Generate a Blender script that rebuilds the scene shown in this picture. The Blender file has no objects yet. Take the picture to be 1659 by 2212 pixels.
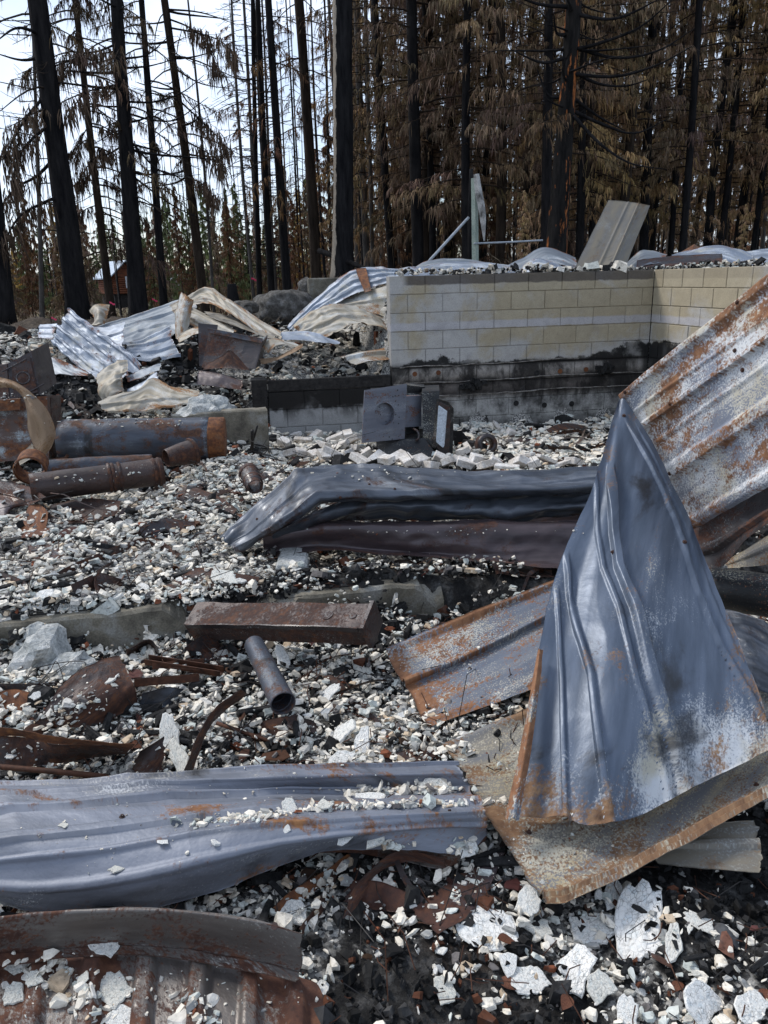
import bpy, math, random
import numpy as np
from mathutils import Vector, Matrix

random.seed(7)
RNG = np.random.default_rng(11)
S = bpy.context.scene
COL = S.collection
R = math.radians

# ---------------------------------------------------------------- camera
# Pixel coordinates below are read off the photograph scaled to 1659 x 2212.
PW, PH, PF = 1659.0, 2212.0, 1642.0
TILT, ROLL = R(17.0), R(1.5)
EYE = np.array([0.0, 0.0, 1.70])
FWD = np.array([0, math.cos(TILT), -math.sin(TILT)])
UPV = np.array([0, math.sin(TILT), math.cos(TILT)])
RGT = np.array([1.0, 0, 0])
CX = RGT * math.cos(ROLL) - UPV * math.sin(ROLL)
CY = RGT * math.sin(ROLL) + UPV * math.cos(ROLL)
cam_data = bpy.data.cameras.new("camera")
cam = bpy.data.objects.new("camera", cam_data)
COL.objects.link(cam)
cam_data.sensor_fit = 'VERTICAL'
cam_data.sensor_height = 24.0
cam_data.lens = 24.0 * PF / PH
cam_data.clip_start = 0.05
cam_data.clip_end = 3000
cam.matrix_world = Matrix(((CX[0], CY[0], -FWD[0], EYE[0]), (CX[1], CY[1], -FWD[1], EYE[1]),
                           (CX[2], CY[2], -FWD[2], EYE[2]), (0, 0, 0, 1)))
S.camera = cam

# ---------------------------------------------------------------- sky, sun, exposure
SUN_EL, SUN_ROT = R(48), R(-60)
world = bpy.data.worlds.new("World")
S.world = world
world.use_nodes = True
wn, wl = world.node_tree.nodes, world.node_tree.links
wn.clear()
w_out = wn.new("ShaderNodeOutputWorld")
w_bg = wn.new("ShaderNodeBackground")
w_sky = wn.new("ShaderNodeTexSky")
w_sky.sky_type = 'NISHITA'
w_sky.sun_disc = False
w_sky.sun_elevation = SUN_EL
w_sky.sun_rotation = SUN_ROT
w_sky.altitude = 600
w_sky.air_density = 1.0
w_sky.dust_density = 2.0
w_tc = wn.new("ShaderNodeTexCoord")
w_map = wn.new("ShaderNodeMapping")
w_map.inputs['Scale'].default_value = (1.0, 1.0, 2.2)
w_no = wn.new("ShaderNodeTexNoise")
w_no.inputs['Scale'].default_value = 2.1
w_no.inputs['Detail'].default_value = 7
w_no.inputs['Roughness'].default_value = 0.55
w_rp = wn.new("ShaderNodeValToRGB")
w_rp.color_ramp.elements[0].position = 0.40
w_rp.color_ramp.elements[0].color = (0.15, 0.15, 0.15, 1)
w_rp.color_ramp.elements[1].position = 0.60
w_rp.color_ramp.elements[1].color = (0.95, 0.95, 0.95, 1)
w_mx = wn.new("ShaderNodeMixRGB")
w_mx.inputs[2].default_value = (6.0, 6.8, 8.2, 1)      # bright cloud deck, same units as the sky
w_bg.inputs['Strength'].default_value = 0.10
wl.new(w_tc.outputs['Generated'], w_map.inputs['Vector'])
wl.new(w_map.outputs[0], w_no.inputs['Vector'])
wl.new(w_no.outputs['Fac'], w_rp.inputs[0])
wl.new(w_rp.outputs[0], w_mx.inputs[0])
wl.new(w_sky.outputs[0], w_mx.inputs[1])
wl.new(w_mx.outputs[0], w_bg.inputs[0])
wl.new(w_bg.outputs[0], w_out.inputs[0])

sun_data = bpy.data.lights.new("sun", 'SUN')
sun_data.energy = 1.5
sun_data.angle = R(14)
sun_data.color = (1.0, 0.96, 0.9)
sun = bpy.data.objects.new("sun", sun_data)
COL.objects.link(sun)
sd = Vector((math.sin(SUN_ROT) * math.cos(SUN_EL), math.cos(SUN_ROT) * math.cos(SUN_EL), math.sin(SUN_EL)))
sun.rotation_euler = sd.to_track_quat('Z', 'Y').to_euler()

S.view_settings.view_transform = 'Standard'
S.view_settings.look = 'None'
S.view_settings.gamma = 1.0
S.view_settings.use_curve_mapping = False
S.view_settings.exposure = 0.78
S.cycles.use_denoising = True
S.cycles.max_bounces = 5
S.cycles.diffuse_bounces = 3
S.cycles.glossy_bounces = 3
S.cycles.transparent_max_bounces = 8

# ---------------------------------------------------------------- small maths
def sst(a, b, t):
    t = np.clip((np.asarray(t, float) - a) / (b - a), 0, 1)
    return t * t * (3 - 2 * t)

def _hash(ix, iy, iz, seed):
    h = (ix.astype(np.int64) * 374761393 + iy.astype(np.int64) * 668265263 + iz.astype(np.int64) * 2147483647 + seed * 1274126177)
    h = (h ^ (h >> 13)) * 1274126177
    h = h ^ (h >> 16)
    return (h & 0xFFFF) / 65535.0

def vnoise(P, seed=0):
    P = np.asarray(P, float)
    i = np.floor(P).astype(np.int64)
    f = P - i
    f = f * f * (3 - 2 * f)
    r = 0
    for dx in (0, 1):
        for dy in (0, 1):
            for dz in (0, 1):
                w = (f[..., 0] if dx else 1 - f[..., 0]) * (f[..., 1] if dy else 1 - f[..., 1]) * (f[..., 2] if dz else 1 - f[..., 2])
                r = r + w * _hash(i[..., 0] + dx, i[..., 1] + dy, i[..., 2] + dz, seed)
    return r

def fbm(P, seed=0, octv=4, gain=.5):
    P = np.asarray(P, float)
    a, s, t = 1.0, 0, 0
    for k in range(octv):
        s = s + a * vnoise(P * (2.03 ** k) + k * 17.3, seed + k)
        t += a
        a *= gain
    return s / t

def fbm2(x, y, sc, seed=0, octv=4):
    x = np.asarray(x, float); y = np.asarray(y, float)
    return fbm(np.stack([x * sc, y * sc, np.zeros_like(x) + .37], -1), seed, octv)

# ---------------------------------------------------------------- building axes and the lie of the land
YAW = math.atan2(9.36 - 8.82, 3.26 - 0.122)
YC, YS = math.cos(YAW), math.sin(YAW)
def to_pq(x, y): return x * YC + y * YS, -x * YS + y * YC
def from_pq(p, q): return p * YC - q * YS, p * YS + q * YC
LEDGE_Q = 3.60
WALL_Q = 8.67
P_A, P_B, P_L = 1.62, 4.80, 0.20          # wall end, inner corner, end of the low wall

def H(x, y):
    """height of ground and debris"""
    x = np.asarray(x, float); y = np.asarray(y, float)
    p, q = to_pq(x, y)
    pit = 0.0 * x
    left = 0.20 + 0.08 * sst(6.4, 8.2, q) + .28 * sst(8.2, 9.6, q) + 0.42 * sst(9.0, 11.4, q) + .08 * sst(11, 16, q)
    mid = 0.21 - 0.24 * sst(4.6, 7.8, q)
    m = sst(0.45, -0.35, p) * 1.0
    inner = left * m + mid * (1 - m)
    inner = inner * sst(LEDGE_Q - .02, LEDGE_Q + .06, q) + pit * (1 - sst(LEDGE_Q - .02, LEDGE_Q + .06, q))
    hole = np.exp(-(((x - .28) / .62) ** 4 + ((y - 4.18) / .30) ** 4)) * .24 + np.exp(-(((x - .6) / 1.25) ** 4 + ((y - 4.75) / .62) ** 4)) * .14
    inner = inner - hole
    back_left = (0.50 + .50 * sst(8.7, 11.2, q) + .08 * sst(11, 16, q)) * (1 - m) + left * m
    back_right = 1.64 + .06 * sst(9, 14, q) + .9 * sst(14, 60, q) * sst(0, 25, x)
    r = sst(1.45, 1.85, p)
    back = back_left * (1 - r) + back_right * r
    b = sst(WALL_Q + .02, WALL_Q + .12, q)
    z = inner * (1 - b) + back * b
    side = sst(P_B + .05, P_B + .15, p) * sst(2.5, 3.5, q)
    z = z * (1 - side) + 1.64 * side * 1.0 + (back_right - 1.64) * side * b
    far = sst(14, 70, q)
    z = z - 1.35 * sst(14, 36, q) * sst(2, -4, x) + far * (fbm2(x, y, .05, 5, 3) - .5) * 1.2
    z = z + 9 * sst(120, 420, q)
    bump = (fbm2(x, y, 1.7, 3, 4) - .5) * .24 + (fbm2(x, y, 6, 9, 4) - .5) * .10
    bump = np.where(y < 3.4, np.minimum(bump, bump * .4), bump)
    z = z + bump * np.where(q < 14, 1.0, 1.8) * np.where((q > 7.5) & (q < 12.5), .6, 1.0)
    return z

def white_w(x, y):
    """how much white plaster lies here, 0..1"""
    p, q = to_pq(x, y)
    n = fbm2(x, y, 1.7, 31, 5)
    w = np.full(x.shape, .66)
    w = np.where(q > LEDGE_Q, .72, w)
    w = np.where((q > LEDGE_Q - .05) & (q < LEDGE_Q + .28), .42, w)
    w = np.where((y < 2.02) & (x > -.15), .42, w)
    w = np.where((y < 2.1) & (x > .62) & (y > 1.45), .10, w)
    w = np.where((p > .3) & (p < 1.7) & (q > 3.85) & (q < 4.35), .45, w)
    w = np.where((q > 6.6) & (p > .1), .84, w)
    w = np.where((q > 7.2) & (p < .1), .50, w)
    w = np.where((q > WALL_Q) & (p < 1.6) & (p > .0), .80, w)
    w = np.where((q > WALL_Q) & (p < .0), .34, w)
    w = np.where((q > WALL_Q) & (p >= 1.6), .55, w)
    w = np.where(q > 11.8, .10, w)
    return np.clip(w + (n - .5) * 2.7, 0.03, .97)

def H1(x, y): return float(H(np.array([x]), np.array([y]))[0])

def ray(px, py): return FWD + CX * (px - PW / 2) / PF + CY * (PH / 2 - py) / PF

def at(px, py, d):
    """point seen at a pixel: d = distance forward, 'z0.2' = on that height, 'g0.05' = that much above the ground"""
    v = ray(px, py)
    if isinstance(d, str):
        k, val = d[0], float(d[1:])
        if k == 'z':
            return EYE + v * ((val - EYE[2]) / v[2])
        ys = np.concatenate([np.linspace(.8, 14, 700), np.linspace(14.2, 120, 600)])
        pts = EYE + v * (ys / v[1])[:, None]
        below = pts[:, 2] < H(pts[:, 0], pts[:, 1]) + val
        if not below.any():
            return EYE + v * (60 / v[1])
        return pts[int(np.argmax(below))]
    return EYE + v * (d / v[1])

def project(P):
    d = np.asarray(P, float) - EYE
    w = d @ FWD
    return PW / 2 + PF * (d @ CX) / w, PH / 2 - PF * (d @ CY) / w

# ---------------------------------------------------------------- object helpers
def tag(o, label=None, cat=None, group=None, kind=None):
    if label: o['label'] = label
    if cat: o['category'] = cat
    if group: o['group'] = group
    if kind: o['kind'] = kind
    return o

def empty(name, loc=(0, 0, 0), rz=0):
    o = bpy.data.objects.new(name, None)
    COL.objects.link(o)
    o.location = loc
    o.rotation_euler = (0, 0, rz)
    return o

def link(name, me, mats=None, parent=None):
    if mats is not None and len(me.materials) == 0:
        for m in (mats if isinstance(mats, (list, tuple)) else [mats]):
            me.materials.append(m)
    o = bpy.data.objects.new(name, me)
    COL.objects.link(o)
    if parent is not None:
        o.parent = parent
    return o

def mesh_np(name, V, groups, smooth=False, col=None, uv=None, edge=None, mat_idx=None, end=None, rib=None):
    """V (n,3); groups: list of (m,k) index arrays; col/edge per vertex; uv per vertex"""
    me = bpy.data.meshes.new(name)
    V = np.asarray(V, np.float32)
    groups = [np.asarray(g, np.int32) for g in groups if len(g)]
    loops = np.concatenate([g.ravel() for g in groups])
    tot = np.concatenate([np.full(len(g), g.shape[1], np.int32) for g in groups])
    start = np.concatenate([[0], np.cumsum(tot)[:-1]]).astype(np.int32)
    me.vertices.add(len(V)); me.vertices.foreach_set("co", V.ravel())
    me.loops.add(len(loops)); me.loops.foreach_set("vertex_index", loops)
    me.polygons.add(len(tot)); me.polygons.foreach_set("loop_start", start)
    me.polygons.foreach_set("loop_total", tot)
    me.polygons.foreach_set("use_smooth", np.full(len(tot), bool(smooth)))
    if mat_idx is not None:
        me.polygons.foreach_set("material_index", np.asarray(mat_idx, np.int32))
    if col is not None:
        a = me.color_attributes.new("Col", 'FLOAT_COLOR', 'POINT')
        c = np.ones((len(V), 4), np.float32); c[:, :3] = col
        a.data.foreach_set("color", c.ravel())
    if edge is not None:
        a = me.attributes.new("edge", 'FLOAT', 'POINT')
        a.data.foreach_set("value", np.asarray(edge, np.float32))
    if rib is not None:
        a = me.attributes.new("rib", 'FLOAT', 'POINT')
        a.data.foreach_set("value", np.asarray(rib, np.float32))
    if end is not None:
        a = me.attributes.new("end", 'FLOAT', 'POINT')
        a.data.foreach_set("value", np.asarray(end, np.float32))
    if uv is not None:
        l = me.uv_layers.new(name="UVMap")
        l.data.foreach_set("uv", np.asarray(uv, np.float32)[loops].ravel())
    me.update(calc_edges=True)
    me.validate()
    return me

def merge(parts):
    """[(V, [groups])...] into one"""
    Vs, gs, off = [], {}, 0
    for V, groups in parts:
        V = np.asarray(V, float)
        Vs.append(V)
        for g in groups:
            g = np.asarray(g, int)
            if len(g): gs.setdefault(g.shape[1], []).append(g + off)
        off += len(V)
    return np.concatenate(Vs), [np.concatenate(v) for v in gs.values()]

def boxgeo(c, s, rot=None, bev=0.0):
    """box, optionally with chamfered edges; c centre, s size, rot 3x3"""
    s = np.asarray(s, float) / 2
    if bev <= 0:
        V = np.array([[x, y, z] for x in (-1, 1) for y in (-1, 1) for z in (-1, 1)], float) * s
        F = [np.array([[0, 1, 3, 2], [4, 6, 7, 5], [0, 4, 5, 1], [2, 3, 7, 6], [0, 2, 6, 4], [1, 5, 7, 3]])]
    else:
        V = []
        for x in (-1, 1):
            for y in (-1, 1):
                for z in (-1, 1):
                    sg = np.array([x, y, z], float)
                    for a in range(3):
                        v = sg * (s - bev); v[a] = sg[a] * s[a]
                        V.append(v)
        V = np.array(V)
        def ix(x, y, z, a): return ((x * 2 + y) * 2 + z) * 3 + a
        q = [[ix(0,0,0,0), ix(0,0,1,0), ix(0,1,1,0), ix(0,1,0,0)], [ix(1,0,0,0), ix(1,1,0,0), ix(1,1,1,0), ix(1,0,1,0)],
             [ix(0,0,0,1), ix(1,0,0,1), ix(1,0,1,1), ix(0,0,1,1)], [ix(0,1,0,1), ix(0,1,1,1), ix(1,1,1,1), ix(1,1,0,1)],
             [ix(0,0,0,2), ix(0,1,0,2), ix(1,1,0,2), ix(1,0,0,2)], [ix(0,0,1,2), ix(1,0,1,2), ix(1,1,1,2), ix(0,1,1,2)]]
        for y in (0, 1):
            for z in (0, 1):
                e = [ix(0,y,z,1), ix(1,y,z,1), ix(1,y,z,2), ix(0,y,z,2)]; q.append(e if y != z else e[::-1])
        for x in (0, 1):
            for z in (0, 1):
                e = [ix(x,0,z,0), ix(x,0,z,2), ix(x,1,z,2), ix(x,1,z,0)]; q.append(e if x != z else e[::-1])
        for x in (0, 1):
            for y in (0, 1):
                e = [ix(x,y,0,0), ix(x,y,1,0), ix(x,y,1,1), ix(x,y,0,1)]; q.append(e if x != y else e[::-1])
        t = []
        for x in (0, 1):
            for y in (0, 1):
                for z in (0, 1):
                    e = [ix(x,y,z,0), ix(x,y,z,1), ix(x,y,z,2)]; t.append(e if (x + y + z) % 2 == 1 else e[::-1])
        F = [np.array(q), np.array(t)]
    if rot is not None: V = V @ np.asarray(rot).T
    return V + np.asarray(c, float), F

def rotm(ax, ang):
    return np.array(Matrix.Rotation(ang, 3, ax))

def tubegeo(path, rad, sides=10, cap=True, twist=0.0, noise=0.0, seed=0):
    """tapered tube along a polyline"""
    path = np.asarray(path, float)
    n = len(path)
    rad = np.broadcast_to(np.asarray(rad, float), (n,))
    t = np.gradient(path, axis=0)
    t /= np.linalg.norm(t, axis=1)[:, None] + 1e-9
    ref = np.array([0, 0, 1.0]) if abs(t[0][2]) < .9 else np.array([1.0, 0, 0])
    V = []
    a = np.linspace(0, 2 * math.pi, sides, endpoint=False)
    for i in range(n):
        u = np.cross(t[i], ref); u /= np.linalg.norm(u) + 1e-9
        w = np.cross(u, t[i])
        ref = np.cross(t[i], u) * -1
        ring = path[i] + (np.outer(np.cos(a), u) + np.outer(np.sin(a), w)) * rad[i]
        if noise:
            k = 1 + noise * (fbm(ring * 3.1 / max(rad.max(), .02) * .15, seed, 3) - .5) * 2
            ring = path[i] + (ring - path[i]) * k[:, None]
        V.append(ring)
    V = np.concatenate(V)
    i = np.arange(n - 1)[:, None] * sides
    j = np.arange(sides)[None]
    k = (j + 1) % sides
    q = np.stack([i + j, i + k, i + k + sides, i + j + sides], -1).reshape(-1, 4)[:, ::-1]
    g = [q]
    if cap:
        g.append(np.array([np.arange(sides)])); g.append(np.array([(n - 1) * sides + np.arange(sides)[::-1]]))
    return V, g

def pipegeo(path, rad, wall, sides=24):
    """hollow pipe open at both ends"""
    Vo, go = tubegeo(path, rad, sides, cap=False)
    Vi, gi = tubegeo(path, np.asarray(rad) - wall, sides, cap=False)
    n = len(Vo)
    a = np.arange(sides); b = (a + 1) % sides
    e = len(path) - 1
    r0 = np.stack([a, b, b + n, a + n], -1)
    r1 = np.stack([a + e * sides, a + e * sides + n, b + e * sides + n, b + e * sides], -1)
    return np.concatenate([Vo, Vi]), [np.concatenate([go[0], gi[0][:, ::-1] + n, r0, r1])]

def geo_obj(name, geo, mat, parent=None, smooth=False):
    return link(name, mesh_np(name, geo[0], geo[1], smooth=smooth), mat, parent)

def ground_empty(name, P):
    return empty(name, tuple(P))

def rel(V, P):
    return np.asarray(V, float) - np.asarray(P, float)
# ---------------------------------------------------------------- materials
class NT:
    def __init__(self, name):
        self.m = bpy.data.materials.new(name)
        self.m.use_nodes = True
        self.t = self.m.node_tree
        self.t.nodes.clear()
        self.out = self.n("ShaderNodeOutputMaterial")
        self.b = self.n("ShaderNodeBsdfPrincipled")
        self.l(self.b.outputs[0], self.out.inputs[0])
    def n(self, t): return self.t.nodes.new(t)
    def l(self, a, b): self.t.links.new(a, b)
    def set(self, sock, v):
        if hasattr(v, 'is_output') or isinstance(v, bpy.types.NodeSocket): self.l(v, sock)
        elif isinstance(v, (tuple, list)) and len(v) == 3 and sock.type == 'RGBA': sock.default_value = (*v, 1)
        else: sock.default_value = v
    def uv(self):
        n = self.n("ShaderNodeUVMap"); n.uv_map = "UVMap"; return n.outputs[0]
    def pos(self): return self.n("ShaderNodeNewGeometry").outputs['Position']
    def objc(self): return self.n("ShaderNodeTexCoord").outputs['Object']
    def rnd(self): return self.n("ShaderNodeObjectInfo").outputs['Random']
    def attr(self, name, out='Color'):
        n = self.n("ShaderNodeAttribute"); n.attribute_name = name; return n.outputs[out]
    def noise(self, vec, scale, detail=5, rough=.55, dist=0.0):
        n = self.n("ShaderNodeTexNoise"); self.l(vec, n.inputs['Vector'])
        n.inputs['Scale'].default_value = scale; n.inputs['Detail'].default_value = detail
        n.inputs['Roughness'].default_value = rough; n.inputs['Distortion'].default_value = dist
        return n.outputs['Fac']
    def voro(self, vec, scale, feature='F1', out='Distance', rand=1.0):
        n = self.n("ShaderNodeTexVoronoi"); n.feature = feature; self.l(vec, n.inputs['Vector'])
        n.inputs['Scale'].default_value = scale
        n.inputs['Randomness'].default_value = rand
        return n.outputs[out]
    def vmath(self, op, a, b):
        n = self.n("ShaderNodeVectorMath"); n.operation = op
        self.set(n.inputs[0], a); self.set(n.inputs[1], b); return n.outputs[0]
    def scl(self, vec, s):
        n = self.n("ShaderNodeVectorMath"); n.operation = 'MULTIPLY'
        self.l(vec, n.inputs[0]); n.inputs[1].default_value = s; return n.outputs[0]
    def off(self, vec):
        """shift per object so that copies differ"""
        n = self.n("ShaderNodeVectorMath"); n.operation = 'ADD'
        m = self.n("ShaderNodeMath"); m.operation = 'MULTIPLY'; m.inputs[1].default_value = 61.7
        self.l(self.rnd(), m.inputs[0]); self.l(vec, n.inputs[0]); self.l(m.outputs[0], n.inputs[1]); return n.outputs[0]
    def math(self, op, a, b=0.0, clamp=False):
        n = self.n("ShaderNodeMath"); n.operation = op; n.use_clamp = clamp
        self.set(n.inputs[0], a); self.set(n.inputs[1], b); return n.outputs[0]
    def ss(self, v, a, b, lo=0.0, hi=1.0):
        n = self.n("ShaderNodeMapRange"); n.interpolation_type = 'SMOOTHSTEP'
        self.set(n.inputs['Value'], v); n.inputs['From Min'].default_value = a; n.inputs['From Max'].default_value = b
        n.inputs['To Min'].default_value = lo; n.inputs['To Max'].default_value = hi; return n.outputs[0]
    def mix(self, f, a, b):
        n = self.n("ShaderNodeMixRGB"); self.set(n.inputs[0], f); self.set(n.inputs[1], a); self.set(n.inputs[2], b); return n.outputs[0]
    def mixv(self, f, a, b):
        n = self.n("ShaderNodeMix"); self.set(n.inputs[0], f); self.set(n.inputs[2], a); self.set(n.inputs[3], b); return n.outputs[0]
    def mul(self, a, b):
        n = self.n("ShaderNodeMixRGB"); n.blend_type = 'MULTIPLY'; n.inputs[0].default_value = 1
        self.set(n.inputs[1], a); self.set(n.inputs[2], b); return n.outputs[0]
    def ramp(self, f, stops):
        n = self.n("ShaderNodeValToRGB"); e = n.color_ramp.elements
        while len(e) < len(stops): e.new(0.5)
        for k, (p, c) in enumerate(stops):
            e[k].position = p
            e[k].color = (*c, 1) if isinstance(c, (tuple, list)) else (c, c, c, 1)
        self.l(f, n.inputs[0]); return n.outputs[0]
    def bump(self, h, strength=.3, dist=.01):
        n = self.n("ShaderNodeBump"); n.inputs['Strength'].default_value = strength; n.inputs['Distance'].default_value = dist
        self.l(h, n.inputs['Height']); self.l(n.outputs[0], self.b.inputs['Normal']); return n.outputs[0]
    def done(self, col, rough=.8, metal=0.0, spec=None):
        self.set(self.b.inputs['Base Color'], col); self.set(self.b.inputs['Roughness'], rough); self.set(self.b.inputs['Metallic'], metal)
        if spec is not None: self.b.inputs['Specular IOR Level'].default_value = spec
        return self.m

RUST = ((.035, .014, .008), (.13, .042, .016), (.30, .115, .038))
def metal(name, paint, paint2, white=.2, rust=.3, rough=.42, met=.45, wcol=(.62, .63, .62), rustc=RUST, edge=.3, soot=.0, bump=.25,
          fine=.55, spots=0.0, coat=0.0, big=1.5, hem=0.0):
    """burnt sheet metal: paint or zinc, white oxide bloom, rust, soot; in the sheet's own metres"""
    k = NT(name)
    v = k.off(k.uv())
    nb = k.noise(v, big, 6, .6, .4)
    vs = k.scl(v, (.35, 2.2, 1))
    st = k.noise(vs, 5, 6, .62)
    fi = k.noise(v, 140, 3, .6)
    mi = k.noise(v, 11, 6, .6)
    base = k.mix(k.ss(st, .34, .68), paint, paint2)
    # white oxide
    wm = k.math('ADD', k.math('MULTIPLY', k.noise(k.vmath('ADD', v, (7.3, 2.1, 0)), big * 1.25, 7, .6, .7), .6), k.math('MULTIPLY', st, .4))
    wm = k.math('ADD', wm, k.math('MULTIPLY', k.math('SUBTRACT', fi, .5), fine))
    if hem: wm = k.math('ADD', wm, k.ss(k.attr('end', 'Fac'), .02, .42, hem, 0.0))
    tw = .5 + (.5 - white) * .34
    wm = k.ss(wm, tw - .05, tw + .09)
    c = k.mix(wm, base, k.mix(k.ss(k.noise(k.vmath('ADD', v, (2.2, 6.1, 0)), 4.5, 5, .6), .45, .62), wcol, tuple(a * b for a, b in zip(wcol, (.86, .78, .62)))))
    # soot film
    if soot > 0:
        sm = k.ss(k.noise(k.vmath('ADD', v, (1.7, 9.4, 0)), big * 1.6, 7, .62, .5), .5 + (.5 - soot) * .34, .5 + (.5 - soot) * .34 + .14)
        c = k.mix(k.math('MULTIPLY', sm, .88), c, (.018, .017, .017))
    # rust
    rm = k.math('ADD', k.math('MULTIPLY', k.noise(k.vmath('ADD', k.scl(v, (.6, 1.5, 1)), (3.9, 5.6, 0)), big * 1.4, 8, .62, .8), .66), k.math('MULTIPLY', mi, .34))
    rm = k.math('ADD', rm, k.math('MULTIPLY', k.math('SUBTRACT', k.noise(v, 90, 4, .65), .5), fine * .8))
    ed = k.math('MULTIPLY', k.ss(k.attr('edge', 'Fac'), .0, .11, edge * .55, 0.0), k.ss(k.noise(k.vmath('ADD', v, (8.8, 1.2, 0)), 3.2, 4, .6), .38, .62))
    rm = k.math('ADD', rm, ed)
    rm = k.math('ADD', rm, k.math('MULTIPLY', k.attr('rib', 'Fac'), .028))
    if hem: rm = k.math('ADD', rm, k.ss(k.attr('end', 'Fac'), .0, .22, hem * .62, 0.0))
    tr = .5 + (.5 - rust) * .34
    rm = k.ss(rm, tr - .04, tr + .07)
    rc = k.ramp(k.noise(v, 24, 6, .7), [(.30, rustc[0]), (.5, rustc[1]), (.72, rustc[2])])
    c = k.mix(rm, c, rc)
    if spots > 0:
        d = k.voro(v, 26, 'F1')
        sp = k.ss(d, .10 + .1 * spots, .16 + .1 * spots, 1, 0)
        sp = k.math('MULTIPLY', sp, k.ss(nb, .45, .6))
        c = k.mix(sp, c, (.02, .018, .018))
    mask = k.math('MAXIMUM', k.math('MULTIPLY', wm, .9), rm)
    rr = k.mixv(mask, k.math('ADD', k.math('MULTIPLY', mi, .16), rough - .08), .88)
    mm = k.mixv(mask, met, 0.0)
    h = k.math('ADD', k.math('MULTIPLY', nb, 1.2), k.math('ADD', k.math('MULTIPLY', mi, .35), k.math('MULTIPLY', mask, .08)))
    k.bump(h, bump, .03)
    m = k.done(c, rr, mm)
    if coat:
        k.b.inputs['Coat Weight'].default_value = coat
        k.b.inputs['Coat Roughness'].default_value = .12
    return m

def rough_mat(name, c1, c2, scale=6, rough=.9, bump=.4, bd=.02, c3=None, obj=True, spec=.3, fine=60):
    k = NT(name)
    v = k.off(k.objc()) if obj else k.pos()
    n = k.noise(v, scale, 7, .62)
    c = k.ramp(n, [(.32, c1), (.66, c2)] if c3 is None else [(.30, c1), (.52, c2), (.72, c3)])
    f = k.noise(v, fine, 4, .6)
    c = k.mul(c, k.ramp(f, [(.3, .62), (.7, 1.15)]))
    k.bump(k.math('ADD', k.math('MULTIPLY', n, .7), k.math('MULTIPLY', f, .3)), bump, bd)
    return k.done(c, rough, 0, spec)

M = {}
M['galv'] = metal('galvanised bright', (.235, .275, .34), (.155, .185, .23), .40, .12, .50, .35, (.52, .56, .61), edge=.2, soot=.15)
M['galv_dull'] = metal('galvanised dull', (.15, .175, .205), (.22, .25, .285), .28, .14, .55, .35, (.40, .43, .45), edge=.3, soot=.28)
M['galv_tan'] = metal('galvanised tan', (.25, .215, .155), (.33, .315, .28), .30, .25, .6, .2, (.50, .51, .50), ((.09, .045, .02), (.24, .12, .05), (.38, .21, .09)), edge=.3, soot=.12)
M['slate'] = metal('slate painted', (.062, .082, .116), (.112, .140, .190), .13, .15, .42, .25, (.46, .48, .50), ((.07, .036, .022), (.19, .105, .055), (.33, .21, .115)), edge=.10, bump=.22, fine=.36, soot=.34, hem=.15)
M['slate_rust'] = metal('slate bloomed', (.20, .22, .27), (.27, .29, .34), .56, .40, .5, .2, (.62, .63, .63), ((.075, .034, .018), (.20, .092, .045), (.33, .17, .08)), edge=.03, fine=.5, big=2.0)
M['tan_rust'] = metal('tan rusted', (.15, .155, .165), (.26, .225, .165), .50, .40, .62, .1, (.42, .39, .31), ((.085, .042, .022), (.18, .098, .05), (.29, .18, .095)), edge=.22, fine=.8, big=1.9)
M['mid_rust'] = metal('slate tip rusted', (.12, .14, .18), (.20, .21, .23), .40, .36, .5, .2, (.50, .48, .42), ((.10, .044, .02), (.22, .098, .045), (.32, .165, .08)), edge=.45, fine=.8, big=2.2)
M['wet'] = metal('wet black', (.055, .064, .080), (.120, .136, .165), .20, .20, .42, .3, (.20, .22, .25), ((.012, .008, .008), (.04, .018, .013), (.08, .032, .017)), edge=.2, coat=.08, bump=.3, soot=.42, fine=.3)
M['wet_brown'] = metal('wet brown', (.040, .029, .031), (.082, .060, .064), .08, .28, .38, .25, (.3, .3, .3), ((.02, .009, .007), (.055, .02, .012), (.11, .04, .016)), edge=.3, coat=.1, bump=.3, fine=.3)
M['zinc'] = metal('zinc grey', (.205, .222, .265), (.125, .135, .158), .18, .32, .58, .25, (.55, .56, .57), ((.07, .028, .014), (.19, .08, .03), (.30, .15, .06)), edge=.05, soot=.34, bump=.5, big=2.0, fine=.38)
M['zinc_brown'] = metal('zinc brown', (.105, .088, .078), (.18, .165, .15), .14, .50, .42, .35, (.38, .37, .35), ((.030, .012, .008), (.075, .028, .015), (.15, .062, .03)), edge=.25, soot=.2, bump=.4)
M['rust'] = metal('rust brown', (.034, .025, .024), (.065, .042, .036), .12, .48, .5, .3, (.36, .36, .34), ((.018, .009, .007), (.050, .020, .012), (.145, .055, .020)), edge=.25, bump=.5)
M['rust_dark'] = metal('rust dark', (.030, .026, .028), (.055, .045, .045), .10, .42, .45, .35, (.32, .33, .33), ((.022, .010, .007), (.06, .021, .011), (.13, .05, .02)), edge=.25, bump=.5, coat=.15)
M['rust_orange'] = metal('rust orange', (.09, .05, .03), (.14, .07, .035), .06, .75, .7, .1, (.4, .4, .38), ((.035, .014, .008), (.12, .042, .015), (.27, .105, .03)), edge=.2, bump=.4)
M['panel_dull'] = metal('panel dull', (.185, .160, .118), (.130, .125, .115), .22, .22, .65, .1, (.27, .275, .265), ((.10, .065, .04), (.16, .11, .07), (.24, .17, .10)), edge=.1, soot=.2, bump=.3)
M['tank'] = metal('tank', (.040, .046, .060), (.085, .096, .118), .20, .44, .5, .3, (.24, .28, .33), ((.03, .016, .012), (.075, .034, .020), (.17, .072, .03)), edge=.0, soot=.36, bump=.4, big=2.4, fine=.3)
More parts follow.
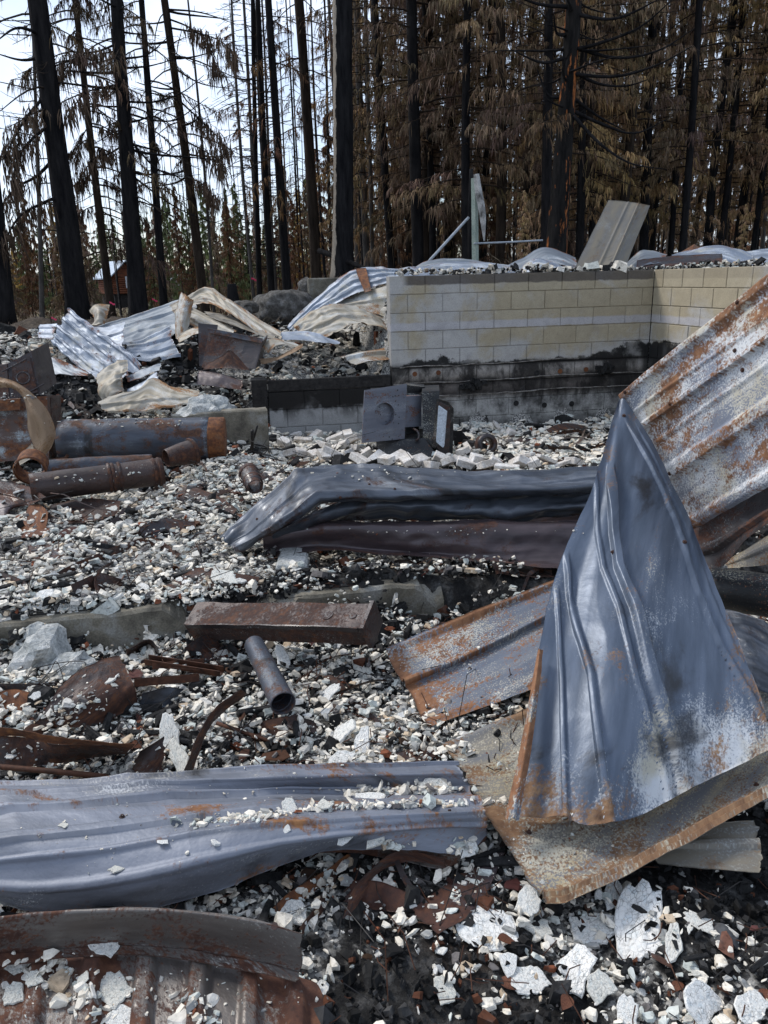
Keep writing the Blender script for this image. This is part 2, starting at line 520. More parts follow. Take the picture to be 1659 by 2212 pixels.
M['stove'] = metal('stove black', (.010, .011, .012), (.022, .024, .028), .08, .12, .45, .3, (.42, .42, .38), edge=.1, bump=.5, fine=.9)
M['stove_plate'] = metal('stove plate', (.10, .108, .135), (.14, .15, .18), .20, .34, .45, .3, (.24, .27, .31), ((.05, .022, .014), (.10, .042, .024), (.22, .09, .04)), edge=.5, spots=.6, bump=.2, big=2.6)
M['cabinet'] = metal('cabinet enamel', (.075, .05, .042), (.10, .06, .045), .36, .5, .6, .2, (.36, .42, .44), ((.04, .016, .009), (.11, .04, .016), (.27, .10, .025)), edge=.2, bump=.4, big=3.2, fine=.2)
M['strip_tan'] = metal('strip tan', (.20, .13, .075), (.28, .19, .115), .10, .30, .6, .2, (.4, .36, .28), ((.06, .035, .018), (.15, .08, .035), (.28, .15, .06)), edge=.2)

def chip_mat():
    k = NT('plaster and ash')
    v = k.pos()
    n = k.noise(v, 55, 5, .65)
    c = k.mul(k.attr('Col'), k.ramp(n, [(.30, .42), (.46, .92), (.7, 1.12)]))
    c = k.mix(k.math('MULTIPLY', k.ss(k.noise(v, 11, 6, .7), .54, .68), .45), c, (.11, .105, .10))
    k.bump(n, .5, .004)
    return k.done(c, .92, 0, .25)
M['chips'] = chip_mat()

def chunk_mat():
    k = NT('cracked plaster')
    v = k.off(k.objc())
    n = k.noise(v, 9, 8, .7)
    warp = k.vmath('ADD', v, k.scl(k.n("ShaderNodeTexNoise").outputs['Color'], (.02, .02, .02)))
    cr = k.voro(warp, 7, 'DISTANCE_TO_EDGE')
    crack = k.ss(cr, .0, .045, 0, 1)
    big = k.noise(v, 5, 5, .6)
    col = k.mix(k.ss(big, .46, .70), (.84, .82, .77), (.70, .73, .72))
    tone = k.mix(k.ss(k.rnd(), .0, 1.0), (1, 1, 1), (.80, .79, .74))
    col = k.mul(col, tone)
    col = k.mix(k.ss(k.noise(v, 9, 6, .7), .60, .70), col, (.46, .37, .27))
    col = k.mix(k.math('MULTIPLY', k.math('SUBTRACT', 1, crack), k.ss(k.noise(v, 3, 3), .35, .6)), col, (.20, .19, .175))
    col = k.mix(k.math('MULTIPLY', k.ss(k.noise(v, 2.6, 8, .72), .54, .68), .4), col, (.22, .21, .195))
    col = k.mul(col, k.ramp(n, [(.3, .55), (.5, 1.0), (.7, 1.08)]))
    k.bump(k.math('ADD', k.math('MULTIPLY', crack, .5), n), .55, .006)
    return k.done(col, .95, 0, .2)
M['chunk'] = chunk_mat()

def ground_mat():
    k = NT('ash and burnt soil')
    v = k.pos()
    n1 = k.noise(v, .9, 8, .62)
    n2 = k.noise(v, 14, 7, .7)
    n3 = k.noise(v, 60, 5, .7)
    c = k.ramp(n2, [(.32, (.006, .006, .007)), (.50, (.022, .021, .020)), (.64, (.085, .083, .08)), (.80, (.27, .265, .25))])
    ash = k.attr('edge', 'Fac')
    cell = k.voro(v, 95, 'F1', 'Color')
    sc_ = k.n("ShaderNodeSeparateColor"); k.l(cell, sc_.inputs[0])
    cellc = k.ramp(sc_.outputs[0], [(.0, (.02, .02, .02)), (.35, (.16, .155, .15)), (.62, (.42, .41, .38)), (1.0, (.72, .69, .63))])
    cm = k.ss(k.math('ADD', ash, k.math('MULTIPLY', k.math('SUBTRACT', n2, .5), 1.4)), .35, .75)
    c = k.mix(k.math('MULTIPLY', cm, .8), c, cellc)
    sx = k.n("ShaderNodeSeparateXYZ"); k.l(v, sx.inputs[0])
    far = k.ss(sx.outputs['Y'], 11.5, 15)
    soil = k.ramp(n2, [(.30, (.022, .017, .013)), (.5, (.055, .042, .030)), (.7, (.13, .10, .07))])
    c = k.mix(far, c, soil)
    c = k.mix(k.math('MULTIPLY', k.ss(n1, .52, .66), .6), c, (.075, .052, .038))
    k.bump(k.math('ADD', n2, k.math('MULTIPLY', n3, .5)), .8, .03)
    return k.done(c, .95, 0, .25)
M['ground'] = ground_mat()

def wall_mat(name='concrete block burnt', dark=1.0):
    """concrete block: tan, heat-bleached bands, tide lines of soot left by the burnt floors"""
    k = NT(name)
    v = k.pos()
    sx = k.n("ShaderNodeSeparateXYZ"); k.l(v, sx.inputs[0])
    x, y, z = sx.outputs[0], sx.outputs[1], sx.outputs[2]
    p = k.math('ADD', k.math('MULTIPLY', x, YC), k.math('MULTIPLY', y, YS))
    n1 = k.noise(v, 2.2, 7, .6, .4)
    n2 = k.noise(v, 9, 6, .65)
    gr = k.noise(v, 120, 4, .7)
    blockv = k.rnd()
    tan = k.mix(blockv, (.39, .333, .232), (.415, .362, .262))
    pale = k.mix(blockv, (.43, .415, .39), (.46, .45, .435))
    # bleached patches, more to the left and low down
    bl = k.math('ADD', n1, k.ss(z, .7, 1.25, .13, -.02))
    bl = k.math('ADD', bl, k.ss(p, 2.0, 3.4, .09, -.06))
    c = k.mix(k.ss(bl, .44, .66), tan, pale)
    # lavender-white band in the third course
    zz = k.math('ADD', z, k.math('MULTIPLY', k.math('SUBTRACT', n2, .5), .05))
    band = k.math('MULTIPLY', k.ss(zz, 1.125, 1.145), k.ss(zz, 1.205, 1.235, 1, 0))
    c = k.mix(k.math('MULTIPLY', band, .85), c, (.47, .46, .48))
    # soot shadow of the sill plate under the top
    cap = k.math('MULTIPLY', k.ss(zz, 1.62, 1.64), k.ss(p, 1.75, 1.85))
    cap = k.math('MULTIPLY', cap, k.ss(p, 4.77, 4.80, 1, .25))
    c = k.mix(k.math('MULTIPLY', cap, .85), c, (.085, .072, .065))
    # everything below the burnt ledger
    low = k.ss(k.math('ADD', z, k.math('MULTIPLY', k.math('SUBTRACT', n2, .5), .03)), .735, .75, 1, 0)
    zl = k.math('ADD', z, k.math('MULTIPLY', k.math('SUBTRACT', n1, .5), .16))
    lowc = k.ramp(k.math('MULTIPLY', zl, 1.25), [(.0, (.20, .195, .185)), (.12, (.44, .43, .40)), (.30, (.43, .42, .40)), (.40, (.36, .35, .33)),
                  (.455, (.17, .155, .14)), (.49, (.055, .048, .044)), (.58, (.13, .115, .105)), (.67, (.045, .04, .036)), (.73, (.25, .225, .20)), (.82, (.36, .335, .31)), (.92, (.16, .15, .14))])
    lowc = k.mul(lowc, k.ramp(k.noise(v, 4.5, 7, .7), [(.36, .25), (.56, 1.0), (.7, 1.12)]))
    c = k.mix(low, c, lowc)
    # left low wall: burnt black above, pale below
    lw = k.ss(p, 1.60, 1.63, 1, 0)
    lz = k.ss(k.math('ADD', z, k.math('MULTIPLY', k.math('SUBTRACT', n2, .5), .22)), .27, .34)
    lwc = k.mix(lz, (.36, .36, .355), (.020, .019, .018))
    c = k.mix(lw, c, lwc)
    # black tide line, swelling into the corner
    swell = k.math('ADD', k.ss(p, 3.75, 4.75, 0, .17), k.math('MULTIPLY', k.ss(p, 1.7, 2.0), k.ss(p, 2.2, 2.7, .05, 0)))
    top = k.math('ADD', .755, k.math('MULTIPLY', k.math('SUBTRACT', k.noise(v, 6, 8, .68), .50), .26))
    top = k.math('ADD', top, swell)
    d = k.math('SUBTRACT', top, z)
    tide = k.math('MULTIPLY', k.ss(d, -.015, .02), k.ss(z, .69, .72))
    tide = k.math('MULTIPLY', tide, k.ss(p, 1.66, 1.74))
    c = k.mix(k.math('MULTIPLY', tide, k.ss(k.noise(v, 3.2, 6, .6), .36, .52, .45, .97)), c, (.013, .013, .013))
    halo = k.math('MULTIPLY', k.ss(d, -.07, -.01), k.ss(d, -.01, .01, 1, 0))
    c = k.mix(k.math('MULTIPLY', halo, .55), c, (.44, .43, .42))
    # soot running down the inner corner
    cor = k.math('MULTIPLY', k.ss(k.math('ABSOLUTE', k.math('SUBTRACT', p, 4.78)), .02, .09, 1, 0), k.ss(z, .85, .9, 1, 0))
    c = k.mix(k.math('MULTIPLY', cor, .85), c, (.02, .02, .02))
    # soot smeared over the courses between the ledger lines, and running down
    sm = k.noise(k.scl(v, (3.2, 3.2, 1.5)), 1.0, 7, .66, .6)
    zone = k.math('MULTIPLY', k.ss(z, .12, .35), k.ss(z, .70, .80, 1, 0))
    c = k.mix(k.math('MULTIPLY', k.math('MULTIPLY', k.ss(sm, .46, .60), zone), .9), c, (.022, .020, .019))
    up = k.math('MULTIPLY', k.ss(k.noise(v, 2.6, 6, .6, .5), .56, .72), k.ss(z, 1.45, 1.2, 0, 1))
    c = k.mix(k.math('MULTIPLY', up, .35), c, (.20, .195, .19))
    # tar splashes
    dr = k.noise(k.scl(v, (26, 26, 6)), 1.0, 4, .6)
    drm = k.math('MULTIPLY', k.ss(dr, .71, .735), k.ss(n1, .50, .56))
    drm = k.math('MULTIPLY', drm, k.ss(p, 3.0, 3.4))
    c = k.mix(k.math('MULTIPLY', drm, .9), c, (.03, .028, .025))
    c = k.mul(c, k.ramp(gr, [(.30, .55), (.45, .95), (.7, 1.12)]))
    c = k.mul(c, k.ramp(n2, [(.3, .82 * dark), (.7, min(1.0, 1.1 * dark))]))
    k.bump(k.math('ADD', gr, k.math('MULTIPLY', n2, .4)), .6, .006)
    return k.done(c, .93, 0, .25)
M['block'] = wall_mat()
M['joint'] = wall_mat('mortar burnt and shaded', .80)  # same burnt surface, its colour darkened to stand for shade in the recessed joints
M['mortar'] = rough_mat('mortar', (.26, .235, .185), (.38, .355, .30), 8, .95, .4, .006, obj=False)
M['concrete'] = rough_mat('footing concrete', (.06, .054, .044), (.20, .18, .14), 5, .93, .45, .008, (.33, .33, .31), obj=False, fine=110)

def bark_mat(name, c1, c2, orange=None, pale=None):
    k = NT(name)
    v = k.off(k.objc())
    vs = k.scl(v, (9, 9, 1.6))
    n = k.noise(vs, 1.0, 7, .68)
    n2 = k.noise(k.scl(v, (30, 30, 9)), 1.0, 4, .6)
    c = k.ramp(n, [(.34, c1), (.68, c2)])
    if orange:
        o = k.noise(k.scl(v, (7.5, 7.5, 1.5)), 1.0, 5, .62)
        c = k.mix(k.ss(o, .575, .60), c, k.ramp(n2, [(.3, (.10, .035, .014)), (.7, orange)]))
    if pale:
        pm = k.ss(k.math('ADD', k.attr('edge', 'Fac'), k.math('MULTIPLY', k.math('SUBTRACT', k.noise(k.scl(v, (1, 1, 1.6)), 1.6, 5, .6), .5), .7)), -.70, -.62, 1, 0)
        c = k.mix(pm, c, pale)
    k.bump(k.math('ADD', n, k.math('MULTIPLY', n2, .4)), .9, .04)
    return k.done(c, .95, 0, .08)
M['char'] = bark_mat('charred bark', (.006, .006, .007), (.026, .024, .024))
M['char_orange'] = bark_mat('charred bark flaking', (.007, .007, .007), (.028, .025, .023), orange=(.42, .15, .05))
M['char_pale'] = bark_mat('charred birch', (.006, .006, .007), (.026, .025, .026), pale=(.36, .31, .25))
M['bark_brown'] = bark_mat('scorched bark', (.016, .012, .010), (.060, .045, .034))
M['bark_grey'] = bark_mat('grey bark', (.04, .036, .033), (.13, .12, .11))

def leaf_mat(name, tint, rough=.8):
    k = NT(name)
    c = k.mul(k.attr('Col'), tint)
    c = k.mul(c, k.ramp(k.rnd(), [(0, .75), (1, 1.2)]))
    m = k.done(c, rough, 0, .15)
    k.b.inputs['Transmission Weight'].default_value = 0
    return m
M['needle_brown'] = leaf_mat('dead needles', (2.7, 2.7, 2.65))
M['needle_olive'] = leaf_mat('dead needles olive', (4.3, 4.1, 3.3))
M['needle_rust'] = leaf_mat('dead needles rusty', (2.1, 1.6, 1.3))
M['needle_silhouette'] = leaf_mat('dead needles silhouette', (1.4, 1.35, 1.32))  # darker copy of the dead needles: backlit silhouette tone put into the tint
M['needle_green'] = leaf_mat('living needles', (1.6, 2.7, 1.7))
M['needle_gold'] = leaf_mat('larch needles', (5.0, 4.3, 1.6))
M['grass'] = leaf_mat('dry undergrowth', (1.0, 1.0, 1.0))
M['rock'] = rough_mat('boulder stone', (.045, .04, .036), (.14, .13, .115), 9, .95, 1.0, .08, (.30, .29, .28))
M['stone'] = rough_mat('dark stone', (.06, .06, .062), (.11, .11, .112), 9, .85, .3, .01)
M['firebrick'] = rough_mat('firebrick', (.48, .42, .35), (.66, .62, .57), 9, .93, .4, .004, (.74, .73, .72))
M['charcoal'] = rough_mat('charcoal', (.006, .006, .006), (.028, .027, .027), 26, .75, .9, .02)
M['burnt_wood'] = rough_mat('burnt wood', (.010, .009, .009), (.035, .032, .03), 18, .85, .9, .02)
M['white_wood'] = rough_mat('half burnt painted post', (.025, .024, .023), (.42, .41, .39), 5, .85, .5, .01, (.55, .54, .51))
M['green_pole'] = rough_mat('pale green post', (.26, .32, .27), (.33, .38, .32), 5, .6, .1, .004)
M['grey_pole'] = rough_mat('galvanised pole', (.30, .33, .37), (.42, .45, .48), 6, .45, .1, .003)
M['log_wall'] = rough_mat('red log wall', (.10, .035, .018), (.22, .075, .035), 3, .8, .3, .03)
M['blue_roof'] = rough_mat('blue roof', (.38, .47, .58), (.52, .60, .68), 2, .5, .1, .02)
M['white_paint'] = rough_mat('white paint', (.55, .57, .60), (.66, .68, .70), 3, .6, .1, .01)
M['glass_white'] = rough_mat('sooted stove glass', (.46, .52, .58), (.60, .66, .72), 4, .25, .1, .003)
M['pink'] = rough_mat('pink ribbon', (.75, .05, .14), (.85, .09, .18), 4, .6, .05, .002)
M['leaf'] = rough_mat('dead leaf', (.07, .022, .012), (.19, .075, .038), 20, .6, .3, .003)
M['rock_white'] = rough_mat('ash lump', (.26, .28, .28), (.50, .51, .49), 9, .95, 1.0, .05, (.72, .70, .66))
M['crust'] = rough_mat('sealant crust', (.05, .045, .04), (.22, .20, .18), 14, .95, .6, .006, (.36, .35, .33), obj=False)
M['rod'] = rough_mat('rusty rod', (.03, .013, .008), (.10, .038, .018), 20, .75, .3, .003, obj=False)
M['wire'] = rough_mat('black wire', (.012, .012, .012), (.03, .026, .024), 20, .6, .2, .002, obj=False)
# ---------------------------------------------------------------- ground sheet
def axis_lines(lo, hi, step, out_lo, out_hi, g=1.13):
    a = list(np.arange(lo, hi + 1e-6, step))
    s, v = step, hi
    while v < out_hi: s *= g; v += s; a.append(v)
    s, v = step, lo
    while v > out_lo: s *= g; v -= s; a.insert(0, v)
    return np.array(a)
gx = axis_lines(-5.5, 6.5, .09, -700, 700)
gy = axis_lines(.6, 12.5, .09, -300, 900)
GX, GY = np.meshgrid(gx, gy)
GZ = H(GX, GY)
nx, ny = len(gx), len(gy)
I = np.arange(nx * ny).reshape(ny, nx)
ground = link('ground', mesh_np('ground', np.stack([GX, GY, GZ], -1).reshape(-1, 3),
              [np.stack([I[:-1, :-1], I[:-1, 1:], I[1:, 1:], I[1:, :-1]], -1).reshape(-1, 4)], smooth=True, edge=white_w(GX, GY).ravel()), M['ground'])
tag(ground, kind='structure')

# ---------------------------------------------------------------- block walls
CH, BL = .203, .406
ZTOP = 1.735
def block_mesh(length, name):
    V, F = boxgeo((0, 0, 0), (length - .009, .19, CH - .009), bev=.004)
    return mesh_np(name, V, F)
BM = {}
def block_of(length):
    key = round(length, 3)
    if key not in BM:
        BM[key] = block_mesh(length, 'block'); BM[key].materials.append(M['block'])
    return BM[key]

def block_wall(name, label, p0, p1, k0, k1, axis, core_top=None, first_half=0):
    """axis 'p': face at q = WALL_Q looking to the camera; 'q': face at p = P_B looking left; k0..k1 courses from the top"""
    root = empty(name)
    L = p1 - p0
    zt, zb = ZTOP - CH * k0, ZTOP - CH * k1
    def place(u, dz, depth):
        if axis == 'p': return from_pq(p0 + u, WALL_Q + depth)
        return from_pq(P_B + depth, WALL_Q - u)
    rz = YAW if axis == 'p' else YAW - math.pi / 2
    cx, cy = place(L / 2, 0, .095 + .007)
    V, F = boxgeo((0, 0, 0), (L - .004, .186, zt - zb - .006))
    c = link('mortar_core', mesh_np('mortar_core', V, F), M['joint'], root)
    c.location = (cx, cy, (zt + zb) / 2); c.rotation_euler = (0, 0, rz)
    for k in range(k0, k1):
        u = 0.0
        half = (k + first_half) % 2 == 1
        while u < L - .03:
            ln = BL / 2 if (half and u == 0.0) else BL
            ln = min(ln, L - u)
            o = link('block', block_of(ln), None, root)
            bx, by = place(u + ln / 2, 0, .095 + random.uniform(-.0022, .0022))
            o.location = (bx, by, ZTOP - CH * (k + .5)); o.rotation_euler = (0, 0, rz + random.uniform(-.003, .003))
            u += ln
    tag(root, label, 'wall')
    return root

fw = block_wall('block_wall', 'tan concrete block foundation wall with black soot line behind the tipped stove', P_A, P_B, 0, 9, 'p')
rw = block_wall('block_wall', 'tan block wall returning from the sooty inner corner towards the leaning panel', 0, 4.6, 0, 9, 'q', first_half=1)
lw = block_wall('block_wall', 'low soot-blackened block wall below white rubble, beside the tipped stove', P_L, P_A - .004, 6, 9, 'p')
# charred sill board on the low wall
zt = ZTOP - CH * 6
x, y = from_pq((P_L + P_A) / 2, WALL_Q + .02)
V, F = boxgeo((0, 0, 0), (P_A - P_L - .02, .05, .13), bev=.006)
V[:, 2] += (fbm(V * 5, 3) - .5) * .02
o = link('sill_board', mesh_np('sill_board', V, F), M['burnt_wood'], lw)
o.location = (x, y, zt + .068); o.rotation_euler = (0, 0, YAW)
o['label'] = 'charred black sill board'
x, y = from_pq(P_L - .09, WALL_Q + .1)
V, F = boxgeo((0, 0, 0), (.17, .24, .5), bev=.01)
o = link('end_post', mesh_np('end_post', V, F), M['burnt_wood'], lw)
o.location = (x, y, .42); o.rotation_euler = (0, 0, YAW)
# ledger scraps still stuck to the wall face (charred stubs, burnt bolt heads)
for (px, py, w, h) in [(1022, 832, 44, 24), (1306, 797, 34, 16)]:
    d = at(px, py, 8.9)
    t = (px - 840) / (1412 - 840.)
    d = at(px, py, 8.82 + .54 * t - .02)
    n = 26
    P = RNG.normal(0, 1, (n, 3)) * np.array([w / 1642 * 9 * .30, .018, h / 1642 * 9 * .28])
    parts = []
    for q in P:
        parts.append(boxgeo(q, RNG.uniform(.03, .07, 3), rotm('Y', random.uniform(-.6, .6)) @ rotm('Z', random.uniform(-.4, .4))))
    V, F = merge(parts)
    o = link('charred_stub', mesh_np('charred_stub', V, F), M['charcoal'], fw)
    o.location = tuple(d); o.rotation_euler = (0, 0, YAW)
# crusts of burnt sealant left along the two ledger lines
for (zz, p0_, p1_) in [(.545, P_A + .02, P_B - .02), (.385, P_A + .55, P_B - .05), (.735, P_A + .1, P_B - .9)]:
    n = 90
    pp = np.linspace(p0_, p1_, n); jj = (fbm(np.stack([pp * 7, pp * 0, pp * 0 + zz], -1), 3, 4) - .5) * .035
    P = np.array([[*from_pq(a, WALL_Q - .002), zz + b + .01 * math.sin(a * 2)] for a, b in zip(pp, jj)])
    rad_ = .004 + .010 * np.clip(fbm(np.stack([pp * 11, pp * 0, pp * 0 + 7 + zz], -1), 5, 3) - .25, 0, 1)
    Vx, gx_ = tubegeo(P, rad_, 6)
    o = link('sealant_crust', mesh_np('sealant_crust', Vx, gx_), M['crust'], fw)
bolt = mesh_np('bolt_hole', *tubegeo([(0, .004, 0), (0, -.004, 0)], .028, 12)); bolt.materials.append(M['rust_orange'])
hole = mesh_np('bolt_hole', *tubegeo([(0, .004, 0), (0, -.004, 0)], .032, 12)); hole.materials.append(M['charcoal'])
for (px, py, k) in [(896, 808, 0), (947, 805, 0), (1160, 806, 1), (1210, 802, 0), (1266, 798, 0), (1176, 875, 1), (1115, 871, 1), (1235, 872, 1)]:
    t = (px - 840) / (1412 - 840.)
    d = at(px, py, 8.82 + .54 * t - .012)
    o = link('bolt_hole', hole if k else bolt, None, fw); o.location = tuple(d); o.rotation_euler = (0, 0, YAW)

# ---------------------------------------------------------------- low footing in the foreground and bits of kerb
def footing(name, label, pa, pb, q, z0, z1, th=.2, mat='concrete', seed=0):
    n = 130
    us = np.linspace(pa, pb, n)
    V = []
    for dq in (0, .012, th):
        for zz in (z0, z1 - (.012 if dq == 0 else 0)):
            pass
    prof = [(0, z0), (0, z1 - .014), (.014, z1), (th, z1), (th, z0)]
    pts = np.array([[*from_pq(u, q + a), b] for u in us for a, b in prof])
    pts += (np.stack([fbm(pts * 6 + 3 * k_, seed + k_, 4) for k_ in range(3)], -1) - .5) * .035
    brk = np.clip(fbm(pts * np.array([3.1, 3.1, 0]) + 7, seed + 9, 3) - .60, 0, 1) * 1.1
    pts[:, 2] -= np.where(pts[:, 2] > z1 - .05, np.minimum(brk, .12), 0)
    m = len(prof)
    i = np.arange(n - 1)[:, None] * m; j = np.arange(m - 1)[None]
    q4 = np.stack([i + j, i + j + 1, i + j + 1 + m, i + j + m], -1).reshape(-1, 4)[:, ::-1]
    o = link(name, mesh_np(name, pts, [q4, np.array([np.arange(m)]), np.array([(n - 1) * m + np.arange(m)[::-1]])]), M[mat])
    return tag(o, label, 'footing')
footing('concrete_footing', 'low concrete footing step crossing the foreground under the rusty box duct', -4.2, .92, LEDGE_Q - .03, -.15, .185, .13, seed=2)
footing('concrete_kerb', 'short tan concrete kerb just behind the fallen water tank', -.75, .15, 7.45, .1, .52, .15, seed=5)
footing('concrete_kerb', 'grey concrete kerb at the picture edge beside galvanised sheets', -8.5, -3.35, 10.6, .5, 1.12, .2, seed=8)
x, y, z = at(700, 620, 13.5)
V, F = boxgeo((0, 0, 0), (.55, .2, 1.0), bev=.02)
o = link('concrete_pier', mesh_np('concrete_pier', V, F), M['concrete'])
o.location = (x, y, z - .35); o.rotation_euler = (0, 0, YAW)
tag(o, 'small tan concrete pier standing behind the blue panel near boulders', 'pier')
# white-topped masonry pad by the brown channel
x, y, z = at(628, 1240, 'g.0')
V, F = boxgeo((0, 0, 0), (.17, .36, .12), bev=.012)
V += (np.stack([fbm(V * 9 + 3 * k_, 4) for k_ in range(3)], -1) - .5) * .03
o = link('masonry_pad', mesh_np('masonry_pad', V, F), M['rock_white'])
o.location = (x, y + .15, z + .0); o.rotation_euler = (0, 0, .05)
tag(o, 'white dusty masonry pad under the end of the brown channel', 'pad')
# ---------------------------------------------------------------- sheet metal
def resample(P, n, smooth=True):
    P = np.asarray(P, float)
    if len(P) > 2 and smooth:       # smooth the traced line a little (Catmull-Rom)
        ext = np.concatenate([[2 * P[0] - P[1]], P, [2 * P[-1] - P[-2]]])
        out = []
        for i in range(len(P) - 1):
            p0, p1, p2, p3 = ext[i:i + 4]
            for t in np.linspace(0, 1, 12, endpoint=False):
                out.append(.5 * (2 * p1 + (p2 - p0) * t + (2 * p0 - 5 * p1 + 4 * p2 - p3) * t * t + (3 * p1 - p0 - 3 * p2 + p3) * t ** 3))
        out.append(P[-1]); P = np.array(out)
    s = np.concatenate([[0], np.cumsum(np.linalg.norm(np.diff(P, axis=0), axis=1))])
    t = np.linspace(0, s[-1], n)
    return np.stack([np.interp(t, s, P[:, k]) for k in range(3)], -1)

def cr_rows(A, n, sharp=False):
    """interpolate rows (L, m, 3) to n rows"""
    L = len(A)
    if L == 2 or sharp:
        t = np.linspace(0, L - 1, n); i = np.minimum(t.astype(int), L - 2); f = (t - i)[:, None, None]
        return A[i] * (1 - f) + A[i + 1] * f
    ext = np.concatenate([[2 * A[0] - A[1]], A, [2 * A[-1] - A[-2]]])
    t = np.linspace(0, L - 1, n); i = np.minimum(t.astype(int), L - 2); f = (t - i)[:, None, None]
    p0, p1, p2, p3 = ext[i], ext[i + 1], ext[i + 2], ext[i + 3]
    return .5 * (2 * p1 + (p2 - p0) * f + (2 * p0 - 5 * p1 + 4 * p2 - p3) * f * f + (3 * p1 - p0 - 3 * p2 + p3) * f ** 3)

def trap(v, c, w):
    return np.clip((w / 2 - np.abs(v - c)) / (w * .16), 0, 1)

def sheet(name, label, lines, mat, ribs=(), nu=60, nv=24, crumple=.006, cs=5.0, rag=.008, th=.0016, seed=0, sharp=False, cat='metal panel',
          group=None, parent=None, screws=0, waves=0.0, wk=3.0, part=False, ridge=0.0, kink=False, metric=False, crisp=False, traced=()):
    """lines: traced polylines along the sheet, one after the other across it. ribs: (position 0..1 across, width m, height m)"""
    W = np.array([resample([at(*p) for p in l], nu, not kink) for l in lines])
    G = cr_rows(W, nv, sharp)                       # (nv, nu, 3)
    du = np.linalg.norm(np.diff(G, axis=1), axis=2); dv = np.linalg.norm(np.diff(G, axis=0), axis=2)
    U = np.concatenate([np.zeros((nv, 1)), np.cumsum(du, 1)], 1)
    Vv = np.concatenate([np.zeros((1, nu)), np.cumsum(dv, 0)], 0)
    # ragged ends
    gu = np.gradient(G, axis=1); gv = np.gradient(G, axis=0)
    nrm = np.cross(gu, gv); nrm /= np.linalg.norm(nrm, axis=2)[..., None] + 1e-9
    toward = ((EYE - G) * nrm).sum(2)
    if np.median(toward) < 0: nrm = -nrm
    wid = np.mean(Vv[-1]); length = np.mean(U[:, -1])
    vfrac = np.linspace(0, 1, nv)
    disp = np.zeros((nv, nu))
    for (c, w, h) in ribs:
        if metric:      # metres from the last traced line: ribs run parallel to it and are cut by the first one
            disp += trap(Vv[-1:] - Vv, c, w) * h
            continue
        loc = trap(vfrac * wid, c * wid, w)[:, None] * h
        disp += loc * np.clip(Vv[-1:] / wid, .25, 1.0)
    if len(traced):
        qx, qy = project(G.reshape(-1, 3)); qx = qx.reshape(nv, nu); qy = qy.reshape(nv, nu)
        dep = ((G - EYE) @ FWD)
        for (line, shift, w, h) in traced:          # a rib whose course was read off the photograph
            lx = np.array([p[0] for p in line], float); ly = np.array([p[1] for p in line], float)
            xl = np.interp(qy, ly, lx) + shift
            sl = np.interp(qy, (ly[1:] + ly[:-1]) / 2, np.diff(lx) / np.diff(ly))
            fade = np.clip((qy - ly[0]) / 60., 0, 1) * np.clip((ly[-1] - qy) / 30. + 1, 0, 1)
            disp += trap((qx - xl) / np.sqrt(1 + sl ** 2) * dep / PF, 0, w) * h * fade
    ribv = np.clip(disp / .02, 0, 1)
    tex = np.stack([U * cs, Vv * cs, np.zeros_like(U) + seed * 3.7], -1)
    c1 = fbm(tex * .55, seed, 4) - .5
    c2 = 1 - np.abs(fbm(tex * 1.0 + 9.1, seed + 5, 3) - .5) * 4       # sharp creases
    if crisp:           # thin sheet buckles into flat facets with sharp ridges
        c3 = 1 - np.abs(fbm(tex * np.array([.8, 2.2, 1]) + 3.3, seed + 11, 2) - .5) * 4
        disp += crumple * (.7 * c1 + 1.5 * (c2 - .5) + 1.2 * (c3 - .5))
    else:
        disp += crumple * (2.2 * c1 + .9 * (c2 - .5))
    if ridge:
        st = np.stack([U * cs * .25, Vv * cs * 1.4, np.zeros_like(U) + seed], -1)
        disp += ridge * (1 - np.abs(fbm(st, seed + 2, 3) - .5) * 4)
    if waves:
        disp += waves * np.sin(U * wk + 2 * fbm(tex * .3, seed + 8, 2)) * (vfrac[:, None] ** 2)
    G = G + nrm * disp[..., None]
    if rag:
        ru = (fbm(np.stack([vfrac * 9, vfrac * 0, vfrac * 0 + seed], -1), seed, 4) - .5) * rag * 4
        gun = gu / (np.linalg.norm(gu, axis=2)[..., None] + 1e-9)
        fall = np.linspace(1, 0, nu)[None, :, None] ** 6
        G = G + gun * fall * ru[:, None, None]
        G = G + gun * fall[:, ::-1] * (np.roll(ru, 5))[:, None, None]
        gvn = gv / (np.linalg.norm(gv, axis=2)[..., None] + 1e-9)
        rv = (fbm(np.stack([np.linspace(0, length * 7, nu), np.zeros(nu), np.zeros(nu) + seed + 2.5], -1), seed + 3, 4) - .5) * rag * 3
        fall = np.linspace(1, 0, nv)[:, None, None] ** 6
        G = G + gvn * fall * rv[None, :, None] + gvn * fall[::-1] * np.roll(rv, 7)[None, :, None]
    gu = np.gradient(G, axis=1); gv = np.gradient(G, axis=0)
    n2 = np.cross(gu, gv); n2 /= np.linalg.norm(n2, axis=2)[..., None] + 1e-9
    if (n2 * nrm).sum() < 0: n2 = -n2
    top = G; bot = G - n2 * th
    edge = np.minimum(np.minimum(U, U[:, -1:] - U), np.minimum(Vv, Vv[-1:] - Vv))
    base = top.reshape(-1, 3).mean(0); base[2] = top[..., 2].min()
    V = np.concatenate([top.reshape(-1, 3), bot.reshape(-1, 3)]) - base
    n = nu * nv
    I = np.arange(n).reshape(nv, nu)
    q = np.stack([I[:-1, :-1], I[:-1, 1:], I[1:, 1:], I[1:, :-1]], -1).reshape(-1, 4)
    ring = np.concatenate([I[0, :], I[1:, -1], I[-1, -2::-1], I[-2:0:-1, 0]])
    r2 = np.roll(ring, -1)
    rim = np.stack([ring, ring + n, r2 + n, r2], -1)
    # orient the top along n2
    a = G[1, 1] - G[0, 0]
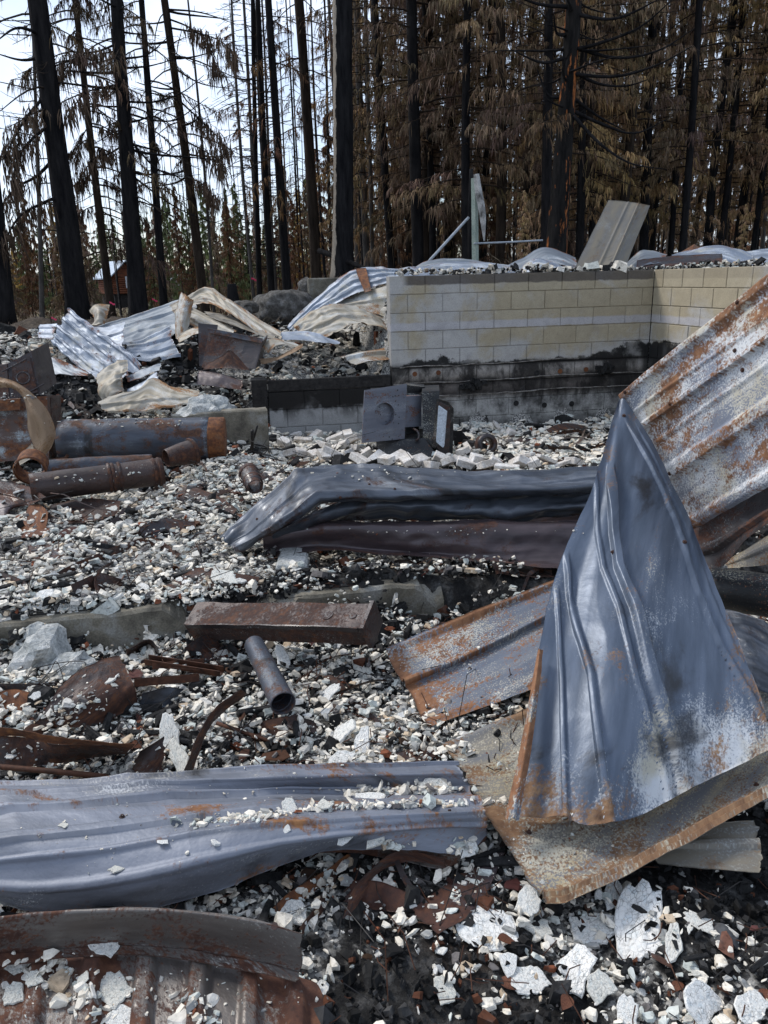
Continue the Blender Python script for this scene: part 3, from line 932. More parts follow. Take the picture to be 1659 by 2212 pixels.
    nn = np.cross(G[nv // 2, nu // 2 + 1 if nu // 2 + 1 < nu else nu // 2] - G[nv // 2, nu // 2], G[min(nv // 2 + 1, nv - 1), nu // 2] - G[nv // 2, nu // 2])
    if (nn * n2[nv // 2, nu // 2]).sum() < 0: q = q[:, ::-1]; rim = rim[:, ::-1]
    uv = np.stack([U, Vv], -1).reshape(-1, 2)
    uv = np.concatenate([uv, uv + 3.3])
    me = mesh_np(name, V, [q, q[:, ::-1] + n, rim[:, ::-1]], smooth=True, uv=uv, edge=np.concatenate([edge.ravel()] * 2), end=np.concatenate([(U[:, -1:] - U).ravel()] * 2), rib=np.concatenate([ribv.ravel()] * 2))
    o = link(name, me, M[mat], parent)
    o.location = tuple(base)
    if not part: tag(o, label, cat, group)
    if screws:
        rr = np.random.default_rng(seed + 77)
        sv, sg = screw_geo()
        for k in range(screws):
            a, b = int(rr.integers(3, nv - 3)), int(rr.integers(3, nu - 3))
            N = Vector(n2[a, b]); s = link('screw', SCREW, None, o)
            s.location = tuple(G[a, b] - base); s.rotation_euler = N.to_track_quat('Z', 'Y').to_euler()
    return o

def screw_geo():
    V1, g1 = tubegeo([(0, 0, -.001), (0, 0, .002)], .009, 8)
    V2, g2 = tubegeo([(0, 0, .002), (0, 0, .008)], .005, 6)
    return merge([(V1, g1), (V2, g2)])
_s = screw_geo(); SCREW = mesh_np('screw', *_s); SCREW.materials.append(M['rust'])

RIB = .022
# ---- the big folded panel on the right
sheet('roof_panel', 'tall ribbed panel leaning up out of frame, white bloom and orange rust streaks',
      [[(1338, 850, 3.50), (1500, 722, 3.2), (1659, 598, 2.95), (1790, 497, 2.75)],
       [(1366, 905, 3.45), (1520, 800, 3.12), (1659, 705, 2.88), (1800, 605, 2.68)],
       [(1398, 955, 3.40), (1530, 862, 3.08), (1659, 772, 2.84), (1810, 665, 2.62)],
       [(1452, 1050, 3.30), (1550, 985, 3.02), (1659, 915, 2.80), (1815, 815, 2.56)],
       [(1502, 1142, 3.22), (1580, 1098, 3.0), (1659, 1052, 2.78), (1820, 960, 2.5)]],
      'slate_rust', [(.03, .05, .02), (.20, .02, .006), (.36, .055, RIB), (.53, .02, .006), (.69, .055, RIB), (.965, .05, .02)], 130, 110, .005, 3.0, .004, seed=3, screws=7)
sheet('roof_panel', 'slate-blue ribbed panel draped down from the fold, rusty lower hem',
      [[(1334, 870, 3.46), (1285, 1035, 3.08), (1203, 1235, 2.72), (1166, 1395, 2.42), (1138, 1560, 2.17), (1096, 1764, 1.95)],
       [(1337, 866, 3.47), (1296, 1080, 3.0), (1232, 1300, 2.6), (1190, 1500, 2.24), (1148, 1768, 1.92)],
       [(1339, 864, 3.48), (1318, 1080, 2.98), (1272, 1330, 2.5), (1240, 1560, 2.12), (1222, 1768, 1.88)],
       [(1341, 860, 3.48), (1349, 1100, 2.95), (1345, 1350, 2.42), (1335, 1560, 2.08), (1325, 1779, 1.86)],
       [(1343, 857, 3.48), (1392, 1050, 3.06), (1440, 1300, 2.55), (1468, 1530, 2.2), (1480, 1712, 1.98)],
       [(1345, 853, 3.48), (1424, 985, 3.24), (1503, 1160, 2.93), (1584, 1360, 2.57), (1642, 1515, 2.30), (1676, 1615, 2.12)]],
      'slate', [], 150, 190, .0045, 2.6, .006, seed=8, screws=3, ridge=.0012, crisp=True,
      traced=[([(1350, 900), (1426, 1051), (1459, 1125), (1506, 1278), (1553, 1391), (1599, 1471), (1650, 1560)], 0, .018, .014), ([(1350, 900), (1426, 1051), (1459, 1125), (1506, 1278), (1553, 1391), (1599, 1471), (1650, 1560)], 22, .03, .006),
              ([(1318, 1000), (1326, 1151), (1338, 1228), (1372, 1311), (1410, 1471), (1450, 1600), (1478, 1720)], 0, .040, .030), ([(1318, 1000), (1326, 1151), (1338, 1228), (1372, 1311), (1410, 1471), (1450, 1600), (1478, 1720)], -34, .022, .010),
              ([(1222, 1190), (1230, 1285), (1250, 1368), (1279, 1458), (1292, 1585), (1305, 1712), (1318, 1790)], 0, .026, .026), ([(1200, 1260), (1206, 1340), (1214, 1458), (1218, 1585), (1222, 1780)], 0, .02, .014)])
sheet('metal_strip', 'rolled rusty side hem along the lower edge of the draped slate panel', [[(1162, 1405, 2.37), (1132, 1570, 2.12), (1091, 1768, 1.90)], [(1166, 1402, 2.34), (1142, 1570, 2.08), (1106, 1770, 1.865)], [(1174, 1404, 2.36), (1154, 1570, 2.10), (1122, 1772, 1.875)]],
      'mid_rust', [], 60, 16, .003, 6, .004, seed=9, cat='metal strip')
sheet('roof_panel', 'half-covered ribbed panel with orange rusted tip pointing at the round duct',
      [[(834, 1407, 3.05), (1000, 1332, 3.2), (1202, 1256, 3.4), (1300, 1220, 3.5)],
       [(868, 1474, 2.84), (1000, 1418, 2.98), (1196, 1326, 3.2), (1300, 1280, 3.3)],
       [(882, 1492, 2.80), (1000, 1442, 2.92), (1190, 1352, 3.12), (1300, 1300, 3.22)],
       [(922, 1577, 2.55), (1040, 1536, 2.64), (1160, 1488, 2.74), (1300, 1425, 2.88)]],
      'mid_rust', [(.02, .04, .018), (.37, .05, .03), (.42, .03, .018), (.97, .045, .022)], 80, 60, .006, 4, .006, seed=14, screws=3)
sheet('roof_panel', 'rust-tan panel lying beneath the draped slate panel, corner over the white chunks',
      [[(956, 1608, 2.44), (1060, 1562, 2.52), (1160, 1520, 2.6), (1300, 1450, 2.75)],
       [(1010, 1690, 2.19), (1150, 1680, 2.22), (1400, 1600, 2.42), (1660, 1500, 2.6)],
       [(1065, 1785, 1.96), (1250, 1790, 1.95), (1450, 1720, 2.08), (1690, 1620, 2.26)],
       [(1140, 1895, 1.75), (1300, 1868, 1.79), (1500, 1768, 1.95), (1720, 1655, 2.12)],
       [(1178, 1948, 1.655), (1240, 1937, 1.67), (1400, 1862, 1.76), (1659, 1722, 1.98), (1750, 1675, 2.05)]],
      'tan_rust', [(.02, .03, .014), (.17, .02, .010), (.48, .03, .012), (.92, .05, .022), (.97, .03, .012)], 110, 80, .007, 3.5, .006, seed=21, screws=4)
sheet('roof_panel', 'short dull tan panel poking out under the rust-tan one at the picture edge',
      [[(1400, 1790, 'z.06'), (1520, 1780, 'z.065'), (1634, 1773, 'z.07')], [(1410, 1830, 'z.05'), (1530, 1830, 'z.05'), (1640, 1830, 'z.05')], [(1425, 1866, 'z.04'), (1530, 1878, 'z.04'), (1645, 1887, 'z.04')]],
      'panel_dull', [(.45, .03, .015)], 40, 40, .005, 5, .006, seed=25)
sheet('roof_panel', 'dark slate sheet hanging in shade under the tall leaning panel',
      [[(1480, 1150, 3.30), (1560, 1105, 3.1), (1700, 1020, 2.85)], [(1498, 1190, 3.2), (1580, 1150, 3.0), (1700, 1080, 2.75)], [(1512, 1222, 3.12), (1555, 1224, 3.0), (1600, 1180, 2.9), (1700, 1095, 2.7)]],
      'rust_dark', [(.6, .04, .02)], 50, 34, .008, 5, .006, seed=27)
sheet('roof_panel', 'rusty speckled scrap below the dark slate sheet by the black tube',
      [[(1565, 1215, 3.3), (1620, 1180, 3.2), (1700, 1130, 3.1)], [(1575, 1228, 3.25), (1640, 1222, 3.1), (1710, 1200, 3.0)]], 'tan_rust', [(.4, .03, .01)], 30, 20, .008, 6, .006, seed=29)
sheet('roof_panel', 'wrinkled dark blue sheet sagging below the black tube',
      [[(1555, 1322, 3.05), (1620, 1335, 2.95), (1720, 1380, 2.75)], [(1590, 1400, 2.8), (1650, 1420, 2.7), (1730, 1450, 2.6)], [(1630, 1490, 2.6), (1660, 1500, 2.55), (1740, 1510, 2.45)]],
      'wet', [], 50, 40, .014, 5, .006, seed=31, ridge=.012, crisp=True)
# ---- long grey panel, front left
sheet('roof_panel', 'long grey galvanised panel lying across the foreground with fallen plaster on it',
      [[(-60, 1694, 'z.17'), (200, 1684, 'z.18'), (430, 1668, 'z.18'), (700, 1655, 'z.18'), (985, 1650, 'z.15')],
       [(-60, 1722, 'z.19'), (200, 1704, 'z.20'), (430, 1688, 'z.19'), (700, 1676, 'z.18'), (1000, 1672, 'z.14')],
       [(-60, 1765, 'z.20'), (200, 1738, 'z.21'), (430, 1722, 'z.17'), (700, 1712, 'z.13'), (1015, 1712, 'z.10')],
       [(-60, 1818, 'z.21'), (200, 1788, 'z.22'), (410, 1765, 'z.21'), (650, 1742, 'z.20'), (1040, 1732, 'z.17')],
       [(-60, 1865, 'z.19'), (200, 1842, 'z.20'), (450, 1803, 'z.22'), (700, 1776, 'z.22'), (1050, 1757, 'z.18')],
       [(-60, 1918, 'z.14'), (90, 1930, 'z.12'), (300, 1905, 'z.15'), (480, 1862, 'z.18'), (700, 1812, 'z.19'), (1056, 1782, 'z.14')],
       [(-60, 1925, 'z.06'), (90, 1972, 'z.04'), (300, 1966, 'z.05'), (480, 1918, 'z.08'), (650, 1852, 'z.12'), (720, 1832, 'z.13'), (880, 1838, 'z.12'), (1000, 1845, 'z.08'), (1052, 1800, 'z.08')]],
      'zinc', [(.0, .03, .012), (.17, .02, .010), (.315, .028, .020), (.52, .04, .016), (.66, .02, .010), (.80, .028, .014)], 150, 100, .008, 2.6, .012, seed=41, screws=3, crisp=True)
sheet('metal_strip', 'curled brown hem hanging below the long grey panel with plaster crumbs',
      [[(690, 1832, 'z.11'), (760, 1822, 'z.12'), (880, 1832, 'z.11'), (1000, 1845, 'z.07'), (1050, 1800, 'z.07')],
       [(690, 1846, 'z.07'), (760, 1842, 'z.07'), (880, 1862, 'z.05'), (965, 1876, 'z.03'), (1052, 1815, 'z.04')]], 'zinc_brown', [], 50, 10, .006, 6, .004, seed=43, cat='metal strip')
# ---- bottom left panel
sheet('roof_panel', 'rusty corrugated panel in the near corner strewn with plaster',
      [[(-90, 2068, 'z.09'), (-120, 2340, 'z.05')], [(120, 2058, 'z.09'), (70, 2340, 'z.05')], [(320, 2056, 'z.09'), (290, 2340, 'z.05')],
       [(520, 2085, 'z.08'), (510, 2340, 'z.05')], [(640, 2108, 'z.06'), (692, 2150, 'z.05'), (700, 2340, 'z.03')]],
      'zinc_brown', [(.08, .05, .022), (.22, .05, .022), (.36, .05, .026), (.50, .05, .022), (.64, .05, .026), (.78, .05, .022), (.92, .05, .022)], 60, 120, .008, 4, .006, seed=47, screws=5)
sheet('roof_panel', 'upturned flashing along the top of the rusty corrugated panel',
      [[(-90, 1994, 'z.235'), (100, 1970, 'z.235'), (350, 1963, 'z.235'), (550, 1987, 'z.225'), (652, 2014, 'z.21')],
       [(-90, 2002, 'z.225'), (100, 1980, 'z.23'), (350, 1974, 'z.23'), (550, 1998, 'z.22'), (652, 2026, 'z.20')],
       [(-90, 2055, 'z.125'), (100, 2046, 'z.125'), (300, 2034, 'z.125'), (500, 2056, 'z.12'), (648, 2090, 'z.11')],
       [(-90, 2068, 'z.118'), (100, 2056, 'z.118'), (300, 2044, 'z.118'), (500, 2068, 'z.115'), (648, 2104, 'z.10')],
       [(-90, 2100, 'z.12'), (100, 2075, 'z.12'), (300, 2062, 'z.12'), (500, 2092, 'z.115'), (640, 2122, 'z.10')]],
      'zinc_brown', [], 110, 44, .005, 4, .005, seed=49, screws=3)
# ---- wet black panels in the middle
sheet('roof_panel', 'wet black bent panel kinked down at its end, in front of the white bricks',
      [[(474, 1160, 'z.26'), (560, 1084, 'z.44'), (636, 1014, 'z.58'), (760, 1005, 'z.57'), (1000, 1020, 'z.55'), (1180, 1016, 'z.55'), (1330, 1008, 'z.55')],
       [(484, 1166, 'z.28'), (568, 1092, 'z.46'), (646, 1022, 'z.60'), (770, 1014, 'z.59'), (1000, 1030, 'z.57'), (1180, 1024, 'z.57'), (1330, 1016, 'z.57')],
       [(495, 1176, 'z.25'), (585, 1116, 'z.44'), (665, 1042, 'z.57'), (800, 1036, 'z.56'), (1000, 1048, 'z.54'), (1180, 1046, 'z.54'), (1330, 1034, 'z.54')],
       [(510, 1186, 'z.24'), (604, 1132, 'z.42'), (688, 1072, 'z.54'), (820, 1070, 'z.53'), (1000, 1064, 'z.52'), (1180, 1060, 'z.52'), (1330, 1050, 'z.52')],
       [(518, 1191, 'z.22'), (612, 1140, 'z.38'), (696, 1086, 'z.48'), (830, 1083, 'z.47'), (1000, 1074, 'z.47'), (1180, 1068, 'z.47'), (1330, 1058, 'z.47')]],
      'wet', [(.20, .03, .018), (.5, .02, .010), (.72, .03, .014)], 160, 80, .010, 4.0, .008, seed=53, ridge=.007, screws=4, kink=True, crisp=True)
sheet('roof_panel', 'second wet black panel sagging below the kinked one',
      [[(640, 1120, 'z.44'), (770, 1078, 'z.45'), (1000, 1066, 'z.45'), (1150, 1060, 'z.45'), (1330, 1046, 'z.46')],
       [(610, 1140, 'z.39'), (770, 1094, 'z.43'), (1000, 1088, 'z.43'), (1150, 1084, 'z.43'), (1330, 1064, 'z.44')],
       [(592, 1156, 'z.34'), (770, 1108, 'z.38'), (870, 1104, 'z.38'), (1000, 1112, 'z.37'), (1150, 1108, 'z.38'), (1330, 1084, 'z.40')],
       [(585, 1166, 'z.26'), (770, 1124, 'z.30'), (870, 1122, 'z.30'), (1000, 1128, 'z.28'), (1150, 1128, 'z.28'), (1330, 1110, 'z.30')]],
      'wet', [(.9, .02, .01)], 120, 44, .014, 4, .006, seed=57, ridge=.006, crisp=True)
sheet('metal_channel', 'brown wet metal channel spanning the hollow, nearest of the stacked black panels',
      [[(568, 1150, 'z.31'), (700, 1131, 'z.34'), (1000, 1126, 'z.35'), (1290, 1124, 'z.34')],
       [(568, 1158, 'z.315'), (700, 1140, 'z.345'), (1000, 1136, 'z.355'), (1290, 1134, 'z.345')],
       [(570, 1182, 'z.24'), (700, 1168, 'z.26'), (900, 1174, 'z.26'), (1060, 1180, 'z.25'), (1280, 1186, 'z.23')],
       [(572, 1196, 'z.20'), (700, 1184, 'z.22'), (900, 1194, 'z.20'), (1060, 1206, 'z.19'), (1260, 1222, 'z.17')],
       [(573, 1204, 'z.21'), (700, 1192, 'z.225'), (900, 1203, 'z.205'), (1060, 1216, 'z.195'), (1260, 1233, 'z.18')]],
      'wet_brown', [], 130, 44, .008, 4, .003, seed=59, ridge=.003, crisp=True, cat='metal channel')
for k, (ya, yb, za, zb) in enumerate([(1096, 1112, .33, .29), (1110, 1128, .30, .26)]):
    sheet('metal_strip', ['thin dark strip wedged between black panels, upper of the pair by the draped panel', 'thin maroon strip just above the brown channel by the draped panel'][k],
          [[(1020 + 40 * k, ya + 6, 'z%.2f' % za), (1150, ya - 2, 'z%.2f' % za), (1320, ya - 10, 'z%.2f' % (za + .02))], [(1000 + 40 * k, yb + 2, 'z%.2f' % zb), (1150, yb, 'z%.2f' % zb), (1320, yb - 6, 'z%.2f' % zb)]],
          ['wet', 'wet_brown'][k], [], 40, 12, .008, 6, .004, seed=61 + k, cat='metal strip')

# ---- galvanised sheets, back left
sheet('roof_panel', 'bright ribbed galvanised panel sliding down towards the tan scrap, back left',
      [[(149, 664, 10.3), (195, 700, 9.9), (275, 758, 9.3), (306, 786, 9.0)], [(136, 690, 10.2), (190, 735, 9.8), (250, 786, 9.2), (282, 812, 8.95)],
       [(124, 716, 10.15), (180, 765, 9.65), (225, 800, 9.2), (240, 818, 8.95)], [(113, 740, 10.1), (160, 786, 9.55), (208, 826, 8.95)]],
      'galv', [(.06, .05, .03), (.30, .05, .03), (.54, .05, .03), (.78, .05, .03), (.96, .04, .02)], 90, 90, .026, 3.2, .02, seed=71, screws=4, ridge=.004, crisp=True)
sheet('roof_panel', 'bright curved galvanised flap with pointed tip beside the ribbed one',
      [[(196, 706, 10.2), (230, 706, 10.15), (270, 695, 10.2)], [(225, 735, 9.95), (250, 728, 9.95), (268, 722, 9.95)], [(250, 765, 9.6), (260, 760, 9.6), (264, 756, 9.6)]],
      'galv', [(.4, .05, .02)], 40, 34, .012, 3, .012, seed=73)
sheet('roof_panel', 'long dull galvanised panel sloping behind the bright flap',
      [[(205, 706, 11.1), (300, 678, 11.4), (380, 650, 11.6), (430, 640, 11.5)], [(240, 722, 10.8), (310, 700, 11.0), (375, 682, 11.1), (415, 680, 11.0)],
       [(264, 745, 10.4), (320, 735, 10.5), (372, 728, 10.5)]],
      'galv_dull', [(.1, .05, .025), (.4, .05, .025), (.7, .05, .025)], 70, 60, .014, 2.6, .015, seed=75, crisp=True)
sheet('roof_panel', 'dull galvanised panel lying low with dark twig on it, back left',
      [[(262, 742, 10.3), (310, 730, 10.35), (366, 700, 10.6)], [(264, 756, 10.0), (320, 750, 10.05), (374, 735, 10.2)], [(270, 775, 9.7), (325, 780, 9.65), (390, 772, 9.8)]],
      'galv', [(.1, .05, .028), (.4, .05, .028), (.7, .05, .028), (.95, .04, .02)], 60, 60, .012, 2.6, .015, seed=77, crisp=True)
sheet('roof_panel', 'small pale galvanised sheet end above the kerb at the picture edge',
      [[(86, 702, 10.7), (124, 699, 10.6)], [(84, 716, 10.5), (118, 716, 10.4)], [(82, 731, 10.3), (114, 733, 10.2)]], 'galv', [(.3, .04, .02), (.7, .04, .02)], 24, 30, .01, 4, .012, seed=79)
sheet('roof_panel', 'pale sheet lip with shaded underside below the ribbed galvanised panel',
      [[(72, 768, 9.5), (110, 770, 9.4), (140, 780, 9.2), (185, 800, 8.95)], [(74, 780, 9.4), (112, 785, 9.3), (145, 796, 9.1), (190, 806, 8.9)], [(86, 808, 9.15), (130, 808, 9.05), (190, 812, 8.85)]],
      'galv_dull', [], 40, 24, .012, 4, .012, seed=81)
sheet('metal_strip', 'narrow tan folded strip lying left of the bright ribbed panel',
      [[(66, 742, 9.9), (115, 750, 9.8)], [(64, 750, 9.85), (114, 757, 9.75)], [(66, 757, 9.8), (116, 764, 9.7)]], 'galv_tan', [(.5, .03, .02)], 24, 14, .008, 5, .006, seed=83, cat='metal strip')
sheet('roof_panel', 'small curled tan scrap standing behind the bright ribbed panel',
      [[(192, 672, 10.9), (208, 658, 10.95), (236, 660, 11.0)], [(205, 690, 10.75), (214, 676, 10.7), (232, 680, 10.8)], [(196, 706, 10.6), (214, 698, 10.55), (226, 700, 10.6)]],
      'galv_tan', [], 26, 26, .02, 5, .01, seed=85, ridge=.01)
sheet('roof_panel', 'crumpled tan scrap at the foot of the bright ribbed panel',
      [[(210, 802, 8.75), (232, 790, 8.8), (272, 775, 8.9)], [(212, 825, 8.55), (245, 812, 8.5), (276, 798, 8.65)], [(218, 852, 8.4), (240, 842, 8.3), (262, 818, 8.5)], [(232, 868, 8.3), (250, 858, 8.25), (268, 842, 8.4)]],
      'galv_tan', [], 40, 40, .035, 5, .012, seed=87, ridge=.02)
sheet('roof_panel', 'long pale tan crumpled panel lying across debris above the water tank',
      [[(236, 852, 8.05), (290, 842, 8.15), (332, 818, 8.35), (372, 838, 8.2), (430, 846, 8.1)], [(214, 870, 7.95), (290, 858, 8.05), (340, 852, 8.1), (430, 852, 8.05)],
       [(222, 884, 7.85), (300, 876, 7.9), (430, 862, 7.95)], [(232, 895, 7.78), (330, 887, 7.82), (430, 872, 7.86)]],
      'galv_tan', [(.55, .05, .02), (.95, .04, .016)], 80, 50, .016, 3, .012, seed=89, ridge=.006, crisp=True)
sheet('roof_panel', 'grey crumpled scrap beside dark debris right of the tan scrap',
      [[(272, 812, 8.7), (310, 798, 8.8), (350, 788, 8.9)], [(278, 826, 8.55), (316, 812, 8.6), (345, 802, 8.7)]], 'galv_dull', [], 26, 14, .02, 6, .01, seed=91, ridge=.012)
sheet('roof_panel', 'pale triangular scrap standing up behind the long tan panel',
      [[(275, 842, 8.45), (305, 828, 8.5), (340, 803, 8.6)], [(280, 862, 8.3), (318, 852, 8.3), (342, 822, 8.4)]], 'galv', [], 26, 16, .016, 5, .012, seed=92)
sheet('roof_panel', 'arched grey panel, highest ridge of the pile left of the boulder',
      [[(352, 664, 11.7), (412, 636, 11.2), (448, 620, 10.9), (486, 642, 10.6), (560, 690, 10.0), (616, 724, 9.55)], [(365, 668, 11.4), (415, 645, 11.0), (447, 632, 10.7), (482, 652, 10.4), (553, 698, 9.85), (612, 728, 9.5)],
       [(380, 678, 11.1), (418, 660, 10.75), (445, 655, 10.5), (478, 668, 10.2), (545, 710, 9.7), (605, 733, 9.4)]],
      'galv_tan', [(.3, .04, .02), (.8, .04, .02)], 80, 34, .014, 3, .012, seed=93, crisp=True)
sheet('roof_panel', 'upright twisted tan fold rising beside the charred bin',
      [[(394, 632, 10.35), (386, 660, 10.25), (380, 700, 10.1), (380, 730, 9.95)], [(406, 640, 10.15), (398, 668, 10.05), (392, 700, 9.9), (386, 732, 9.85)], [(418, 648, 10.25), (414, 675, 10.1), (408, 700, 9.95), (394, 730, 9.75)]],
      'galv_tan', [], 44, 24, .022, 5, .01, seed=95, ridge=.014)
sheet('roof_panel', 'pale ribbed tan sheet sloping down behind the charred bin',
      [[(416, 664, 10.5), (470, 688, 10.2), (512, 716, 9.9)], [(412, 680, 10.3), (458, 702, 10.0), (500, 722, 9.75)], [(408, 700, 10.1), (440, 716, 9.9), (488, 728, 9.65)]],
      'galv_tan', [(.3, .05, .02), (.7, .05, .02)], 44, 34, .014, 4, .01, seed=97)
sheet('roof_panel', 'low tan sheet with dark hollow under it left of the charred bin',
      [[(384, 728, 9.8), (410, 712, 9.75), (436, 708, 9.7)], [(386, 740, 9.6), (414, 726, 9.55), (440, 718, 9.5)]], 'galv_tan', [], 24, 12, .014, 5, .008, seed=99, ridge=.008)
sheet('roof_panel', 'shaded grey band slanting below the arched ridge panel',
      [[(440, 672, 10.4), (520, 688, 10.1), (602, 724, 9.5)], [(446, 680, 10.3), (520, 700, 9.9), (596, 728, 9.4)], [(470, 692, 10.1), (530, 712, 9.75), (590, 734, 9.3)]], 'panel_dull', [(.5, .03, .015)], 44, 24, .014, 4, .01, seed=101)
sheet('roof_panel', 'rust-edged tan curl right of the charred bin',
      [[(566, 750, 8.95), (590, 733, 9.1), (640, 744, 9.05)], [(580, 765, 8.8), (600, 746, 8.9), (648, 752, 8.95)]], 'galv_tan', [], 26, 14, .02, 5, .01, seed=103, ridge=.012)
sheet('roof_panel', 'tan strip bent across rubble below the rust-edged curl',
      [[(560, 776, 8.8), (600, 768, 8.85), (655, 742, 9.0)], [(565, 786, 8.7), (605, 776, 8.75), (652, 752, 8.9)]], 'strip_tan', [], 30, 10, .014, 5, .008, seed=104)
# ---- sheets at the end of the block wall
blue = sheet('roof_panel', 'curving blue galvanised panel with rusty strap, rising to the wall end',
      [[(622, 706, 10.3), (656, 668, 10.35), (692, 634, 10.4), (762, 582, 10.3), (850, 578, 10.1), (920, 580, 10.0)], [(630, 716, 10.15), (670, 676, 10.2), (700, 652, 10.2), (770, 604, 10.1), (850, 594, 9.95), (920, 594, 9.9)],
       [(640, 722, 10.0), (684, 680, 10.0), (722, 658, 10.0), (780, 630, 9.9), (850, 610, 9.8), (920, 606, 9.75)]],
      'galv', [(.2, .05, .025), (.5, .05, .025), (.8, .05, .025)], 90, 60, .016, 2.8, .014, seed=105, crisp=True)
sheet('strap', None, [[(768, 580, 10.2), (776, 604, 9.98), (788, 632, 9.78)], [(790, 578, 10.15), (796, 602, 9.93), (802, 628, 9.73)]], 'rust_orange', [], 20, 8, .006, 6, .004, seed=106, part=True).parent = None
_st = bpy.data.objects['strap']; _st.parent = blue; _st.location = Vector(_st.location) - Vector(blue.location)
sheet('roof_panel', 'tan twisted panel curling below the blue one by the wall end',
      [[(630, 704, 9.95), (690, 668, 9.95), (750, 662, 9.85), (838, 690, 9.6)], [(640, 712, 9.8), (695, 684, 9.75), (755, 672, 9.7), (838, 700, 9.5)], [(655, 722, 9.65), (700, 706, 9.55), (758, 684, 9.55), (838, 708, 9.4)],
       [(672, 732, 9.5), (708, 728, 9.4), (750, 702, 9.4), (790, 698, 9.35), (838, 716, 9.2)]],
      'galv_tan', [(.3, .05, .025), (.6, .05, .025)], 80, 50, .022, 4, .012, seed=107, ridge=.012, crisp=True)
sheet('roof_panel', 'shaded tan sheet filling the gap between blue panel and wall end',
      [[(728, 655, 10.2), (780, 632, 10.0), (850, 612, 9.7)], [(732, 662, 10.0), (785, 652, 9.85), (850, 640, 9.6)], [(748, 668, 9.9), (790, 672, 9.75), (850, 690, 9.5)]], 'galv_tan', [(.5, .05, .02)], 40, 34, .014, 4, .01, seed=109)
sheet('roof_panel', 'pale triangular sheet flat on rubble pointing at the block wall',
      [[(606, 718, 9.6), (660, 716, 9.5), (735, 738, 9.15)], [(608, 726, 9.45), (660, 728, 9.35), (734, 741, 9.1)], [(612, 734, 9.3), (660, 738, 9.2), (730, 744, 9.05)]], 'galv', [], 40, 20, .014, 4, .01, seed=111, ridge=.008)
sheet('roof_panel', 'small folded grey sheet tucked against the wall end above white rubble',
      [[(735, 769, 9.0), (780, 758, 9.1), (850, 748, 9.2)], [(748, 778, 8.9), (790, 768, 8.95), (850, 762, 9.05)], [(767, 788, 8.8), (800, 780, 8.85), (850, 774, 8.95)]], 'galv_tan', [(.4, .05, .03)], 40, 24, .012, 4, .01, seed=113)
# ---- sheets outside, above the wall
sheet('roof_panel', 'pale blue sheet lying flat along the top of the block wall',
      [[(850, 596, 9.7), (960, 566, 11.0), (1060, 568, 11.1), (1120, 578, 10.6)], [(860, 599, 9.4), (970, 586, 10.0), (1070, 580, 10.2), (1125, 584, 10.2)], [(880, 600, 9.15), (980, 594, 9.3), (1070, 590, 9.5), (1130, 589, 9.6)]],
      'galv', [(.3, .05, .025), (.7, .05, .025)], 60, 40, .014, 3, .012, seed=115)
sheet('roof_panel', 'humped blue-grey sheet behind the wall, below the green post',
      [[(895, 578, 11.9), (930, 562, 12.0), (1000, 560, 12.2), (1070, 570, 12.0)], [(890, 588, 11.2), (940, 574, 11.2), (1010, 570, 11.3), (1080, 578, 11.2)]], 'galv_dull', [(.5, .05, .02)], 40, 20, .014, 3, .012, seed=117)
sheet('roof_panel', 'grey arched sheet with bright edge left of the tilted plank-like panel',
      [[(1080, 582, 11.4), (1130, 556, 11.5), (1178, 534, 11.6), (1245, 556, 11.4)], [(1095, 588, 10.9), (1140, 572, 11.0), (1188, 550, 11.0), (1245, 566, 10.9)], [(1120, 592, 10.5), (1150, 585, 10.5), (1200, 572, 10.5), (1245, 580, 10.4)]],
      'galv_dull', [], 44, 30, .014, 4, .01, seed=119)
sheet('roof_panel', 'pinkish white crumpled sheet on the wall top below the grey arch',
      [[(1122, 590, 10.2), (1140, 568, 10.35), (1172, 560, 10.4), (1238, 585, 10.1)], [(1130, 594, 9.9), (1150, 584, 10.0), (1180, 578, 10.0), (1238, 590, 9.9)]], 'galv', [], 34, 16, .016, 5, .01, seed=121, ridge=.01)
sheet('roof_panel', 'dull grey-tan panel tilted up like a plank above the block wall',
      [[(1238, 586, 10.3), (1314, 432, 11.1)], [(1290, 588, 10.25), (1360, 436, 11.05)], [(1318, 588, 10.2), (1382, 440, 11.0)], [(1346, 588, 10.3), (1404, 444, 11.05)]],
      'panel_dull', [(.32, .025, .012), (.62, .03, .02), (.70, .02, .01)], 60, 60, .005, 3, .004, seed=123)
sheet('roof_panel', 'curled galvanised sheet just right of the tilted plank-like panel',
      [[(1340, 580, 10.9), (1378, 545, 11.2), (1400, 541, 11.3), (1440, 550, 11.1)], [(1332, 588, 10.5), (1380, 566, 10.7), (1405, 556, 10.8), (1436, 556, 10.8)], [(1328, 592, 10.2), (1370, 580, 10.4), (1400, 572, 10.5), (1430, 566, 10.6)]],
      'galv_dull', [], 40, 24, .012, 4, .01, seed=125)
sheet('roof_panel', 'white-topped sheet bulging along the wall top at the picture edge',
      [[(1452, 549, 11.6), (1540, 531, 11.8), (1590, 536, 11.6), (1625, 552, 11.4)], [(1450, 556, 11.2), (1545, 546, 11.2), (1595, 556, 11.0), (1630, 566, 10.9)], [(1470, 562, 10.8), (1550, 562, 10.7), (1600, 572, 10.5), (1630, 578, 10.4)]],
      'galv', [], 44, 28, .012, 4, .01, seed=127)
sheet('roof_panel', 'white sheet lying flat beyond the bulging one at the picture edge',
      [[(1600, 546, 12.0), (1700, 530, 12.2)], [(1620, 556, 11.4), (1710, 548, 11.4)], [(1630, 572, 10.8), (1720, 566, 10.8)]], 'galv', [(.5, .05, .02)], 30, 20, .012, 4, .01, seed=129)
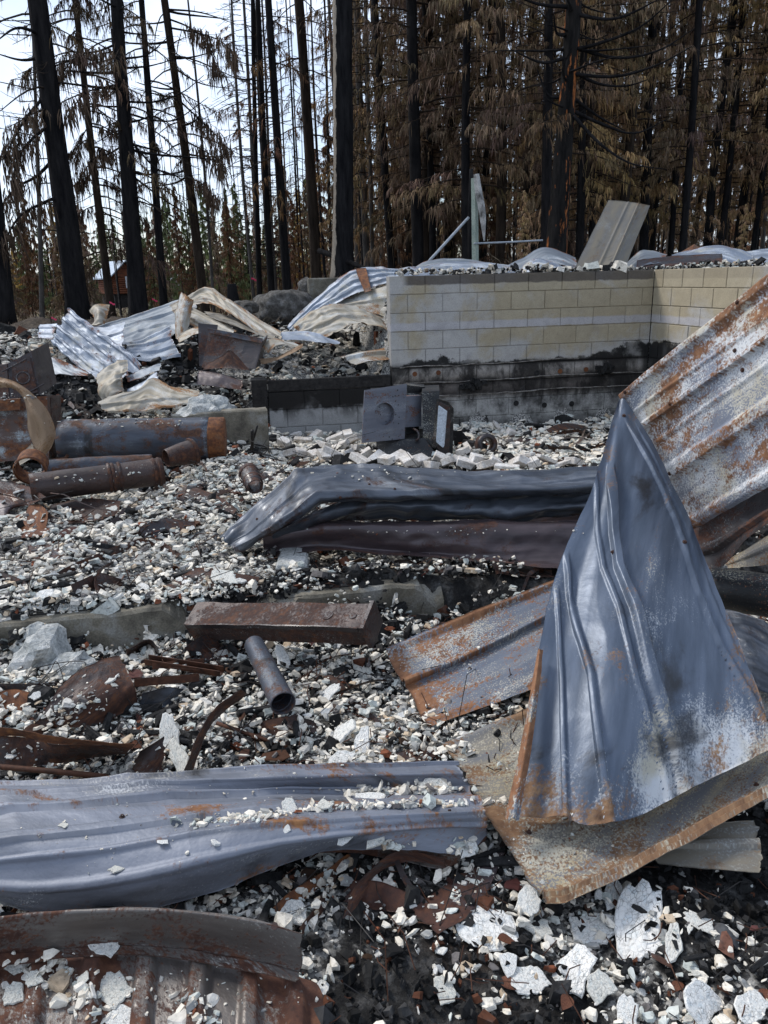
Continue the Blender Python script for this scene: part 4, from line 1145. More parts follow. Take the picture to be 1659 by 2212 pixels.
# ---------------------------------------------------------------- rusted scraps lying in the debris
def g(pts, dz): return [(x, y, 'g%.3f' % dz) for x, y in pts]
def strip(label, a, b, za, zb, mat, mid=None, zm=None, nu=40, nv=12, cr=.006, seed=0, name='metal_strip', ridge=.003):
    L = [g(a, za)]
    if mid: L.append(g(mid, zm))
    L.append(g(b, zb))
    return sheet(name, label, L, mat, [], nu, nv, cr, 7, .006, seed=seed, cat='metal strip' if name == 'metal_strip' else 'metal scrap', ridge=ridge)
strip('flat rusty plate with flaked edge below the open stove pipe end', [(345, 1046), (410, 1050), (470, 1072), (512, 1098)], [(380, 1078), (428, 1108), (500, 1124)], .05, .02, 'rust', seed=201, name='metal_scrap')
strip('long thin rusty band arching over white flakes in the middle distance', [(108, 1242), (200, 1200), (280, 1170), (335, 1163), (390, 1196)], [(125, 1250), (210, 1213), (285, 1184), (335, 1180), (380, 1206)], .05, .02, 'rust', seed=203)
strip('short S-curved rusty band standing in white flakes', [(258, 1203), (210, 1232), (206, 1275), (236, 1318)], [(248, 1213), (220, 1238), (218, 1275), (243, 1310)], .06, .02, 'rust_dark', seed=205)
strip('flat rusty sheet dusted with ash left of the masonry pad', [(352, 1268), (400, 1240), (440, 1228), (560, 1246)], [(345, 1300), (420, 1288), (480, 1276), (560, 1264)], .05, .02, 'rust', seed=207, name='metal_scrap')
strip('bent rusty band at the picture edge among white flakes', [(-10, 1230), (45, 1253), (60, 1270), (52, 1308)], [(-10, 1250), (34, 1266), (46, 1280), (44, 1306)], .06, .02, 'rust', seed=209)
strip('orange-brown torn plate below the stove pipes', [(62, 1092), (85, 1090), (106, 1106)], [(38, 1152), (66, 1158), (98, 1150)], .10, .02, 'rust_orange', seed=211, name='metal_scrap')
strip('dark curved plate leaning at the picture edge beneath the stove pipe', [(-15, 1034), (60, 1050), (102, 1074)], [(-15, 1062), (46, 1076), (62, 1092)], .16, .10, 'rust_dark', seed=213, name='metal_scrap')
strip('dark maroon plate at the picture edge below the curved one', [(-15, 1066), (30, 1072), (66, 1090)], [(-15, 1122), (10, 1118), (24, 1098)], .10, .03, 'wet_brown', seed=215, name='metal_scrap')
strip('dark plate half buried in flakes above the long rusty band', [(58, 1180), (90, 1172), (140, 1190)], [(70, 1206), (110, 1212), (135, 1202)], .04, .01, 'rust_dark', seed=216, name='metal_scrap')
strip('large brown torn plate with peaked corner in front of the footing', [(150, 1462), (215, 1424), (258, 1414)], [(70, 1572), (200, 1566), (300, 1522)], .16, .03, 'rust', mid=[(110, 1512), (210, 1500), (288, 1478)], zm=.13, nv=30, nu=50, cr=.012, seed=217, name='metal_scrap')
strip('long dark flange lying left of the large brown torn plate', [(-15, 1476), (80, 1476), (170, 1466)], [(-15, 1490), (80, 1488), (165, 1478)], .06, .03, 'rust_dark', seed=219)
strip('small dark blue bent sheet right of the large brown torn plate', [(308, 1498), (360, 1484), (396, 1488)], [(298, 1526), (340, 1532), (376, 1514)], .10, .03, 'wet', seed=221, name='metal_scrap')
strip('pale edged rusty band diving into the dark hollow above the grey panel', [(522, 1488), (462, 1532), (425, 1596), (400, 1664)], [(534, 1500), (486, 1534), (446, 1580), (414, 1668)], .16, .10, 'rust', seed=223)
strip('orange rusted rolled edge at the picture edge above the grey panel', [(-15, 1572), (60, 1578), (115, 1588), (190, 1598), (290, 1606)], [(-15, 1588), (60, 1592), (118, 1604), (200, 1606), (288, 1612)], .20, .16, 'rust_orange', seed=225, nu=60)
strip('rust-brown hollow sheet below the orange rolled edge', [(-15, 1590), (60, 1594), (118, 1606), (200, 1608), (285, 1612)], [(-15, 1660), (100, 1654), (190, 1640), (270, 1628)], .15, .04, 'rust', seed=227, nu=60, nv=24, name='metal_scrap')
strip('small brown plate standing above the grey panel in the middle', [(300, 1622), (332, 1604), (356, 1588)], [(284, 1670), (318, 1672), (352, 1664)], .13, .04, 'rust', seed=229, name='metal_scrap')
strip('dark bent hose-like flashing below the grey panel', [(768, 1960), (812, 1890), (880, 1860), (960, 1872)], [(738, 1985), (775, 1905), (860, 1838), (965, 1852)], .05, .09, 'rust_dark', seed=231)
strip('dark maroon flat strip crossing under the rust-tan panel corner', [(888, 1966), (975, 1902), (1040, 1848)], [(946, 2024), (1030, 1962), (1095, 1842)], .03, .03, 'wet_brown', seed=233)
strip('rusty chute of plaster crumbs below the grey panel', [(588, 1962), (640, 1920), (700, 1880), (748, 1842)], [(610, 1985), (660, 1945), (712, 1905), (758, 1856)], .05, .02, 'rust_orange', seed=235)
strip('narrow rusty strip beside the plaster chute under the grey panel', [(650, 2010), (690, 1950), (720, 1880)], [(662, 2018), (704, 1958), (732, 1885)], .06, .02, 'rust', seed=237)
strip('brown plate in flakes just left of the round duct', [(430, 1412), (470, 1398), (510, 1392)], [(440, 1432), (480, 1424), (520, 1412)], .05, .02, 'rust_dark', seed=239, name='metal_scrap')
strip('twisted dark band in front of the footing beside wires', [(270, 1405), (320, 1380), (345, 1400)], [(276, 1418), (318, 1396), (338, 1412)], .10, .04, 'rust_dark', seed=241)
strip('rusty sheet half hidden in flakes beneath the kinked black panel', [(520, 1040), (560, 1022), (620, 1018)], [(535, 1062), (575, 1050), (625, 1035)], .05, .02, 'rust_dark', seed=243, name='metal_scrap')
strip('thin rusty plate poking from flakes near the tank foot', [(360, 1062), (400, 1050), (440, 1040)], [(372, 1076), (410, 1066), (446, 1052)], .04, .02, 'rust', seed=245, name='metal_scrap')
strip('dark leaf-shaped scrap in the hollow under the brown channel', [(1062, 1218), (1120, 1212), (1190, 1232)], [(1070, 1240), (1120, 1244), (1196, 1248)], .08, .03, 'rust', seed=247, name='metal_scrap')
strip('small rust flake plate on rubble left of the draped panel hem', [(905, 1590), (930, 1582), (948, 1588)], [(900, 1602), (930, 1604), (952, 1600)], .03, .01, 'rust', seed=249, name='metal_scrap')
strip('rusty plate buried among plaster right of the round duct', [(690, 1520), (740, 1510), (790, 1520)], [(700, 1540), (745, 1538), (792, 1534)], .02, .01, 'rust', seed=251, name='metal_scrap')
strip('thin rusty plate under plaster slabs above the grey panel', [(820, 1640), (880, 1622), (950, 1620)], [(830, 1655), (890, 1650), (960, 1640)], .03, .015, 'rust', seed=253, name='metal_scrap')

strip('wide rusty sheet lying flat below the stove pipe at the picture edge', [(110, 1090), (190, 1078), (260, 1082)], [(100, 1128), (180, 1130), (255, 1112)], .06, .02, 'rust', seed=255, name='metal_scrap', nv=20)
strip('dark torn sheet half buried behind the long rusty band', [(300, 1140), (350, 1120), (420, 1128)], [(310, 1162), (360, 1158), (425, 1150)], .07, .02, 'rust_dark', seed=257, name='metal_scrap', nv=18)
strip('brown sheet scrap leaning in flakes near the footing, middle left', [(150, 1262), (210, 1238), (262, 1250)], [(160, 1290), (215, 1282), (270, 1276)], .09, .02, 'rust', seed=259, name='metal_scrap', nv=18)
strip('rusty lid-like sheet in front of the footing left of the ash lump', [(-20, 1500), (30, 1488), (80, 1498)], [(-20, 1532), (40, 1536), (90, 1520)], .07, .03, 'rust_orange', seed=261, name='metal_scrap', nv=18)
strip('dark sheet corner sticking up beside the box duct', [(400, 1400), (440, 1372), (470, 1378)], [(415, 1425), (450, 1418), (478, 1404)], .12, .03, 'rust_dark', seed=263, name='metal_scrap', nv=18)
strip('rust-brown sheet under the mouth of the round duct', [(560, 1560), (620, 1548), (680, 1556)], [(565, 1585), (625, 1590), (690, 1580)], .05, .02, 'rust', seed=265, name='metal_scrap', nv=18)
strip('black sheet scrap below the brown channel end', [(690, 1280), (740, 1262), (800, 1266)], [(700, 1298), (750, 1296), (805, 1286)], .07, .02, 'rust_dark', seed=267, name='metal_scrap', nv=18)
strip('dark maroon bent sheet below the grey panel beside the plaster chute', [(760, 1900), (820, 1905), (880, 1930)], [(745, 1950), (810, 1965), (870, 1975)], .06, .02, 'wet_brown', seed=269, name='metal_scrap', nv=18)
def rod(name, label, pts, r, mat, cat='rod', sides=8):
    P = resample([at(*p) for p in pts], 14 if len(pts) > 2 else 4)
    V, gg = tubegeo(P, r, sides)
    b = P[0].copy()
    o = link(name, mesh_np(name, V - b, gg, smooth=True), M[mat]); o.location = tuple(b)
    return tag(o, label, cat)
rod('metal_rod', 'dark straight rod along the picture edge above the grey panel', [(-15, 1655, 'g.10'), (110, 1666, 'g.10'), (232, 1678, 'g.09')], .010, 'rust_dark' if False else 'rod')
rod('metal_rod', 'rusty rod slanting into the hollow above the grey panel', [(468, 1562, 'g.07'), (620, 1614, 'g.03')], .008, 'rod')
rod('metal_rod', 'bent rusty rod poking up left of the water tank', [(112, 1010, 6.3), (112, 995, 6.25), (140, 990, 6.2), (146, 982, 6.2)], .014, 'rod')
rod('metal_rod', 'black rod standing upright beside the tank end', [(545, 985, 'g.0'), (545, 930, 6.9)], .016, 'wire')
rod('metal_rod', 'thin leaning black rod right of the upright one', [(538, 980, 'g.0'), (556, 920, 6.95)], .010, 'wire')
for k, (a, b) in enumerate([((318, 1430), (480, 1456)), ((330, 1445), (440, 1436)), ((290, 1482), (430, 1470))]):
    A, B = at(*a, 'g.06'), at(*b, 'g.05')
    d = B - A; L = np.linalg.norm(d); ang = math.atan2(d[1], d[0])
    V, F = merge([boxgeo((L / 2, 0, 0), (L, .035, .004)), boxgeo((L / 2, .018, .014), (L, .004, .03)), boxgeo((L / 2, -.018, .014), (L, .004, .03))])
    o = link('metal_channel', mesh_np('metal_channel', V, F), M['rod']); o.location = tuple(A)
    o.rotation_euler = (random.uniform(-.5, .5), -math.asin(d[2] / L), ang)
    tag(o, ['maroon U-channel lying in front of the footing, longest of three', 'short brown U-channel crossing the maroon one', 'brown U-channel beside the large torn plate'][k], 'metal channel')

# loose nails, wires and splinters: nobody could count them
def sticks(name, n, ymin, ymax, r, L, mat, seed, label):
    rr = np.random.default_rng(seed)
    y = rr.uniform(ymin, ymax, n); x = rr.uniform(-1, 1, n) * (.55 * y + .1)
    z = H(x, y) + rr.uniform(.015, .05, n)
    parts = []
    for i in range(n):
        l = L * rr.lognormal(0, .5) * (0.6 + y[i] * .12)
        a = rr.uniform(0, 6.28); e = rr.normal(.1, .35)
        d = np.array([math.cos(a) * math.cos(e), math.sin(a) * math.cos(e), math.sin(e)])
        c = np.array([x[i], y[i], z[i] + abs(d[2]) * l * .3])
        bend = rr.normal(0, .12, 3) * l
        parts.append(tubegeo([c - d * l / 2, c + bend, c + d * l / 2], r * (0.7 + .14 * y[i]), 4, cap=False))
    V, gg = merge(parts)
    o = link(name, mesh_np(name, V, gg), M[mat])
    return tag(o, label, 'debris', kind='stuff')
sticks('nail_litter', 700, 1.25, 6.5, .0018, .10, 'rod', 5, 'rusty nails and wires scattered through the debris')
sticks('wire_litter', 520, 1.3, 8.5, .0016, .22, 'wire', 6, 'blackened wires and splinters tangled in the debris')

# tangles of wire
def tangle(label, px, py, size, turns, seed, r=.0022, name='wire_tangle', mat='wire', flat=.35):
    rr = np.random.default_rng(seed)
    c = at(px, py, 'g.03')
    t = np.linspace(0, 1, 90)
    k1, k2, k3 = rr.uniform(.8, 1.3, 3) * turns
    P = np.stack([np.cos(t * 6.28 * k1) * (.5 + .5 * np.sin(t * 9 + 1)), np.sin(t * 6.28 * k2 + 1) * .7, flat * (1 + np.sin(t * 6.28 * k3)) * .5], -1) * size
    P += (np.stack([fbm(np.stack([t * 6, t * 0 + a, t * 0], -1), seed + a, 3) for a in range(3)], -1) - .5) * size
    V, gg = tubegeo(P, r, 5)
    o = link(name, mesh_np(name, V, gg, smooth=True), M[mat]); o.location = tuple(c)
    return tag(o, label, 'wire')
tangle('loop of black wire in front of the box duct', 500, 1420, .10, 2.0, 3)
tangle('tangle of dark wire left of the large brown torn plate', 100, 1480, .12, 3.0, 4)
tangle('bent wire loop by the masonry pad', 600, 1290, .08, 1.6, 5)
tangle('loose rusty wire beside the maroon channels', 395, 1420, .13, 1.5, 6, mat='rod')
tangle('wiry tangle on rubble right of the round duct', 700, 1460, .12, 2.2, 7, mat='rod')
tangle('dark wire tangle in the hollow above the grey panel', 500, 1600, .11, 2.4, 8)
tangle('wire tangle at the foot of the tank end', 560, 985, .20, 2.5, 9, r=.005)
tangle('bent cable on dark debris behind the tan crumpled panel', 300, 812, .22, 1.6, 10, r=.008)
for k in range(6):
    y0 = 1330 + k * 4 + random.uniform(-4, 4); x0 = random.uniform(-20, 60); x1 = x0 + random.uniform(170, 380)
    rod('wire', ['black cable along the footing top, lowest of six', 'black cable along the footing top, second of six', 'black cable along the footing top, third of six', 'black cable along the footing top, fourth of six', 'black cable along the footing top, fifth of six', 'black cable along the footing top, topmost of six'][k],
        [(x0, y0 + 6, 'g.03'), ((x0 + x1) / 2, y0 - 6 + random.uniform(-4, 4), 'g.035'), (x1, y0 - 14, 'g.03')], .0035, 'wire', 'cable', 5)

# charred wood ends and small curled strips of rusted sheet, too many to count
def wood_litter(name, n, seed, label):
    rr = np.random.default_rng(seed)
    parts = []
    y = 1.5 + 8.5 * rr.uniform(0, 1, n) ** 1.3; x = rr.uniform(-1, 1, n) * (.56 * y + .2)
    z = H(x, y)
    for i in range(n):
        p_, q_ = to_pq(x[i], y[i])
        if WALL_Q - .3 < q_ < WALL_Q + .3 or p_ > P_B - .2: continue
        s_ = .012 + .004 * y[i]
        parts.append(boxgeo((x[i], y[i], z[i] + s_ * .8 + .015), (s_ * rr.uniform(3, 9), s_ * rr.uniform(.7, 1.5), s_ * rr.uniform(.6, 1.3)), rotm('Z', rr.uniform(0, 6.3)) @ rotm('Y', rr.normal(0, .25)) @ rotm('X', rr.uniform(0, 1.5)), bev=s_ * .15))
    V, gg = merge(parts)
    V = V + (np.stack([fbm(V * 40 + 9 * k_, k_ + 3, 2) for k_ in range(3)], -1) - .5) * .012
    return tag(link(name, mesh_np(name, V, gg), M['charcoal']), label, 'debris', kind='stuff')
wood_litter('charred_wood_litter', 260, 3, 'charred black wood ends lying through the debris')
def curl_litter(name, n, seed, label):
    rr = np.random.default_rng(seed)
    y = 1.7 + 7.0 * rr.uniform(0, 1, n) ** 1.2; x = rr.uniform(-1, 1, n) * (.56 * y + .1)
    k = 9
    t = np.linspace(-1, 1, k)[None]
    L = (.05 + .022 * y) * rr.lognormal(0, .4, n); a = rr.uniform(0, 6.3, n)
    bend = rr.normal(0, .7, n)[:, None]; lift = rr.uniform(-.5, .5, n)[:, None]
    u = t * L[:, None]; v = bend * L[:, None] * .6 * t ** 2; h = L[:, None] * (.20 * np.cos(t * 2.2 + lift * 4) + .22) * np.clip(rr.uniform(0, 1, (n, 1)), .15, 1)
    P = np.stack([x[:, None] + u * np.cos(a)[:, None] - v * np.sin(a)[:, None], y[:, None] + u * np.sin(a)[:, None] + v * np.cos(a)[:, None], np.zeros((n, k))], -1)
    P[..., 2] = H(P[..., 0], P[..., 1]) + h + .012
    sd_ = np.stack([-np.sin(a) * .7, np.cos(a) * .7, rr.uniform(-.9, .9, n)], -1)
    V1, q1 = ribbons_s(P, np.tile((.012 + .006 * y)[:, None], (1, k)) * rr.uniform(.6, 1.6, (n, 1)) * (1 - .5 * t ** 2), sd_)
    V2 = V1 + np.array([0.0006, .0018, -.0018])
    uv = np.stack([V1[:, 0] + V1[:, 2], V1[:, 1]], -1)
    V = np.concatenate([V1, V2])
    o = link(name, mesh_np(name, V, [q1, q1[:, ::-1] + len(V1)], smooth=True, uv=np.concatenate([uv, uv]), edge=np.full(len(V), .1)), M['rust'])
    return tag(o, label, 'debris', kind='stuff')
def ribbons_s(P, W, side):
    n, k, _ = P.shape
    V = np.stack([P - side[:, None] * W[..., None] / 2, P + side[:, None] * W[..., None] / 2], 2).reshape(n, k * 2, 3)
    b = (np.arange(n) * k * 2)[:, None]; j = np.arange(k - 1)[None] * 2
    return V.reshape(-1, 3), np.stack([b + j, b + j + 1, b + j + 3, b + j + 2], -1).reshape(-1, 4)
curl_litter('rust_strip_litter', 210, 4, 'small bent strips of rusted sheet through the debris')
# ---------------------------------------------------------------- solids from traced faces
def prism(face, ext):
    """closed solid: polygon face pushed along ext"""
    f = np.asarray(face, float); n = len(f); e = np.asarray(ext, float)
    V = np.concatenate([f, f + e])
    a = np.arange(n); b = (a + 1) % n
    nrm = np.cross(f[1] - f[0], f[2] - f[0])
    side = np.stack([a, b, b + n, a + n], -1); top = a[None]; bot = (a[::-1] + n)[None]
    if (nrm * e).sum() > 0: side = side[:, ::-1]; top = top[:, ::-1]; bot = bot[:, ::-1]
    return V, [side, top, bot]

def uvbox(o):
    """box-projected UVs in metres plus an 'edge' attribute, so that sheet materials work on solids"""
    me = o.data
    l = me.uv_layers.new(name="UVMap")
    for p in me.polygons:
        n = p.normal
        ax = max(range(3), key=lambda i: abs(n[i]))
        i, j = [(1, 2), (0, 2), (0, 1)][ax]
        for li in p.loop_indices:
            c = me.vertices[me.loops[li].vertex_index].co
            l.data[li].uv = (c[i] + ax * 1.7, c[j])
    a = me.attributes.new("edge", 'FLOAT', 'POINT')
    a.data.foreach_set("value", np.full(len(me.vertices), .3, np.float32))
    return o

def solid(name, geo, mat, parent, origin, smooth=False, noise=0.0, seed=0):
    V = np.asarray(geo[0], float)
    if noise: V = V + (np.stack([fbm(V * 7 + k * 5, seed + k, 3) for k in range(3)], -1) - .5) * noise
    o = link(name, mesh_np(name, V - origin, geo[1], smooth=smooth), M[mat], parent)
    return uvbox(o)

def quad(pts): return np.array([at(*p) for p in pts])

def grid_prism(name, pts, ext, mat, parent, origin, n=14, dent=.01, seed=0):
    """box-like shell whose front face is subdivided and dented"""
    q = quad(pts)
    s, t = np.meshgrid(np.linspace(0, 1, n), np.linspace(0, 1, n))
    F = (q[0] * (1 - s[..., None]) + q[1] * s[..., None]) * (1 - t[..., None]) + (q[3] * (1 - s[..., None]) + q[2] * s[..., None]) * t[..., None]
    e = np.asarray(ext, float); eh = e / np.linalg.norm(e)
    w = np.sin(np.pi * s) * np.sin(np.pi * t)
    F = F + eh * (dent * 3 * w * (fbm(F * 4, seed, 4)) )[..., None]
    B = F + e
    V = np.concatenate([F.reshape(-1, 3), B.reshape(-1, 3)])
    I = np.arange(n * n).reshape(n, n)
    f = np.stack([I[:-1, :-1], I[:-1, 1:], I[1:, 1:], I[1:, :-1]], -1).reshape(-1, 4)
    ring = np.concatenate([I[0, :], I[1:, -1], I[-1, -2::-1], I[-2:0:-1, 0]]); r2 = np.roll(ring, -1)
    m = n * n
    nn = np.cross(q[1] - q[0], q[3] - q[0])
    side = np.stack([ring, r2, r2 + m, ring + m], -1)
    gs = [f, f[:, ::-1] + m, side[:, ::-1]]
    if (nn * e).sum() > 0: gs = [x[:, ::-1] for x in gs]
    return solid(name, (V, gs), mat, parent, origin)

# ---------------------------------------------------------------- tipped wood stove
P0 = at(900, 985, 'g.0')
st = empty('wood_stove', tuple(P0))
tag(st, 'black wood stove tipped on its side against the block wall, square base plate outwards', 'wood stove')
bx = lambda n, p, e, m, **k: solid(n, prism(quad(p), e), m, st, P0, **k)
pl = quad([(788, 843, 7.087), (879, 829, 7.295), (874, 948, 7.201), (782, 957, 6.993)])
nrm = np.cross(pl[1] - pl[0], pl[3] - pl[0]); nrm /= np.linalg.norm(nrm)
if nrm[1] < 0: nrm = -nrm
# base plate with a round hole
c = at(831, 894, 7.144); c = c + nrm * ((pl[0] - c) @ nrm)
n = 40
th = np.linspace(0, 2 * math.pi, n, endpoint=False)
eu = (pl[1] - pl[0]); eu /= np.linalg.norm(eu); ev = np.cross(nrm, eu)
rr_ = .105
circ = c + np.outer(np.cos(th), eu) * rr_ + np.outer(np.sin(th), ev) * rr_
def on_border(d):
    best = 1e9
    for i in range(4):
        a, b = pl[i], pl[(i + 1) % 4]
        M2 = np.array([[d @ eu, -(b - a) @ eu], [d @ ev, -(b - a) @ ev]])
        r = np.array([(a - c) @ eu, (a - c) @ ev])
        try: s, u = np.linalg.solve(M2, r)
        except Exception: continue
        if s > 0 and -1e-6 <= u <= 1 + 1e-6: best = min(best, s)
    return c + d * best
outer = np.array([on_border(np.cos(t) * eu + np.sin(t) * ev) for t in th])
for cc in pl:   # snap the nearest ring point to each corner
    outer[np.argmin(np.linalg.norm(outer - cc, axis=1))] = cc
V = np.concatenate([outer, circ, circ + nrm * .06, outer + nrm * .014])
a = np.arange(n); b = (a + 1) % n
o = solid('base_plate', (V, [np.concatenate([np.stack([a, b, b + n, a + n], -1), np.stack([a + n, b + n, b + 2 * n, a + 2 * n], -1), np.stack([a + 3 * n, b + 3 * n, b, a], -1), np.stack([a + 2 * n, b + 2 * n, b + 3 * n, a + 3 * n], -1)])]), 'stove_plate', st, P0)
solid('flue_disc', (circ + nrm * .055, [a[None]]), 'stove_plate', o, P0)
bpy.data.objects['flue_disc'].parent = o
bx('pedestal', [(877, 856, 7.314), (911, 854, 7.409), (910, 921, 7.352), (875, 923, 7.239)], (-.03, .06, 0), 'stove_plate')
bx('pedestal_box', [(800, 850, 7.295), (905, 850, 7.484), (905, 950, 7.428), (800, 955, 7.201)], (.0, .25, .02), 'stove')
bx('body', [(911, 846, 7.314), (949, 844, 7.295), (946, 964, 7.144), (915, 958, 7.201)], (.03, .42, .0), 'stove', noise=.006)
bx('body_skirt', [(812, 952, 7.182), (918, 946, 7.201), (950, 992, 7.012), (820, 988, 7.050)], (.04, .36, .02), 'stove', noise=.012)
d1 = bx('door', [(948, 862, 7.239), (968, 868, 7.314), (980, 882, 7.371), (978, 984, 7.220), (968, 993, 7.163), (941, 968, 7.087)], (-.05, .12, 0), 'stove', noise=.004)
fr = bx('door_frame', [(951, 868, 7.234), (966, 876, 7.276), (974, 890, 7.305), (970, 976, 7.182), (962, 984, 7.144), (944, 964, 7.087)], (-.012, -.012, 0), 'rust_dark')
gl = bx('door_glass', [(949, 876, 7.210), (966, 888, 7.258), (960, 962, 7.130), (958, 966, 7.116), (944, 954, 7.078)], (-.010, -.012, 0), 'glass_white')
bx('ash_lip', [(878, 832, 7.465), (918, 836, 7.560), (918, 846, 7.560), (880, 852, 7.465)], (0, .2, .0), 'stove')
hv, hg = tubegeo(resample([at(893, 926, 7.239), at(902, 932, 7.182), at(905, 945, 7.163), at(898, 952, 7.163)], 10), .012, 8)
solid('latch', (hv, hg), 'rust_dark', st, P0, smooth=True)

# ---------------------------------------------------------------- round flange lying by the wall
c = at(1050, 960, 7.6)
Rm = 22 / 1642 * 8.1
ang = np.linspace(0, 2 * math.pi, 28, endpoint=False)
ax = np.array([.25, -.95, .25]); ax /= np.linalg.norm(ax)
u = np.cross(ax, [0, 0, 1]); u /= np.linalg.norm(u); w = np.cross(u, ax)
V = []
prof = [(1.0, -.04), (1.0, .04), (.82, .06), (.56, .06), (.52, .03), (.50, -.04)]
for t in ang:
    for r, h in prof: V.append(c + (u * math.cos(t) + w * math.sin(t)) * Rm * r + ax * h)
m = len(prof); i = np.arange(28)[:, None] * m; i2 = ((np.arange(28) + 1) % 28)[:, None] * m; j = np.arange(m)[None]; j2 = (j + 1) % m
fl = link('round_flange', mesh_np('round_flange', np.array(V) - c, [np.stack([i + j, i + j2, i2 + j2, i2 + j], -1).reshape(-1, 4)], smooth=True), M['rust_dark'])
fl.location = tuple(c); uvbox(fl); tag(fl, 'dark ring-shaped flange lying on rubble right of the tipped stove', 'flange')

# ---------------------------------------------------------------- water tank
A, B = at(132, 952, 6.38), at(487, 947, 6.55)
tk = empty('water_tank', tuple((A + B) / 2 - np.array([0, 0, .18])))
O = (A + B) / 2 - np.array([0, 0, .18])
tag(tk, 'fallen cylindrical water tank with blue-black shell and orange rusted end', 'water tank')
d = (B - A) / np.linalg.norm(B - A); L = np.linalg.norm(B - A)
def along(t): return A + d * L * t
def tube_uv(name, path, rad, mat, parent, origin, sides=32, pipe=0.0, noise=0.0, seed=0, cap=True):
    path = np.asarray(path, float)
    if pipe: V, gg = pipegeo(path, rad, pipe, sides)
    else: V, gg = tubegeo(path, rad, sides, cap=cap)
    if noise:
        V = V + (np.stack([fbm(V * 6 + k * 3.3, seed + k, 3) for k in range(3)], -1) - .5) * noise
    n = len(path)
    s = np.concatenate([[0], np.cumsum(np.linalg.norm(np.diff(path, axis=0), axis=1))])
    th_ = np.linspace(0, 1, sides, endpoint=False)
    th_ = np.minimum(th_, 1 - th_) * 2
    uv = np.stack([np.repeat(s, sides), np.tile(th_, n) * math.pi * np.mean(rad)], -1)
    ed = np.repeat(np.minimum(s, s[-1] - s), sides)
    if pipe: uv = np.concatenate([uv, uv + 5]); ed = np.concatenate([ed, ed])
    o = link(name, mesh_np(name, V - origin, gg, smooth=True, uv=uv, edge=ed), M[mat], parent)
    return o
ts = np.linspace(0, .90, 24)
rad = .182 + .0 * ts; rad[0] = .168; rad[1] = .182
tube_uv('shell', [along(t) for t in ts], rad, 'tank', tk, O, noise=.03, seed=4)
tube_uv('end_cap', [along(t) for t in (.897, .91, .96, .995, 1.0)], [.184, .186, .186, .186, .176], 'rust_orange', tk, O, noise=.006, seed=8)
tube_uv('fitting', [along(0) - d * .03 + np.array([0, 0, .09]), along(0) + d * .01 + np.array([0, 0, .09])], [.03, .03], 'rust', tk, O, sides=12)

# ---------------------------------------------------------------- stove pipes
def stovepipe(name, label, A, B, r, mats, collars, wall=.004, seed=0, flare=0.0):
    A, B = np.asarray(A), np.asarray(B)
    O = A - np.array([0, 0, r])
    root = empty(name, tuple(O)); tag(root, label, 'stove pipe')
    ts = np.linspace(0, 1, 30)
    P = [A + (B - A) * t for t in ts]
    tube_uv('pipe_wall', P, np.full(30, r) * (1 + flare * ts), mats, root, O, 28, pipe=wall, noise=.018 if r > .05 else .006, seed=seed)
    for t in collars:
        c = A + (B - A) * t; dd = (B - A) / np.linalg.norm(B - A)
        tube_uv('collar', [c - dd * .012, c - dd * .006, c + dd * .006, c + dd * .012], np.array([1.0, 1.07, 1.07, 1.0]) * r * (1 + flare * t) + .002, mats, root, O, 28, cap=False)
    return root
stovepipe('stove_pipe', 'long rusty stove pipe lying in front of the tank, open flanged end', at(66, 1054, 5.05), at(352, 1018, 5.42), .098, 'rust', [.58, .61, .66, .93, .97], seed=3)
stovepipe('stove_pipe', 'thinner dark stove pipe lying behind the long rusty one', at(92, 1016, 5.62), at(330, 1002, 5.9), .080, 'tank', [.02], seed=5)
stovepipe('stove_pipe', 'flared rusty cone fitting between tank end and stove pipe', at(358, 990, 5.85), at(420, 974, 6.0), .07, 'rust', [.9], seed=7, flare=.5)
c = at(64, 1018, 5.35)
stovepipe('stove_pipe', 'short rusty ring of stove pipe facing out at the picture edge', c, c + np.array([-.03, .14, .04]), .105, 'rust_orange', [.1], seed=9)
stovepipe('stove_pipe', 'ribbed dark elbow pipe standing left of the kinked black panel', at(552, 1052, 5.0), at(536, 1020, 5.2), .055, 'rust_dark', [.2, .4, .85], seed=11, flare=.3)
A, B = at(549, 1392, 3.0), at(612, 1520, 2.55)
dp = stovepipe('round_duct', 'grey spiral duct with open black end on white rubble', A, B, .042, 'tank', [], .003, seed=13, flare=.15)
dp['category'] = 'duct'
dd = (B - A); Ld = np.linalg.norm(dd); dh = dd / Ld
u = np.cross(dh, [0, 0, 1]); u /= np.linalg.norm(u); w = np.cross(u, dh)
tt = np.linspace(.03, .97, 150)
hel = np.array([A + dd * t + (u * math.cos(t * 52) + w * math.sin(t * 52)) * .041 * (1 + .12 * t) for t in tt])
tube_uv('spiral_seam', hel, np.full(150, .0028), 'tank', dp, A - np.array([0, 0, .041]), 5, cap=False)
c = empty('black_tube', tuple(at(1600, 1330, 3.0))); O = at(1600, 1330, 3.0)
tag(c, 'thick black tube beside the draped slate panel at the picture edge', 'tube')
A, B = at(1525, 1268, 3.2), at(1760, 1300, 2.85)
tube_uv('tube_wall', [A + (B - A) * t for t in np.linspace(0, 1, 20)], np.full(20, .092), 'stove', c, O, 30, noise=.01, seed=3)

